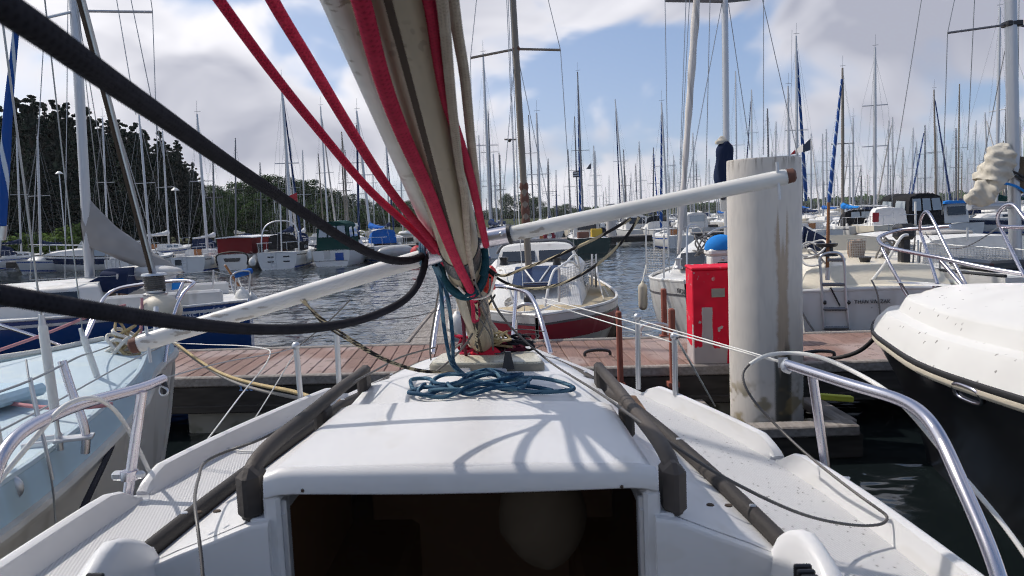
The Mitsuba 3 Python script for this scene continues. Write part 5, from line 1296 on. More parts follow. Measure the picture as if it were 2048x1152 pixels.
# ------------------------------------------------------------------ red and white boat, bow on
Hr = Hull(6.4, 2.15, .66, .74, .78, .28, full=3.2, dip=.03)
rb = np.array([.235, 7.72]); hr = -90 - 2.5; Mr = frame((rb[0] - 3.2 * math.cos(math.radians(hr)), rb[1] - 3.2 * math.sin(math.radians(hr)), 0), hr)
kred = new_boat('white sailboat with broad red hull stripe lying bow on behind the mast foot', Hr, Mr, 'hull_grey', 'deck_beige', band=[('white_topside', .94, 1.0, 'hull_white'), ('dark_line', .922, .942, 'stripe_grey'), ('red_stripe', .775, .924, 'hull_red')], rail='deck_white')
part(kred, 'foredeck', Hr.deck(10, .01, .055, .90, .995), 'deck_white', smooth=40, world=Mr)
cr = dict(x0=-.9, x1=2.15, w0=.80, w1=.52, z0=.64, z1=.70, h0=.50, h1=.30)
part(kred, 'cabin', cabin(**cr, rake1=1.0), 'deck_white', smooth=40, world=Mr)
part(kred, 'deck_house', cabin(-1.3, .25, .62, .58, 1.02, 1.08, .34, .26, .1, .35), 'deck_white', smooth=40, world=Mr)
for y0, y1 in ((-.50, -.03), (.03, .50)):
    part(kred, 'windscreen_pane', slab([(.20, y0, 1.14), (.20, y1, 1.14), (-.02, y1 * .97, 1.27), (-.02, y0 * .97, 1.27)], .012, (1, 0, .6)), 'tinted', world=Mr)
for x in (-.2, -.75): part(kred, 'roof_edge', tube(curve([(x, -.58, 1.24), (x, -.5, 1.35), (x, 0, 1.40), (x, .5, 1.35), (x, .58, 1.24)], 20), .018, 6), 'stripe_grey', smooth=40, world=Mr)
for s in (-1, 1):
    part(kred, 'cabin_window', side_window(**cr, u0=.1, u1=.5, side=s), 'tinted', world=Mr)
    part(kred, 'cabin_side_panel', slab([(.9, s * .84, .68), (-.4, s * .90, .68), (-.4, s * .86, 1.05), (.7, s * .78, .98)], .012, (0, s, .1)), 'canvas_white', world=Mr)
part(kred, 'hatch', slab([(1.75, -.30, .915), (1.75, .30, .915), (1.12, .27, 1.10), (1.12, -.27, 1.10)], .03, (.3, 0, 1)), 'hull_navy', world=Mr, label='blue slanted deck hatch with white hinge arms')
for s in (-1, 1): part(kred, 'hatch_arm', tube(xf(Mr, [(1.70, s * .03, .97), (1.2, s * .17, 1.12)]), .011, 6), 'white_plastic', smooth=40)
part(kred, 'hatch_bar', tube(xf(Mr, [(1.72, -.16, .965), (1.72, .16, .965)]), .009, 6), 'galvanised', smooth=40)
mr0 = at(1058, 545, 9.75); mrt = at(1025, -10, 9.75); part(kred, 'mast', MAST, 'alu_tan', world=basis(mr0, mr0 + (mrt - mr0) * 2.1, .043, .054))
part(kred, 'mast_lashing', tube(mr0 + np.outer(np.linspace(.13, .33, 14), (mrt - mr0)) , (.052 + .008 * np.sin(np.arange(14) * 2.2)), 10), 'brown_far', smooth=40)
a = at(1032, 98, 9.75); tl, tr = at(941, 116, 9.65), at(1121, 100, 9.85); rod(kred, 'spreader', a, tl, .016, 'alu_tan'); rod(kred, 'spreader', a, tr, .016, 'alu_tan')
part(kred, 'spreader_bracket', sphere(a, .05, 2), 'brown_far')
rod(kred, 'light_bracket', at(1009, 279, 9.7), at(1033, 279, 9.75), .010, 'alu_tan'); part(kred, 'deck_light', sphere(at(1019, 281, 9.7), .022, 1), 'black_plastic')
for P in (((954, -10, 9.6), (941, 116, 9.65)), ((941, 116, 9.65), (945, 330, 9.7)), ((945, 330, 9.7), (952, 560, 9.75)), ((1094, -10, 9.8), (1121, 100, 9.85)), ((1121, 100, 9.85), (1141, 400, 9.9)), ((1141, 400, 9.9), (1152, 560, 9.95)), ((1034, 105, 9.75), (1110, 470, 9.6)), ((1030, 110, 9.75), (1003, 430, 9.5)), ((1016, -10, 9.6), (1034, 470, 9.6)), ((1020, -10, 9.7), (1042, 520, 9.7)), ((1013, -10, 9.6), (1030, 400, 9.6)), ((1030, 300, 9.3), (1050, 640, 8.0))):
    rod(kred, 'rigging_wire', at(*P[0]), at(*P[1]), .0048, 'wire')
for P, r in (([(1090, 613, 8.05), (1098, 570, 8.15), (1107, 543, 8.35), (1116, 536, 8.7), (1145, 524, 9.6), (1156, 535, 9.8)], .014), ([(1030, 612, 8.0), (1018, 575, 8.1), (1010, 545, 8.3), (1000, 540, 8.7)], .014), ([(1130, 530, 9.3), (1145, 512, 9.8), (1152, 510, 9.9), (1160, 546, 10.1)], .014), ([(1000, 620, 7.95), (1030, 625, 7.9), (1075, 622, 7.95), (1100, 612, 8.1)], .012)):
    part(kred, 'pulpit', tube(curve(pts(*P), 40), r, 8), 'white_plastic', smooth=40)
for (u, v0, v1, Y) in ((1118, 535, 605, 8.7), (1184, 508, 573, 10.3), (1192, 508, 575, 10.9)): rod(kred, 'stanchion', at(u, v1, Y), at(u, v0, Y), .014, 'galvanised', fine=True)
net(kred, 'rail_net', [at(1118, 540, 8.7), at(1190, 518, 10.8), at(1190, 572, 10.8), at(1118, 598, 8.7)], 26, 11, .0028)
part(kred, 'bow_roller', tube(curve(pts((1035, 615, 7.8), (1050, 608, 7.7), (1070, 612, 7.8)), 12), .02, 8), 'galvanised', smooth=40); part(kred, 'windlass', box(-.06, .06, -.08, .08, 0, .10, .02), 'black_plastic', world=frame(at(1060, 608, 8.0), 0))
part(kred, 'winch', lathe([(0, 0), (.06, 0), (.045, .05), (.06, .10), (0, .11)], 14), 'black_plastic', smooth=35, world=frame(at(1114, 530, 10.2), 0)); part(kred, 'winch', lathe([(0, 0), (.06, 0), (.045, .05), (.06, .10), (0, .11)], 14), 'black_plastic', smooth=35, world=frame(at(1008, 530, 10.0), 0))
curl('rope_tangle', 'pale rope coiled on the red and white foredeck', at(1020, 605, 8.1), .07, 'rope_white', .008, 12, 31, .6)
fender('white fender between the finger pontoon and the red and white boat', at(914, 628, 8.6), .40, .115, 'fender_white', line_to=at(915, 606, 8.7))
fender('brown stained fender hanging at the widest point of the red and white hull', at(1221, 602, 10.0), .50, .115, 'fender_dark', line_to=at(1206, 572, 10.4))
fender('grey brown fender in front of the brown stained one', at(1211, 618, 9.6), .42, .115, 'fender_dark', line_to=at(1203, 580, 10.0))
rope('mooring_rope', 'white mooring rope dropping from the red and white bow to the pontoon', pts((1034, 640, 7.75), (1033, 665, 7.7), (1035, 690, 7.62)), .010, 'rope_white', 20)

# ------------------------------------------------------------------ white boat with grey cabin windows, bow toward the red box
Ha = Hull(6.2, 1.75, .86, .98, .75, .5, full=2.4)
ab = np.array([1.86, 8.22]); da = np.array([-.36, -.933]); hA = math.degrees(math.atan2(da[1], da[0])); Ma = frame((ab[0] - 3.1 * da[0], ab[1] - 3.1 * da[1], 0), hA)
karc = new_boat('white sailboat with navy stacked sail, seen behind the red box', Ha, Ma, 'hull_white', 'deck_white', band=[('grey_line', .90, .915, 'stripe_grey')], rail='deck_white')
ca = dict(x0=-1.5, x1=1.35, w0=.62, w1=.46, z0=.86, z1=.90, h0=.42, h1=.30)
part(karc, 'cabin', cabin(**ca, rake1=.55), 'deck_white', smooth=40, world=Ma)
for s in (-1, 1):
    part(karc, 'front_window', slab([(1.22, s * .04, 1.00), (1.22, s * .36, .98), (.92, s * .36, 1.17), (.92, s * .04, 1.19)], .015, (1, 0, 1.1)), 'tinted', world=Ma)
    part(karc, 'cabin_window', side_window(**ca, u0=.15, u1=.7, side=s), 'tinted', world=Ma)
ma0, mat_ = at(1455, 520, 10.3), at(1449, -40, 10.3); part(karc, 'mast', MAST, 'alu_grey', world=basis(ma0, ma0 + (mat_ - ma0) * 2.0, .043, .055))
a = at(1450, 2, 10.3); rod(karc, 'spreader', a, at(1330, 0, 10.25), .028, 'alu_dark'); rod(karc, 'spreader', a, at(1500, -3, 10.6), .028, 'alu_dark')
for P in (((1330, 2, 10.25), (1335, 300, 10.1)), ((1335, 300, 10.1), (1339, 545, 9.9)), ((1372, 0, 10.2), (1360, 330, 10.0)), ((1379, 0, 10.2), (1352, 520, 9.9)), ((1420, 0, 10.0), (1409, 480, 10.2)), ((1444, 5, 10.3), (1362, 440, 9.6)), ((1457, 8, 10.3), (1500, 300, 10.6)), ((1525, 0, 10.6), (1600, 330, 10.9)), ((1527, 0, 10.6), (1527, 310, 10.5))):
    rod(karc, 'rigging_wire', at(*P[0]), at(*P[1]), .005, 'wire')
fa, fb_ = at(1355, 545, 8.7), at(1396, -40, 9.45); d = fb_ - fa
g, uv = tube_uv(fa + np.outer(np.linspace(.06, 1.6, 60), d), np.interp(np.linspace(0, 1, 60), [0, .1, .5, 1], [.018, .030, .046, .030]) * (1 + .10 * np.sin(np.arange(60) * 1.1)), 12); uv[:, 1] = np.repeat(np.linspace(0, 16, 60), 13); part(karc, 'furled_sail', g, 'furl_white', smooth=True, uv=uv)
part(karc, 'furling_drum', lathe([(0, -.1), (.05, -.1), (.05, -.08), (.03, -.06), (.03, 0), (.05, .02), (0, .03)], 14), 'galvanised', smooth=35, world=frame(fa + d * .04, 0))
R = []
for t in np.linspace(0, 1, 18):
    c = at(1447 + 3 * t, 396 - 112 * t, 10.05); w = np.interp(t, [0, .1, .4, .8, .92, 1], [.05, .10, .125, .115, .10, .04])
    R.append([c + np.array([w * math.cos(a) * (1 + .12 * math.sin(4 * a + 8 * t)), .10 * math.sin(a), 0]) for a in np.linspace(0, 2 * np.pi, 17)[:-1]])
part(karc, 'stacked_sail', loft(R), 'canvas_navy', smooth=60)
part(karc, 'sail_head', loft([[at(1444, 288, 10.05) + np.array([w * math.cos(a), .8 * w * math.sin(a), h]) for a in np.linspace(0, 2 * np.pi, 13)[:-1]] for h, w in ((0, .085), (.03, .095), (.06, .06), (.10, .02))]), 'canvas_cream', smooth=60)
part(karc, 'gooseneck', tube(pts((1447, 398, 10.1), (1449, 420, 10.15)), .05, 8), 'deck_white', smooth=40)
la = move(Ha.shell(), Ma); q = hit(la, 1366, 583)
if q: lettering(karc, 'lettering', 'ARCADIA', .058, q[0], q[1], 'stripe_grey', label='grey name lettering near the bow')
for (u, v0, v1, Y) in ((1292, 455, 548, 11.0), (1308, 462, 520, 11.3), (1328, 470, 556, 9.7), (1337, 455, 515, 10.6)): rod(karc, 'stanchion', at(u, v1, Y), at(u, v0, Y), .012, 'galvanised', fine=True)
net(karc, 'rail_net', [at(1292, 500, 11.0), at(1328, 500, 9.9), at(1328, 545, 9.9), at(1292, 545, 11.0)], 12, 9, .0028)
part(karc, 'pulpit', tube(curve(pts((1375, 590, 8.6), (1374, 470, 8.75), (1378, 452, 8.8), (1400, 455, 8.9), (1412, 500, 9.0)), 30), .012, 8), 'galvanised', smooth=40); part(karc, 'pulpit', tube(curve(pts((1408, 475, 8.9), (1430, 460, 8.9), (1470, 452, 9.0)), 20), .012, 8), 'galvanised', smooth=40)
curl('rope_tangle', 'brown rope coils hanging at the rail behind the red box', at(1408, 492, 8.6), .13, 'rope_grey', .010, 14, 41, 1.2)
fender('long cream fender hanging beside the white hull left of the red box', at(1285, 566, 10.2), .36, .062, 'fender_cream', line_to=at(1292, 530, 10.6))

# ------------------------------------------------------------------ white stern with ladder, right of the pile
Ht = Hull(5.6, 1.85, .86, .96, .86, .5, full=2.4, dip=.02)
tb = np.array([3.80, 7.82]); dt = np.array([.20, .98]); hT = math.degrees(math.atan2(dt[1], dt[0])); Mt = frame((tb[0] + 2.8 * dt[0], tb[1] + 2.8 * dt[1], 0), hT)
kth = new_boat('white sailboat with a steel stern ladder and name on the transom right of the pile', Ht, Mt, 'hull_white', 'hull_cream', rail='deck_white', transom='hull_white')
part(kth, 'transom_cap', tube(np.array([xf(Mt, (-2.80, y, .86 + .012 * math.cos(y * 2))) for y in np.linspace(-.80, .80, 12)]), .022, 8), 'deck_white', smooth=40)
part(kth, 'cockpit_coaming', cabin(-2.55, -.2, .74, .62, .86, .90, .20, .24, .3, .2), 'hull_cream', smooth=45, world=Mt)
part(kth, 'cabin', cabin(-.6, 1.4, .66, .5, .90, .92, .42, .30, .1, .5), 'hull_cream', smooth=40, world=Mt)
tn = -np.array([dt[0], dt[1], 0]); tx = np.array([dt[1], -dt[0], 0])
tp = lambda u, v: EYE + ray(u, v) * ((np.array([tb[0], tb[1], 0]) + tn * .03 - EYE) @ tn / (ray(u, v) @ tn))
for P in (((1648, 658), (1643, 570), (1640, 530), (1640, 515), (1648, 508), (1662, 505), (1680, 508), (1687, 520), (1690, 560), (1698, 658)),):
    part(kth, 'ladder_frame', tube(curve(np.array([tp(*q) for q in P]), 50), .015, 8), 'galvanised', smooth=40)
for u0, u1, v in ((1643, 1689, 569), (1646, 1694, 618), (1648, 1697, 656), (1655, 1684, 520)): part(kth, 'ladder_rung', tube(np.array([tp(u0, v), tp(u1, v)]), .019, 8), 'alu_dark', smooth=40)
for u, v in ((1649, 605), (1697, 605)): part(kth, 'bolt', sphere(tp(u, v), .022, 2), 'black_plastic', smooth=True)
lettering(kth, 'lettering', 'THAN VALZAK', .036, tp(1744, 603), tn, 'text_dark', bold=True, label='dark name lettering on the transom'); lettering(kth, 'lettering', 'AY', .012, tp(1744, 615) , tn, 'text_dark')
part(kth, 'rudder_rod', tube(np.array([tp(1661, 575), tp(1680, 612)]), .008, 6), 'rubber', smooth=40)
rope('mooring_rope', 'thin mooring rope running down the white transom beside the name', np.array([tp(1742, 560) + tn * .02, tp(1750, 580) + tn * .05, tp(1757, 612) + tn * .03, tp(1760, 655) + tn * .05]), .009, 'rope_grey', 24)
rope('mooring_rope', 'dark mooring rope slanting across the transom next to the pile', np.array([tp(1600, 618) + tn * .05, tp(1612, 640) + tn * .06, tp(1626, 660) + tn * .06]), .010, 'rope_grey', 12)
fl1 = thing('flag_staff', 'varnished wooden flagstaff standing at the stern with the ladder', 'flagstaff')
part(fl1, 'staff', tube(pts((1654, 555, 7.95), (1656, 480, 7.95), (1657, 405, 7.95)), [.019, .017, .014], 10), 'varnish', smooth=40); part(fl1, 'socket', tube(pts((1655, 560, 7.95), (1655, 535, 7.95)), .024, 10), 'galvanised', smooth=40)
part(kth, 'winch', lathe([(0, 0), (.11, 0), (.10, .04), (.06, .05), (.06, .09), (.10, .10), (.11, .13), (0, .14)], 20), 'black_plastic', smooth=35, world=frame(at(1654, 512, 8.0), 0)); part(kth, 'winch', lathe([(0, 0), (.07, 0), (.05, .05), (.07, .10), (0, .11)], 16), 'black_plastic', smooth=35, world=frame(at(1730, 532, 8.6), 0))
bm = thing('sail_bag', 'dark blue rolled sail bag on the boom end right of the pile', 'bag')
R = []
for t in np.linspace(0, 1, 18):
    c = at(1604 + 58 * t, 474 + 18 * t, 8.3 + .9 * t); w = np.interp(t, [0, .06, .5, 1], [.03, .115, .10, .055])
    R.append([c + np.array([.25 * w * math.cos(a), w * math.cos(a), w * 1.05 * math.sin(a)]) * (1 + .06 * math.sin(5 * a + 6 * t)) for a in np.linspace(0, 2 * np.pi, 17)[:-1]])
part(bm, 'body', loft(R), 'canvas_navy', smooth=60)
for u in (1622, 1638): part(bm, 'tie', tube(curve(pts((u - 6, 462, 8.2), (u - 10, 490, 8.15), (u - 2, 508, 8.2)), 12), .006, 6), 'rope_white', smooth=40)
curl('rope_tangle', 'pale hoses and ropes looped over the cream cockpit next to the pile', at(1625, 500, 8.0), .16, 'cable_white', .011, 12, 51, 1.0)
curl('rope_tangle', 'grey ropes hanging on the rail net right of the wooden flagstaff', at(1772, 500, 8.9), .14, 'rope_grey', .012, 14, 52, 1.2)
ns = thing('net_sack', 'tan netted cloth draped over the rail right of the flagstaff', 'net')
part(ns, 'cloth', loft([[at(u + du, v, 9.2) + np.array([0, dy + .02 * math.sin(u * .5 + v * .2), 0]) for u, v in ((1698, 486), (1704, 480), (1712, 482), (1720, 478), (1727, 482), (1728, 500), (1722, 520), (1714, 529), (1706, 524), (1699, 508))] for du, dy in ((0, -.05), (0, .05))]), 'tan_sack', smooth=50)
net(ns, 'net', [at(1696, 478, 9.1), at(1732, 476, 9.1), at(1726, 532, 9.1), at(1700, 532, 9.1)], 9, 11, .005)

# ------------------------------------------------------------------ white boat with rail nets behind the chrome pulpit
H7 = Hull(7.6, 2.5, .92, 1.05, .8, .5, dip=.02)
M7 = frame((6.25, 11.7, 0), 88)
k7 = new_boat('white sailboat with netted rails and cream sail cover at the right edge', H7, M7, 'hull_white', 'deck_white', rail='hull_black')
c7 = dict(x0=-1.8, x1=1.9, w0=.86, w1=.6, z0=.94, z1=1.0, h0=.30, h1=.26)
part(k7, 'cabin', cabin(**c7, rake1=.7), 'deck_white', smooth=40, world=M7)
part(k7, 'hatch', box(-.9, -.2, -.3, .3, 1.26, 1.31, .02), 'canvas_grey', world=M7); part(k7, 'side_hatch', box(-3.3, -2.4, .25, .85, .95, 1.06, .03), 'tinted', world=M7, label='dark tinted locker lid')
for s in (-1, 1): part(k7, 'cabin_window', side_window(**c7, u0=.1, u1=.65, side=s), 'tinted', world=M7)
m70, m7t = at(2031, 520, 8.9), at(2020, -40, 8.9); part(k7, 'mast', MAST, 'alu_grey', world=basis(m70, m70 + (m7t - m70) * 1.9, .062, .075))
a = at(2024, 48, 8.9); rod(k7, 'spreader', a, at(1895, 66, 8.95), .014, 'alu_dark'); rod(k7, 'spreader', a, at(2110, 62, 8.9), .014, 'alu_dark'); part(k7, 'spreader_bracket', box(-.09, .09, -.07, .07, -.03, .03, .01), 'black_plastic', world=frame(a, 0))
for P in (((1913, -20, 8.9), (1895, 66, 8.95)), ((1895, 66, 8.95), (1884, 430, 9.2)), ((1846, -20, 9.5), (1790, 330, 9.9)), ((1790, 330, 9.9), (1785, 400, 10)), ((1950, -20, 9.2), (1935, 300, 9.6)), ((2016, 70, 8.9), (1945, 430, 10.2)), ((2038, 0, 9.0), (2034, 400, 9.2))): rod(k7, 'rigging_wire', at(*P[0]), at(*P[1]), .0045, 'wire')
R = []
for t in np.linspace(0, 1, 70):
    c = at(np.interp(t, [0, .35, .7, 1], [2012, 1990, 1968, 1930]), np.interp(t, [0, .3, .6, .8, 1], [288, 330, 378, 394, 401]), 8.85 - .1 * t); w = np.interp(t, [0, .12, .4, .7, .95, 1], [.04, .14, .17, .15, .07, .02])
    tang = np.array([-.5, 0, -1.0]) if t < .55 else np.array([-1.0, 0, -.35]); tang /= np.linalg.norm(tang); nn = np.array([tang[2], 0, -tang[0]])
    R.append([c + (nn * math.cos(a) + np.array([0, 1.0, 0]) * math.sin(a)) * w * (1 + .16 * math.sin(3 * a + 11 * t) + .075 * math.sin(52 * t + 2 * math.sin(2 * a)) + .05 * math.sin(7 * a - 30 * t)) for a in np.linspace(0, 2 * np.pi, 29)[:-1]])
part(k7, 'sail_cover', loft(R), 'canvas_cream', smooth=60)
part(k7, 'boom', tube(pts((2028, 410, 8.9), (1938, 413, 8.75)), .045, 10), 'alu_grey', smooth=40)
for v in (352, 372, 345): part(k7, 'sail_tie', tube(curve(pts((1995, v - 8, 8.70), (2030, v, 8.75), (2050, v + 12, 8.85)), 14), .014, 6), 'canvas_bright' if v == 372 else 'rubber', smooth=40)
bundle('brown_cover', 'brown folded cloth wrapped behind the mast at the right edge', at(2040, 352, 8.9), .14, (.6, .6, 1.6), 'cushion', 8)
net(k7, 'rail_net', [at(1740, 480, 10.6), at(2080, 505, 8.3), at(2080, 562, 8.3), at(1740, 545, 10.6)], 60, 14, .0024)
part(k7, 'guard_wire', tube(pts((1742, 478, 10.6), (1900, 490, 9.3), (2090, 502, 8.2)), .006, 6), 'wire')
for (u, v0, v1, Y) in ((1757, 475, 530, 10.4), (1836, 480, 552, 9.6), (1880, 505, 556, 9.2), (1935, 455, 480, 9.9)): rod(k7, 'stanchion', at(u, v1, Y), at(u, v0, Y), .013, 'galvanised', fine=True)
for u, v in ((1805, 480), (1815, 485), (1830, 478), (1842, 490)): rod(k7, 'rope_fall', at(u, v - 5, 8.6), at(u - 6, 556, 8.4), .009, 'rope_grey')
for i in range(9): part(k7, 'drain_slot', box(-3.3 + i * .42, -3.18 + i * .42, 1.235, 1.262, .925, .955, .004), 'hull_white', world=M7)
part(k7, 'outboard', join(box(-.10, .10, -.10, .10, -.02, .16, .04), box(-.05, .05, -.06, .06, -.3, 0, .02)), 'black_plastic', world=frame(at(1808, 476, 8.5), 0))
part(k7, 'pushpit_rail', tube(curve(pts((1745, 560, 8.2), (1780, 512, 8.2), (1803, 474, 8.2), (1815, 470, 8.3)), 24), .016, 8), 'white_plastic', smooth=40)


# ------------------------------------------------------------------ the far rows of the marina
class Kit:
    """Meshes of one hull type, written once and shared by all boats of the type."""

    def __init__(s, L, B, zs, zb, tw, cab, simple=False):
        s.H = Hull(L, B, zs, zb, tw, .6); n = 14 if simple else 22
        w = lambda m, sm=40: mikit.ply(m, None, smooth=sm)
        s.hull, s.transom, s.deck, s.stripe, s.boot = w(s.H.shell(n, 13)), w(s.H.transom(), False), w(s.H.deck(12)), w(s.H.band(.90, .935, .012, n=14)), w(s.H.band(.50, .57, .012, n=14))
        s.hull_low = w(join(s.H.shell(10, 9), s.H.transom(), s.H.deck(6)))
        s.cab = dict(x0=cab[0], x1=cab[1], w0=cab[2], w1=cab[3], z0=zs - .06, z1=zs, h0=cab[4], h1=cab[5]); s.cabin = w(cabin(**s.cab, n=6))
        s.win = [w(side_window(**s.cab, u0=a, u1=b, side=q), False) for q in (-1, 1) for a, b in ((.08, .36), (.44, .68))]
        s.coam = w(join(*[box(cab[0] - 1.6, cab[0] + .05, q * cab[2] * .95 - .05, q * cab[2] * .95 + .05, zs - .06, zs + .16, .03) for q in (-1, 1)]), False)
        s.door = w(box(cab[0] - .02, cab[0] + .03, -.22, .22, zs, zs + cab[4] * .95), False)
        s.ladder = w(join(*[tube(np.array([(-L / 2 - .03, .22 + y, .1), (-L / 2 - .03, .22 + y, zs + .1)]), .018, 5) for y in (-.13, .13)] + [tube(np.array([(-L / 2 - .03, .09, z), (-L / 2 - .03, .35, z)]), .014, 5) for z in (.2, .4, .6)]))
        s.push = w(join(*[tube(curve(np.array([(-L / 2 + 1.1, q * B * .42, zs + .55), (-L / 2 + .2, q * B * .38, zs + .58), (-L / 2 + .05, q * .25, zs + .58)]), 10), .016, 5) for q in (-1, 1)] + [tube(np.array([(-L / 2 + x, q * B * y, zs), (-L / 2 + x, q * B * y, zs + .57)]), .016, 5) for q in (-1, 1) for x, y in ((.08, .2), (.5, .40), (1.1, .42))]))
        s.pulp = w(tube(curve(np.array([(L / 2 - .9, -.42, zb + .55), (L / 2 - .1, -.16, zb + .6), (L / 2 + .1, 0, zb + .6), (L / 2 - .1, .16, zb + .6), (L / 2 - .9, .42, zb + .55)]), 14), .016, 5))


KITS = [Kit(7.4, 2.6, .92, 1.08, .75, (-1.6, 1.7, .85, .55, .42, .30)), Kit(8.6, 2.9, 1.0, 1.18, .78, (-1.7, 2.0, .95, .6, .45, .30)), Kit(6.6, 2.4, .82, .98, .72, (-1.3, 1.5, .78, .5, .40, .28)), Kit(9.6, 3.1, 1.08, 1.28, .74, (-1.9, 2.3, 1.0, .65, .46, .32))]


FAR = {'hull_white': 'far_white', 'deck_white': 'far_deck', 'canvas_navy': 'canvas_far_navy', 'canvas_cream': 'canvas_far_cream'}
S_ = .72


def sailboat(label, M, kit, hullmat='hull_white', Hm=9.0, mr=.06, mm='alu_grey', lean=(0, 0), cover=None, furl=None, sp=(.5,), stripe='stripe_blue', boot='stripe_blue', detail=2, group=None, bow_x=None, hood=None, wr=.005, cat='sailboat'):
    k = thing('sailboat', label, cat, group); K = KITS[kit]; H = K.H; fm = lambda m: FAR.get(m, m); hullmat = fm(str(hullmat)); sc = np.linalg.norm(M[:3, 0])
    part(k, 'hull', K.hull if detail >= 2 else K.hull_low, hullmat, world=M); part(k, 'cabin', K.cabin, 'far_deck', world=M)
    if detail >= 1: part(k, 'deck', K.deck, 'far_deck', world=M)
    if detail >= 2:
        part(k, 'transom', K.transom, hullmat, world=M)
        if stripe: part(k, 'sheer_stripe', K.stripe, stripe, world=M)
        for w in K.win: part(k, 'cabin_window', w, 'tinted', world=M)
    if detail >= 2:
        part(k, 'boot_stripe', K.boot, boot, world=M); part(k, 'coaming', K.coam, 'far_deck', world=M); part(k, 'companionway', K.door, 'varnish', world=M)
        part(k, 'pushpit', K.push, 'galvanised', world=M); part(k, 'pulpit', K.pulp, 'galvanised', world=M); part(k, 'ladder', K.ladder, 'galvanised', world=M)
    if hood:
        part(k, 'spray_hood', cabin(K.cab['x0'] - .9, K.cab['x0'] + .5, .85, .75, K.cab['z0'] + .3, K.cab['z0'] + .35, .75, .45, 0, .4, 5), fm(hood), smooth=50, world=M)
    xm = K.H.L * .08; zm = K.cab['z0'] + K.cab['h0']
    top, _ = rig(k, M, xm, zm, Hm - zm * sc, mr, mm, H, sp=sp, spl=.55, boom=(.75, K.H.L * .40) if detail >= 1 else None, cover=fm(cover) if cover else None, sail_m=.34, furl=furl, lean=lean, wr=wr, bow_x=bow_x, stays=detail >= 1, lower=detail >= 2)
    if detail == 0: rod(k, 'forestay', xf(M, H.edge(.985, 1, .02, H.b(.985))), top, wr, 'wire_far')
    if detail >= 2: rod(k, 'aerial', top, top + np.array([.02, 0, .6]), .008, 'wire_far'); rod(k, 'wind_vane', top + np.array([-.12, 0, .10]), top + np.array([.16, .02, .12]), .010, 'wire_far')
    return k, top


occupied = [(0.23, 10.9), (2.9, 11), (4.4, 10.6), (6.2, 11.7)]


def free(x, y, gap=1.75): return all(abs(x - a) > gap or abs(y - b) > 5.6 for a, b in occupied)


def stern_at(u, v, kit=0, top=None, heading=90.0, zm=1.34):
    """A boat whose stern meets the water at (u, v), headed so that its mast stands under the masthead seen at top: (placing, height, lean)."""
    p = onz(u, v, 0.0); L = KITS[kit].H.L * S_; q = L * .58
    if top is not None:
        for _ in range(4):
            Ym = p[1] + q * math.sin(math.radians(heading)); t = at(*top, Ym); sn = np.clip((t[0] - p[0]) / q, -.42, .42); heading = 90 - math.degrees(math.asin(sn))
    a = math.radians(heading); c = (p[0] + math.cos(a) * L / 2, p[1] + math.sin(a) * L / 2); occupied.append(c); M = frame((c[0], c[1], 0), heading, S_)
    return (M, *to_top(M, kit, *top)) if top is not None else M


def to_top(M, kit, u, v, zm=1.34):
    """mast height and lean that bring the masthead where the photograph shows it"""
    p = xf(M, (KITS[kit].H.L * .08, 0, zm)); t = at(u, v, p[1]); return t[2], (float(np.clip((t[0] - p[0]) / (t[2] - p[2]), -.07, .07)), 0.0)


# --- the nearest row, left half
M, H, l = stern_at(378, 545, 0, (394, 228)); k, _ = sailboat('white sailboat with a dark square port in its transom, left of the red canopied boat', M, 0, 'hull_white', H, .065, lean=l, stripe='stripe_grey')
part(k, 'stern_port', box(-3.73, -3.715, .35, .75, .45, .78, .02), 'tinted', world=M)
M, H, l = stern_at(235, 544, 2, (278, 230)); k, _ = sailboat('small white sailboat half hidden behind the dark blue boat mast', M, 2, 'hull_white', H, .06, lean=l, stripe='stripe_grey')
M, H, l = stern_at(556, 539, 1, (563, 166)); k, _ = sailboat('white sailboat with rounded transom and black spray hood left of the green canopied boat', M, 1, 'hull_white', H, .075, lean=l, stripe='stripe_grey', cover='canvas_navy', hood='canvas_black', furl=('furl_navy', .06, .97))
for y in (-.45, .45):
    for z in (.42, .70): part(k, 'stern_step', box(-4.34, -4.315, y - .25, y + .1, z, z + .08, .01), 'tinted', world=M)
part(k, 'arch', tube(xf(M, curve([(-3.2, -1.1, 1.0), (-2.9, -1.0, 2.3), (-2.7, -.6, 2.75), (-2.7, .6, 2.75), (-2.9, 1.0, 2.3), (-3.2, 1.1, 1.0)], 24)), .03, 8), 'galvanised', smooth=40)
for s in (-1, 1): part(k, 'weather_cloth', slab([(-3.6, s * 1.22, 1.02), (-1.6, s * 1.36, 1.02), (-1.6, s * 1.36, 1.55), (-3.6, s * 1.22, 1.55)], .02, (0, s, 0)), 'canvas_black', world=M)
p = xf(M, (-2.6, -1.39, 1.25)); lettering(k, 'lettering', 'Lady Rose', .13, p, (M[:3, :3] @ np.array([0, -1.0, 0])), 'text_white', label='pale lettering on the dark weather cloth')
for x in (-2.6, -1.0): fender(f'white fender on the {"stern" if x < -2 else "middle"} of the boat with the black spray hood', xf(M, (x, -1.48, .75)), .40, .10, 'fender_white', line_to=xf(M, (x, -1.35, 1.05)))
fender('big round fender at the left stern corner of the boat with the black spray hood', xf(M, (-4.2, 1.45, .75)), .36, .15, 'fender_white', line_to=xf(M, (-4.1, 1.1, 1.05)))
p = xf(M, (-3.0, 0, 2.75)); wg = thing('wind_turbine', 'small wind generator with red tail above the black spray hood boat', 'wind generator')
rod(wg, 'pole', p - [0, 0, 1.7], p + [.1, 0, .9], .035, 'galvanised', fine=True); part(wg, 'nacelle', tube(np.array([p + [-.15, 0, .95], p + [.3, 0, .95]]), .09, 10), 'hull_white', smooth=40)
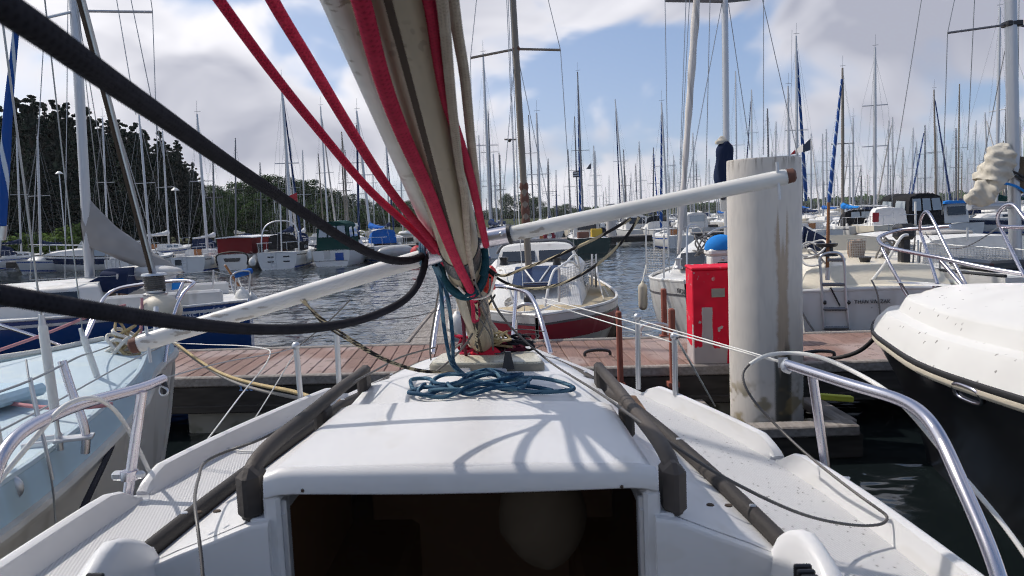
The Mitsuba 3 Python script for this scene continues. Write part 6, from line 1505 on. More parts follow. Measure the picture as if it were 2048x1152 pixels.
for i in range(3): part(wg, 'blade', slab([p + [-.16, 0, .95] + np.array([0, math.cos(q), math.sin(q)]) * r_ + np.array([0, -math.sin(q), math.cos(q)]) * w_ for q in [i * 2.094 + .5] for r_, w_ in ((.08, -.05), (.55, -.03), (.55, .03), (.08, .05))], .015), 'hull_white')
part(wg, 'tail', slab([p + [.3, 0, .8], p + [.85, 0, .6], p + [.85, 0, 1.25], p + [.3, 0, 1.05]], .02), 'red_far')


def motorboat(label, M, L=6.5, B=2.5, hullmat='far_white', cab='far_deck', canopy=None, wheel=False, group=None, screen='tinted', canopy_x=(-2.6, .2), bowcabin=True, frames_=True, flip=False):
    k = thing('motorboat', label, 'motorboat', group); H = Hull(L, B, .95, 1.25, .92, .8, full=2.8)
    part(k, 'hull', H.shell(18, 13), hullmat, smooth=38, world=M); part(k, 'transom', H.transom(), hullmat, world=M); part(k, 'deck', H.deck(12), 'far_deck', smooth=40, world=M); part(k, 'rub_rail', H.rail(1, .03, 0), 'rubber', world=M); part(k, 'rub_rail', H.rail(-1, .03, 0), 'rubber', world=M)
    if bowcabin: part(k, 'cabin', cabin(-.3, L / 2 - .7, B * .38, B * .22, .98, 1.12, .62, .25, 0, .6), cab, smooth=40, world=M)
    x0, x1 = canopy_x
    if wheel:
        part(k, 'wheelhouse', cabin(x0, x1, B * .36, B * .32, 1.0, 1.05, 1.15, 1.15, .1, .45), cab, smooth=35, world=M)
        for s in (-1, 1): part(k, 'side_window', slab([(x0 + .2, s * B * .362, 1.5), (x1 - .45, s * B * .335, 1.5), (x1 - .6, s * B * .315, 2.0), (x0 + .25, s * B * .345, 2.0)], .01, (0, s, 0)), screen, world=M)
        part(k, 'aft_window', slab([(x0 - .02, -B * .25, 1.45), (x0 - .02, B * .25, 1.45), (x0 + .05, B * .25, 2.0), (x0 + .05, -B * .25, 2.0)], .02, (-1, 0, 0)), screen, world=M)
        part(k, 'windscreen', slab([(x1 - .18, -B * .27, 1.55), (x1 - .18, B * .27, 1.55), (x1 - .42, B * .26, 2.05), (x1 - .42, -B * .26, 2.05)], .02, (1, 0, .4)), screen, world=M)
    else:
        for s in (-1, 1): part(k, 'windscreen', slab([(.9, 0, 1.55), (.2, s * B * .36, 1.45), (-.1, s * B * .34, 2.0), (.55, 0, 2.1)], .012, (1, s, .4)), screen, world=M)
    if canopy:
        cm, h, vinyl = canopy; part(k, 'canopy', cabin(x0, x1, B * .42, B * .38, 1.0, 1.2, h, h * .92, .15, .3), cm, smooth=50, world=M)
        if vinyl:
            for y0, y1 in ((-.40, -.16), (-.11, .11), (.16, .40)): part(k, 'canopy_window', slab([(x0 - .015, y0 * B * .85, 1.0 + h * .48), (x0 - .015, y1 * B * .85, 1.0 + h * .48), (x0 + .09, y1 * B * .78, 1.0 + h * .90), (x0 + .09, y0 * B * .78, 1.0 + h * .90)], .012, (-1, 0, .1)), 'clear_vinyl', world=M)
            for s in (-1, 1):
                for a, b in ((.12, .45), (.52, .85)):
                    X = lambda q: x0 + (x1 - x0) * q
                    part(k, 'canopy_window', slab([(X(a), s * (B * .42 * .96 - .02 * a + .012), 1.05 + h * .42), (X(b), s * (B * .40 * .96 + .012), 1.1 + h * .42), (X(b) - .1, s * (B * .40 * .91 + .012), 1.1 + h * .80), (X(a) + .05, s * (B * .42 * .91 + .012), 1.05 + h * .80)], .012, (0, s, .1)), 'clear_vinyl', world=M)
    part(k, 'bow_rail', tube(xf(M, curve([(.2, -B * .40, 1.75), (L / 2 - .6, -B * .2, 1.95), (L / 2 + .05, 0, 1.98), (L / 2 - .6, B * .2, 1.95), (.2, B * .40, 1.75)], 22)), .018, 6), 'galvanised', smooth=40)
    for q in (.25, .7):
        for s in (-1, 1): rod(k, 'rail_post', xf(M, H.edge(.5 + q * .45, s, 0, .1)), xf(M, H.edge(.5 + q * .45, s, .72, .12)), .016, 'galvanised')
    return k


def mplace(u, v, heading, L=6.5):
    p = onz(u, v, 0.0); a = math.radians(heading); c = (p[0] + math.cos(a) * L * S_ / 2, p[1] + math.sin(a) * L * S_ / 2); occupied.append(c); return frame((c[0], c[1], 0), heading, S_)


M = mplace(466, 540, 82, 6.2); k = motorboat('dark red canopied boat, a boxy tarpaulin cabin on a white hull', M, 6.2, 2.3, bowcabin=False, wheel=False)
part(k, 'tarpaulin', loft([[(x, s * w, z) for s, z in ((-1, .95), (-1, z1), (0, z1 + .08), (1, z1), (1, .95))] for x, w, z1 in ((-2.7, 1.12, 1.86), (-2.65, 1.14, 1.93), (.6, 1.08, 1.90), (.9, 1.02, 1.75))]), 'canvas_red', smooth=25, world=M)
part(k, 'tarpaulin_roof', loft([[(x, s * w, z) for s, z in ((-1.06, 1.91), (-1, 1.97), (0, 2.05), (1, 1.97), (1.06, 1.91), (0, 1.95))] for x, w in ((-2.8, 1.12), (.9, 1.08))]), 'canvas_white', world=M); part(k, 'stern_port', slab([(-3.13, -.45, .50), (-3.13, .45, .50), (-3.13, .55, .72), (-3.13, -.55, .72)], .02, (-1, 0, 0)), 'tinted', world=M)
part(k, 'transom_trim', tube(xf(M, curve([(-3.12, -.95, .3), (-3.12, -1.02, .8), (-3.12, -.9, .95), (-3.12, .9, .95), (-3.12, 1.02, .8), (-3.12, .95, .3)], 26)), .035, 6), 'rubber', smooth=40)
for s, lab in ((-1, 'round white fender left of the red canopied boat'), (1, 'round white fender right of the red canopied boat')): fender(lab, xf(M, (-2.9, -s * 1.35, .85)), .36, .12, 'fender_white', line_to=xf(M, (-2.9, -s * 1.1, 1.1)))
M = mplace(664, 533, 86, 6.6); k = motorboat('white motorboat with a tall dark green cockpit canopy', M, 6.6, 2.45, canopy=('canvas_green', 1.55, True), wheel=False, canopy_x=(-2.9, -.3))
part(k, 'hard_top', cabin(-.6, .6, .85, .75, 2.35, 2.35, .22, .18), 'deck_white', smooth=40, world=M); part(k, 'radar', tube(xf(M, [(-.2, .1, 2.55), (-.2, .1, 2.75)]), .22, 14), 'white_plastic', smooth=40); part(k, 'bathing_ladder', box(-3.36, -3.32, -.75, -.25, .35, .80, .01), 'stripe_blue', world=M); part(k, 'stern_door', box(-3.335, -3.315, .05, .45, .45, .95, .01), 'hull_grey', world=M); part(k, 'trim_line', box(-3.34, -3.318, -1.0, 1.0, .33, .36, .004), 'stripe_grey', world=M)
fender('white fender at the left corner of the green canopied motorboat', xf(M, (-3.2, 1.35, 1.0)), .42, .12, 'fender_white', line_to=xf(M, (-3.1, 1.05, 1.2)))
M = mplace(70, 545, 12, 7.5); M = frame(tuple(xf(M, (0, 0, 0))), 195, S_); k = motorboat('white cabin cruiser with a blue cockpit canopy, far left', M, 7.6, 2.7, canopy=('clear_vinyl', 1.25, False), canopy_x=(-2.6, -.2)); part(k, 'hull_band', Hull(7.6, 2.7, .95, 1.25, .92, .8, full=2.8).band(.72, .92, .012, n=14), 'hull_navy', smooth=40, world=M)
part(k, 'canopy_top', cabin(-2.4, -.4, 1.0, .95, 2.18, 2.22, .14, .12), 'canvas_blue', smooth=40, world=M)
for x in (-2.5, -1.4, -.3): part(k, 'canopy_frame', tube(xf(M, curve([(x, -1.14, 1.1), (x + .03, -1.03, 2.0), (x + .03, -.7, 2.27), (x + .03, .7, 2.27), (x + .03, 1.03, 2.0), (x, 1.14, 1.1)], 22)), .03, 6), 'canvas_navy', smooth=40)
M, H, l = stern_at(785, 523, 1, (713, 222)); k, _ = sailboat('white sailboat with grey dinghy on its stern, just left of the mast', M, 1, 'hull_white', H, .07, lean=l, stripe='stripe_grey', cover='canvas_blue', furl=('furl_navy', .07, .9), hood='canvas_blue')
v, f = sphere((0, 0, 0), 1, 3, (.45, 1.25, .42)); part(k, 'dinghy', (v + np.array([-4.55, -.2, .62]), f), 'hull_grey', smooth=True, world=M)
b_ = thing('mooring_buoy', 'round red buoy between the grey dinghy and the left spreader', 'buoy'); p = at(836, 506, 33.5); part(b_, 'ball', sphere(p, .34, 3), 'red_far', smooth=True); part(b_, 'eye', tube(np.array([p + [0, 0, .32], p + [0, 0, .45]]), .06, 8), 'rubber')
# --- nearest row, centre
M, H, l = stern_at(1008, 516, 0, (966, 107)); k, _ = sailboat('white sailboat whose stern shows just right of the mast foot below the spreader', M, 0, 'hull_white', H, .07, lean=l, stripe='stripe_blue', cover='canvas_navy', hood='canvas_navy')
M, H, l = stern_at(1092, 512, 2, (1073, 226)); k, _ = sailboat('white sailboat with a red horseshoe lifebuoy on its stern rail', M, 2, 'hull_white', H, .062, lean=l, stripe='stripe_grey', cover='canvas_white')
th = np.linspace(-.9, math.pi + .9, 22); part(k, 'lifebuoy', tube(xf(M, np.stack([0 * th - 3.42, -.25 + .27 * np.cos(th), 1.22 + .27 * np.sin(th)], -1)), .085, 10), 'hull_red', smooth=40)
M = mplace(1186, 507, 91, 7.0); k = motorboat('dark green hulled boat with a small wheelhouse, right of the lifebuoy boat', M, 7.0, 2.5, 'hull_green', wheel=True, canopy_x=(-.6, 1.2), bowcabin=False); part(k, 'crate', box(-1.6, -.9, -.9, -.2, .95, 1.5, .03), 'yellow_far', world=M); part(k, 'crate', box(-2.6, -1.9, .1, .8, .95, 1.35, .03), 'brown_far', world=M)
far_pile = thing('mooring_pile', 'distant pale mooring pile right of the dark green boat', 'pile'); p = onz(1223, 490, 0); part(far_pile, 'tube', lathe([(.27, -.5), (.27, 2.3), (.25, 2.32), (0, 2.32)], 24), 'pile_far', smooth=35, world=frame((p[0], p[1], 0), 0))
far_pile = thing('mooring_pile', 'distant pale mooring pile behind the furled white sail', 'pile'); p = onz(1366, 484, 0); part(far_pile, 'tube', lathe([(.27, -.5), (.27, 2.9), (.25, 2.92), (0, 2.92)], 24), 'pile_far', smooth=35, world=frame((p[0], p[1], 0), 0))
M = mplace(1290, 481, 95, 8); k = motorboat('long white motor cruiser behind the flecked lines', M, 8, 2.9, wheel=True, canopy_x=(-1.5, 1.2)); M = mplace(1340, 482, 96, 7); motorboat('white open motorboat left of the furled white sail', M, 6.5, 2.5)
M = mplace(1412, 478, 97, 7); motorboat('white motorboat with wide pale windscreen, left of the thick pile', M, 7, 2.7, wheel=True, canopy_x=(-1.6, 1.2), screen='clear_vinyl')
# --- nearest row, right of the pile
M, H, l = stern_at(1735, 483, 1, (1685, 136)); k, _ = sailboat('white sailboat with bright blue sail cover and arched sprayhood right of the pile', M, 1, 'hull_white', H, .075, 'alu_tan', lean=l, stripe='stripe_grey', cover='canvas_bright', bow_x=at(1657, 412, 38), furl=('furl_blue', .11, .95))
part(k, 'sprayhood', cabin(-3.0, -1.2, 1.05, .9, 1.0, 1.1, .98, .75, .1, .5), 'canvas_black', smooth=50, world=M)
for s in (-.62, .02): part(k, 'hood_window', slab([(-3.03, s, 1.5), (-3.03, s + .58, 1.5), (-2.94, s + .55, 1.9), (-2.94, s + .03, 1.9)], .012, (-1, 0, 0)), 'clear_vinyl', world=M)
M, H, l = stern_at(1655, 490, 0, (1592, 72)); k, _ = sailboat('white sailboat with a slim stern just right of the pile', M, 0, 'hull_white', H, .07, lean=l, stripe='stripe_grey', furl=('furl_blue', .10, .95), bow_x=at(1613, 410, 40), cover='canvas_navy')
M, H, l = stern_at(1620, 492, 2, (1576, 172)); k, _ = sailboat('small sailboat with navy sail cover against the right edge of the pile', M, 2, 'hull_white', H, .06, lean=l, stripe='stripe_grey', cover='canvas_navy')
M, H, l = stern_at(1790, 487, 3, (1750, 95)); k, _ = sailboat('white sailboat with navy lower hull and boarding platform, left of the black and white canopy', M, 3, 'hull_cream', H, .075, 'alu_grey', lean=l, stripe=None, boot='hull_navy', sp=(.42, .66))
part(k, 'hull_band', KITS[3].H.band(.50, .72, .014, n=14), 'hull_navy', smooth=40, world=M); part(k, 'red_flag', slab([(-4.9, .9, 1.3), (-4.9, 1.25, 1.3), (-4.95, 1.25, 1.85), (-4.95, .9, 1.85)], .02), 'red_far', world=M); part(k, 'cockpit_tent', cabin(-3.6, -1.6, .95, .9, 1.15, 1.2, .9, .9), 'canvas_white', smooth=50, world=M)
M = mplace(1868, 482, 101, 8); k = motorboat('motor cruiser with a black and white striped cockpit canopy', M, 8.0, 3.0, canopy=('canvas_black', 1.75, True), canopy_x=(-3.4, -.3)); part(k, 'swim_platform', box(-4.6, -4.0, -1.3, 1.3, .35, .45, .03), 'hull_white', world=M); part(k, 'davit', tube(xf(M, [(-3.9, 1.2, 1.0), (-3.9, 1.2, 2.4)]), .05, 8), 'white_plastic', smooth=40)
M = mplace(1935, 476, 101, 7); k = motorboat('white motorboat with a flat blue awning, left of the cream sail cover', M, 7, 2.6, wheel=True); part(k, 'awning', cabin(-2.8, .6, 1.1, 1.0, 2.2, 2.25, .14, .12), 'canvas_bright', smooth=40, world=M)
M = frame((23.6, 36.5, 0), 188, S_); occupied.append((23.6, 36.5)); k, _ = sailboat('white sailboat with dark blue sheer band lying broadside at the right edge', M, 3, 'hull_white', 10.5, .075, stripe='hull_navy', cover='canvas_green', hood='canvas_white'); part(k, 'hull_band', KITS[3].H.band(.80, .93, .014, n=14), 'hull_navy', smooth=40, world=M)
M = mplace(1560, 474, 97, 7); motorboat('white motorboat partly hidden behind the thick pile', M, 7, 2.6, wheel=True)

# far pontoons
for i, (x0, x1, Y, lab) in enumerate(((-28, 26, 43.6, 'long low pontoon behind the nearest row of boats across the water'), (-20, 60, 66, 'second far pontoon between the rows of masts'), (-10, 90, 98, 'third far pontoon deep in the marina'))):
    k = thing('pontoon', lab, 'pontoon'); part(k, 'deck', box(x0, x1, Y - .9, Y + .9, .38, .5), 'grey_timber'); part(k, 'side_beam', box(x0, x1, Y - .95, Y - .9, .15, .44), 'dark_timber')
    for j in range(int((x1 - x0) / 6)): part(k, 'float', box(x0 + j * 6 + .5, x0 + j * 6 + 3, Y - .85, Y + .85, -.2, .38), 'concrete')

# --- boats known by their masts: masthead (u, v), foot u at the horizon, extras
MASTS = [(474, 276, 470, {}), (641, 213, 656, {'f': 1}), (325, 262, 336, {}), (205, 236, 214, {}), (570, 272, 574, {}), (713, 250, 716, {'blue': 1}), (772, 278, 778, {}), (976, 222, 984, {}), (1057, 230, 1068, {'f': 1}), (1155, 144, 1166, {'blue': 1, 'f': 1}), (1149, 233, 1156, {'blue': 1}),
         (1136, 299, 1141, {}), (1190, 302, 1194, {}), (1230, 198, 1252, {'f': 1}), (1247, 299, 1252, {}), (1278, 283, 1284, {}), (1307, 295, 1306, {}), (1323, 205, 1336, {'f': 1, 'blue': 1}), (1347, 310, 1352, {}), (1367, 290, 1366, {}), (1392, 321, 1396, {}), (1418, 318, 1418, {}), (1471, 142, 1474, {}), (1503, 179, 1504, {'f': 1}),
         (1552, 243, 1550, {}), (1622, 267, 1622, {}), (1645, 268, 1646, {}), (1706, 236, 1706, {}), (1699, 289, 1700, {}), (1746, 290, 1752, {}), (1785, 234, 1786, {}), (1833, 283, 1836, {'f': 1}), (1850, 250, 1850, {}), (1868, 179, 1873, {'tan': 1}), (1873, 252, 1876, {}), (1919, 168, 1916, {'tan': 1}), (1912, 256, 1912, {}), (1952, 241, 1946, {}), (1970, 225, 1978, {'f': 1}), (2012, 214, 2012, {}), (2040, 234, 2044, {}), (1892, 292, 1892, {}),
         (87, 272, 78, {}), (33, 275, 40, {}), (72, 350, 72, {}), (268, 350, 268, {}), (425, 300, 428, {}), (520, 325, 522, {}), (605, 300, 608, {}), (690, 300, 694, {}), (745, 318, 748, {}), (800, 300, 805, {}), (940, 330, 942, {}), (1000, 310, 1002, {}), (1028, 335, 1028, {}), (1095, 325, 1096, {}), (1112, 340, 1112, {}), (1218, 350, 1218, {}), (1262, 345, 1262, {}), (1440, 300, 1440, {}), (1605, 320, 1605, {}), (1668, 320, 1668, {}), (1722, 330, 1722, {}), (1805, 320, 1805, {}), (1935, 318, 1936, {}), (1990, 300, 1990, {})]
rng = np.random.default_rng(5); ROWS = [39.0, 48.0, 57.0, 65.0, 74.0, 92.5, 101, 130, 139, 168, 178, 215, 230]
FARB = []
for u, v, ub, o in MASTS:
    hz = 436.3 - (u - 1018) * .0419; dv_ = hz - v; want = rng.uniform(7.2, 9.4); best = None
    for Y in sorted(ROWS, key=lambda Y: abs(1.75 + dv_ * Y / 1536 - want)):
        b = at(ub, hz, Y); kit = int(rng.integers(0, 4))
        if free(b[0], Y): best = (Y, b, kit); break
    if best is None: continue
    Y, b, kit = best; hd = 90 + rng.uniform(-3, 3) + (180 if rng.random() < .4 else 0); Lk = KITS[kit].H.L * S_; a = math.radians(hd)
    M = frame((b[0] - math.cos(a) * Lk * .08, Y - math.sin(a) * Lk * .08, 0), hd, S_); occupied.append((b[0], Y)); H, l = to_top(M, kit, u, v)
    cover = rng.choice(['canvas_blue', 'canvas_navy', 'canvas_white', 'canvas_navy', 'canvas_cream']) if rng.random() < .6 else None
    furl = None
    if o.get('f') or rng.random() < .25: furl = (('furl_blue', .085, .94) if o.get('blue') or rng.random() < .3 else ('furl_navy' if rng.random() < .5 else 'furl_white', .07, .94))
    FARB.append(sailboat('', M, kit, rng.choice(['hull_white', 'hull_white', 'hull_white', 'hull_navy', 'hull_cream']), H, .058 if Y < 60 else .07, 'alu_tan' if o.get('tan') else rng.choice(['alu_grey', 'alu_dark', 'alu_grey']), lean=l, cover=str(cover) if cover else None, furl=furl, sp=(.5,) if rng.random() < .7 else (.38, .66), detail=2 if Y < 55 else 1, hood='canvas_navy' if rng.random() < .3 else None, wr=.0045 if Y < 60 else .007))
# the thicket of masts beyond
for i in range(105):
    for tr in range(30):
        Y = float(rng.choice([57, 65, 74, 92.5, 101, 130, 139, 168, 178, 215, 230])); x = rng.uniform(-.36 if Y < 90 else -.12, .70) * Y
        if Y > 100 and x < -12: continue
        if free(x, Y, 1.8): break
    else: continue
    kit = int(rng.integers(0, 4)); hd = 90 + rng.uniform(-3, 3) + (180 if rng.random() < .5 else 0); M = frame((x, Y, 0), hd, S_); occupied.append((x, Y))
    FARB.append(sailboat('', M, kit, rng.choice(['hull_white', 'hull_white', 'hull_cream', 'hull_navy']), rng.uniform(6.4, 9.2), .07, rng.choice(['alu_grey', 'alu_dark', 'alu_grey', 'alu_tan']), lean=(rng.uniform(-.015, .015), 0), cover=str(rng.choice(['canvas_blue', 'canvas_navy', 'canvas_white'])) if rng.random() < .5 else None, sp=(.5,), detail=1 if Y < 110 else 0, wr=.007))
# what singles each of them out: between which two landmarks its masthead stands, and how high it reaches there
MARKS = [(-400, 'the left edge'), (60, 'highest pine'), (160, 'dark blue boat'), (300, 'the leaning forestay'), (465, 'red canopy'), (563, 'black spray hood'), (664, 'green canopy'), (790, 'the lashed pole'), (1040, 'centre mast'), (1186, 'the dark green boat'), (1290, 'flecked lines'), (1385, 'the furled white sail'), (1450, 'navy stacked sail'), (1595, 'the thick pile'), (1656, 'the wooden flagstaff'), (1735, 'bright blue cover'), (1868, 'the black striped canopy'), (2025, 'cream covered mast'), (3000, 'the right edge')]
MARKS = [(m, n.replace('the ', '')) for m, n in MARKS]
for (m0, n0), (m1, n1) in zip(MARKS, MARKS[1:]):
    inside = sorted([(pix(t)[1] + .0419 * pix(t)[0], k) for k, t in FARB if m0 <= pix(t)[0] < m1])
    for i, (_, k) in enumerate(inside):
        if i < 5: labels[k] = {'label': f'far sailboat with {["highest", "second highest", "third highest", "fourth highest", "fifth highest"][i]} masthead between {n0} and {n1}', 'category': 'sailboat', 'group': 'sailboats of the far rows'}
        else: labels[k] = {'label': f'far sailboat among low bare masts between {n0} and {n1}', 'category': 'sailboat', 'group': f'low masts by {n1}'}

# flags and shore lamps
fg = thing('flag', 'blue white and red flag blowing just above the top of the thick pile', 'flag')
for nm, u0, u1, m in (('red_band', 1581, 1590, 'red_far'), ('white_band', 1590, 1606, 'canvas_white'), ('blue_band', 1606, 1621, 'hull_navy')):
    f_ = lambda u: (u - 1581) / 40; A = at(u0, 309 - 26 * f_(u0) ** .8, 30 + .25 * math.sin(6 * f_(u0))); B0 = at(u1, 309 - 32 * f_(u1) ** .8, 30 + .25 * math.sin(6 * f_(u1))); C = at(u1, 310 - 10 * f_(u1), 30 + .25 * math.sin(6 * f_(u1))); D = at(u0, 310 - 8 * f_(u0), 30 + .25 * math.sin(6 * f_(u0)))
    part(fg, nm, slab([A, B0, C, D], .01), m)
rod(fg, 'halyard', at(1581, 318, 30), at(1584, 60, 30), .006, 'wire_far')
fg = thing('flag', 'black and white striped flag on a blue mast right of centre', 'flag')
for i in range(5): part(fg, 'stripe', slab([at(1146, 343 + i * 2.4, 44), at(1158, 342 + i * 2.4, 44.1), at(1158, 344.4 + i * 2.4, 44.1), at(1146, 345.4 + i * 2.4, 44)], .01), 'text_dark' if i % 2 == 0 else 'canvas_white')
fg = thing('flag', 'small grey pennant right of the striped flag', 'flag'); part(fg, 'cloth', loft([[at(1172, 338, 44), at(1182, 326, 44), at(1182, 338, 44)], [at(1172, 338, 44.02), at(1182, 326, 44.02), at(1182, 338, 44.02)]]), 'stripe_grey')
for u, vt, vb, Y, lab in ((118, 345, 470, 52, 'shore lamp with a white shade in front of the dark pines'), (350, 378, 480, 50, 'shore lamp with white cone shade right of the leaning forestay')):
    k = thing('street_lamp', lab, 'street lamp'); t = at(u, vt, Y); b = at(u - 4, vb, Y); rod(k, 'pole', [t[0], t[1], .3], t, .035, 'galvanised', fine=True); part(k, 'shade', lathe([(0, .10), (.08, .08), (.24, -.06), (.26, -.10), (.21, -.10), (0, -.04)], 16), 'white_plastic', smooth=40, world=frame(t, 0))


# ------------------------------------------------------------------ trees
def leaves(c, r, n, size, g, droop=0.0, flat=1.0, axis=None):
    """n leaf tufts in a clump of radius r round c: (vertices, faces, normals) of small faces that shade with the clump."""
    d = g.normal(size=(n, 3)); d /= np.linalg.norm(d, axis=1, keepdims=True); p = c + d * (r * g.uniform(.35, 1.0, (n, 1))) * [1, 1, flat]
    u = g.normal(size=(n, 3)); u /= np.linalg.norm(u, axis=1, keepdims=True); w = np.cross(u, g.normal(size=(n, 3))); w /= np.linalg.norm(w, axis=1, keepdims=True)
    s = size * g.uniform(.6, 1.3, (n, 1)); v = np.stack([p - u * s, p + w * s * .55, p + u * s, p - w * s * .55], 1).reshape(-1, 3); i = np.arange(n)[:, None] * 4
    o = p - (np.array([c[0], c[1], c[2] - r]) if axis is None else np.asarray(axis)); o /= np.maximum(np.linalg.norm(o, axis=1, keepdims=True), 1e-9)
    m = d * .8 + o * .8 + g.normal(size=(n, 3)) * .15; m /= np.linalg.norm(m, axis=1, keepdims=True)
    return v, np.vstack([i + [0, 1, 2], i + [0, 2, 3]]), np.repeat(m, 4, 0)


def leafy(L):
    """One mesh of many clumps, shaded by the clumps' own roundness."""
    V, F, N, o = [], [], [], 0
    for v, f, m in L:
        e1, e2 = v[f[:, 1]] - v[f[:, 0]], v[f[:, 2]] - v[f[:, 0]]; k = (np.cross(e1, e2) * m[f[:, 0]]).sum(1) < 0; f = f.copy(); f[k] = f[k][:, [0, 2, 1]]
        V.append(v); F.append(f + o); N.append(m); o += len(v)
    return {'type': 'ply', 'filename': meshkit.write_ply((np.vstack(V), np.vstack(F)), normals=np.vstack(N)), 'face_normals': False}


def crown(kind, seed):
    """Trunk with limbs, and crown, of a tree one unit tall."""
    g = np.random.default_rng(seed); L, W = [], [tube(np.array([[0, 0, -.04], [.006, .004, .3], [-.008, .006, .62], [.004, 0, .9]]), [.022, .018, .012, .004], 7)]
    N = {'pine': 150, 'oak': 120, 'bush': 46}[kind]
    if kind != 'bush':                                   # the dense inside of the crown
        for h in np.linspace(.16, .88, 26):
            e = (.235 * (1 - h) ** .75 if kind == 'pine' else .40 * max(0.02, 1 - ((h - .52) / .48) ** 2) ** .5) * .62
            L.append(leaves(np.array([0, 0, h]), e, 34, .030, g, flat=.25))
    for i in range(N):
        if kind == 'pine':
            h = g.uniform(.16, 1.0) ** .9; env = .235 * (1 - h) ** .75 * (.66 + .55 * math.sin(h * 24 + seed) ** 2) + .010; r = .012 + .044 * (1 - h); flat = .5
        elif kind == 'oak':
            h = g.uniform(.12, .98); env = .40 * max(0.02, 1 - ((h - .52) / .48) ** 2) ** .5 * (.82 + .3 * math.sin(h * 11 + seed)); r = .062 + .03 * g.random(); flat = .8
        else: h = g.uniform(.05, .9); env = .55 * (1 - h * .75); r = .14; flat = .8
        a = g.uniform(0, 2 * np.pi); lob = 1 + .28 * math.sin(a * 3 + seed + h * 4); q = env * lob * g.uniform(.35, 1.0) ** .6; c = np.array([q * math.cos(a), q * math.sin(a), h - (0 if kind != 'pine' else q * .16)])
        L.append(leaves(c, r, {'pine': 95, 'oak': 75, 'bush': 70}[kind], {'pine': .0082, 'oak': .012, 'bush': .030}[kind], g, flat=flat, axis=(0, 0, h * .7)))
        if i % 5 == 0 and kind != 'bush': W.append(tube(np.array([[0, 0, max(.12, h - .10)], c * [.5, .5, 1] - [0, 0, .03], c]), [.007, .005, .002], 4))
    return mikit.ply(join(*W), None, smooth=40), leafy(L)


TREES = {kd: [crown(kd, sd) for sd in sds] for kd, sds in (('pine', (1, 2, 3, 4)), ('oak', (5, 6, 7)), ('bush', (8, 9)))}


def tree(name, label, kind, u, v, Y, w=1.0, group=None, lm=None, base=None, vi=None):
    t = at(u, v, Y); gz = -.2 if base is None else base; h = t[2] - gz; k = thing(name, label, 'bush' if kind == 'bush' else 'tree', group); tr, cr_ = TREES[kind][(_used[name] if vi is None else vi) % len(TREES[kind])]
    M = frame((t[0], Y, gz), random.uniform(0, 360)) @ np.diag([h * w, h * w, h, 1.0])
    if kind != 'bush': part(k, 'trunk', tr, 'bark', world=M)
    part(k, 'crown', cr_, lm or {'pine': 'pine_leaf', 'oak': 'oak_leaf', 'bush': 'bush_leaf'}[kind], world=M); return k


PG = 'tall pines of the left bank'; PINES, OAKS, SHORE = [], [], []
for i, (u, v, Y, w) in enumerate([(-60, 210, 72, 1), (-10, 200, 76, 1.05), (25, 190, 70, 1.05), (55, 182, 68, 1.15), (85, 205, 74, 1), (108, 194, 70, .95), (132, 205, 72, .9), (150, 240, 66, 1), (172, 214, 74, 1.05), (195, 232, 70, .95), (215, 240, 76, 1), (235, 232, 72, .9), (250, 262, 66, 1), (266, 240, 76, .95), (285, 258, 72, .95), (300, 285, 68, .9), (318, 262, 80, .9), (338, 285, 78, .85), (352, 280, 84, .85), (370, 318, 78, .85), (385, 325, 84, .85), (402, 352, 84, .9), (60, 270, 62, 1.1), (120, 290, 62, 1.1), (190, 310, 63, 1.1), (250, 330, 64, 1.1), (310, 345, 66, 1.1), (-30, 270, 60, 1.1)]):
    PINES.append((u, v, tree('pine_tree', 'tall dark pine with a broad crown standing highest in the wood at far left', 'pine', u, v, Y, w, None if i == 3 else PG)))
OG = 'broadleaf trees behind the left rows of masts'
for u, v, Y, w in [(425, 372, 92, 1.1), (448, 386, 96, 1.1), (470, 368, 104, 1.1), (498, 358, 108, 1.1), (525, 352, 112, 1.1), (552, 354, 112, 1.1), (578, 358, 116, 1.0), (602, 362, 116, 1.0), (622, 362, 120, 1.0), (648, 378, 120, 1.0), (672, 384, 124, 1.1), (700, 390, 126, 1.1), (728, 398, 128, 1.0), (760, 402, 132, 1.1), (790, 400, 134, 1.1), (818, 402, 136, 1.1), (845, 408, 140, 1.1), (872, 410, 150, 1.1), (905, 412, 160, 1.1), (505, 405, 88, 1.3), (455, 420, 82, 1.3), (560, 415, 98, 1.4), (620, 412, 104, 1.4), (690, 420, 110, 1.4), (760, 422, 118, 1.4), (440, 400, 86, 1.3), (480, 395, 94, 1.3), (530, 385, 100, 1.3), (590, 390, 106, 1.3), (650, 400, 112, 1.4), (720, 412, 118, 1.5), (790, 416, 126, 1.5), (830, 418, 132, 1.5), (860, 420, 140, 1.5), (890, 422, 150, 1.5), (420, 405, 78, 1.2), (540, 425, 92, 1.5), (655, 425, 106, 1.5), (730, 428, 114, 1.5), (810, 428, 124, 1.6)]:
    OAKS.append((u, v, tree('broadleaf_tree', '', 'oak', u, v, Y, w, OG)))
tree('broadleaf_tree', 'domed dark tree left of the centre mast, standing above the skyline', 'oak', 1012, 388, 215, .95, None, 'oak_leaf'); tree('broadleaf_tree', 'broad flat topped tree directly behind the centre mast', 'oak', 1050, 388, 215, 1.5, None, 'oak_leaf'); tree('broadleaf_tree', 'squat dark tree just right of the centre mast', 'oak', 1068, 398, 222, 1.5, None, 'oak_leaf')
CG = 'low trees on the far shore at the centre'
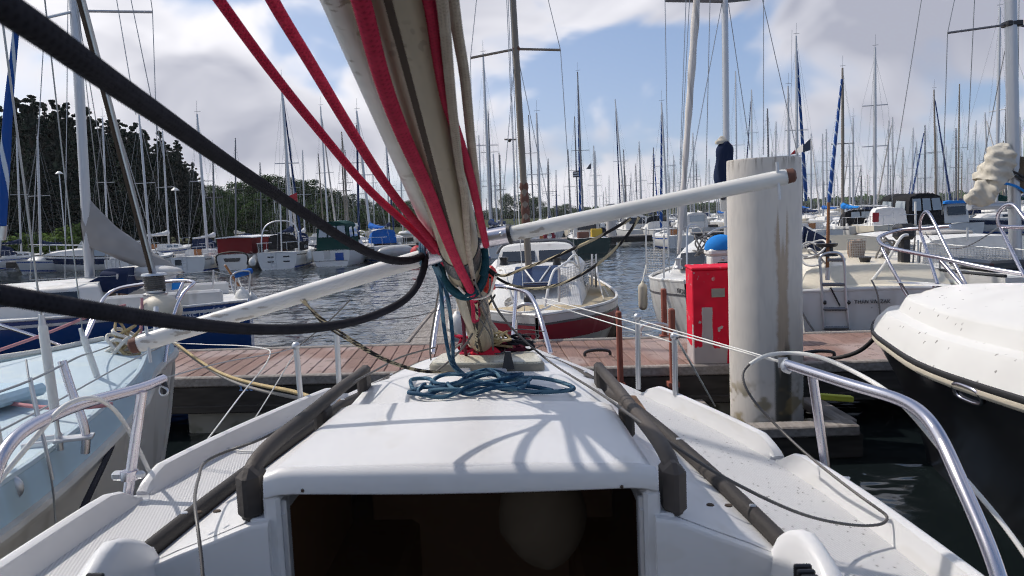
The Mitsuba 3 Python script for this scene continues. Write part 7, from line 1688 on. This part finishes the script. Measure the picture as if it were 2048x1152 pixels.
for u, v, Y in [(940, 420, 200), (965, 422, 205), (990, 416, 210), (1092, 414, 230), (1112, 412, 240), (1132, 408, 245), (1152, 418, 250), (1172, 414, 255), (1195, 416, 260), (1218, 412, 265), (1240, 418, 268), (1262, 414, 272), (1285, 416, 278), (1308, 412, 284), (1330, 412, 290), (1355, 410, 300), (1380, 408, 310), (1405, 408, 320), (1432, 406, 330)]:
    SHORE.append((u, v, tree('broadleaf_tree', '', 'oak', u, v, Y, 1.7, CG, 'oak_leaf')))
for i, (u, v, Y, lab) in enumerate([(60, 456, 58, 'bright green bush at the water left of the white cruiser'), (112, 462, 57, 'low green bush right behind the white cruiser canopy'), (150, 440, 60, 'tall green bush left of the grey sail cover'), (10, 470, 56, 'green bush at the far left edge above the water')]): tree('waterside_bush', lab, 'bush', u, v, Y, 1.6)
N_ = ['highest', 'second highest', 'third highest', 'fourth highest', 'fifth highest', 'sixth highest', 'seventh highest', 'eighth highest', 'ninth highest', 'tenth highest', 'eleventh highest', 'twelfth highest']
for noun, L in (('dark pine', [q for q in PINES if q[2] != PINES[3][2]]), ('green broadleaf tree', OAKS), ('low far shore tree', SHORE)):
    for (m0, n0), (m1, n1) in zip(MARKS, MARKS[1:]):
        for i, (u, v, k) in enumerate(sorted([q for q in L if m0 <= q[0] < m1], key=lambda q: q[1] + .0419 * q[0])): labels[k]['label'] = f'{noun} with {N_[min(i, 11)]} top between {n0} and {n1}'
# the wooded far shore: reads as one mass
g = np.random.default_rng(3); LV = []
for i in range(580):
    u = g.uniform(1380, 2250) if i > 160 else g.uniform(880, 1420); Y = g.uniform(430, 640); hz = 436.3 - (u - 1018) * .0419; top = hz - np.interp(u, [880, 1380, 1600, 1700, 1850, 1900, 2048, 2250], [12, 9, 8, 14, 13, 15, 17, 15]) * (1 if g.random() < .4 else .7) * g.uniform(.75, 1.1) * 1.0
    t = at(u, top, Y); r = g.uniform(3.5, 6.5)
    for q in range(3): LV.append(leaves(np.array([t[0] + g.uniform(-4, 4), Y, max(t[2] - r * (.8 + q * .9), 2)]), r, 26, 1.5, g, flat=.8))
structure('far_wood', leafy(LV), 'oak_leaf'); labels['far_wood'] = {'kind': 'stuff', 'label': 'dark wooded far shore low behind the masts on the right', 'category': 'wood'}

_top = max(float((meshkit.WRITTEN[d['filename']][0] @ np.array(T4(d['to_world']).matrix)[:3, :3].T + np.array(T4(d['to_world']).matrix)[:3, 3])[:, 2].max()) if 'to_world' in d else float(meshkit.WRITTEN[d['filename']][0][:, 2].max()) for d in scene.values() if d.get('type') == 'ply')
# ------------------------------------------------------------------ the hazy air over the harbour
scene['air'] = {'type': 'homogeneous', 'albedo': {'type': 'rgb', 'value': [0.95, 0.95, 0.96]}, 'sigma_t': 0.0002}
scene['haze'] = {'type': 'cube', 'to_world': T4().translate([300, 450, (_top + .5 - 2.0) / 2]).scale([1400, 560, (_top + .5 + 2.0) / 2]), 'bsdf': {'type': 'null'}, 'interior': {'type': 'ref', 'id': 'air'}}
labels['haze'] = {'kind': 'stuff', 'label': 'thin pale haze over the whole harbour', 'category': 'haze'}
scene['camera']['medium'] = {'type': 'ref', 'id': 'air'}
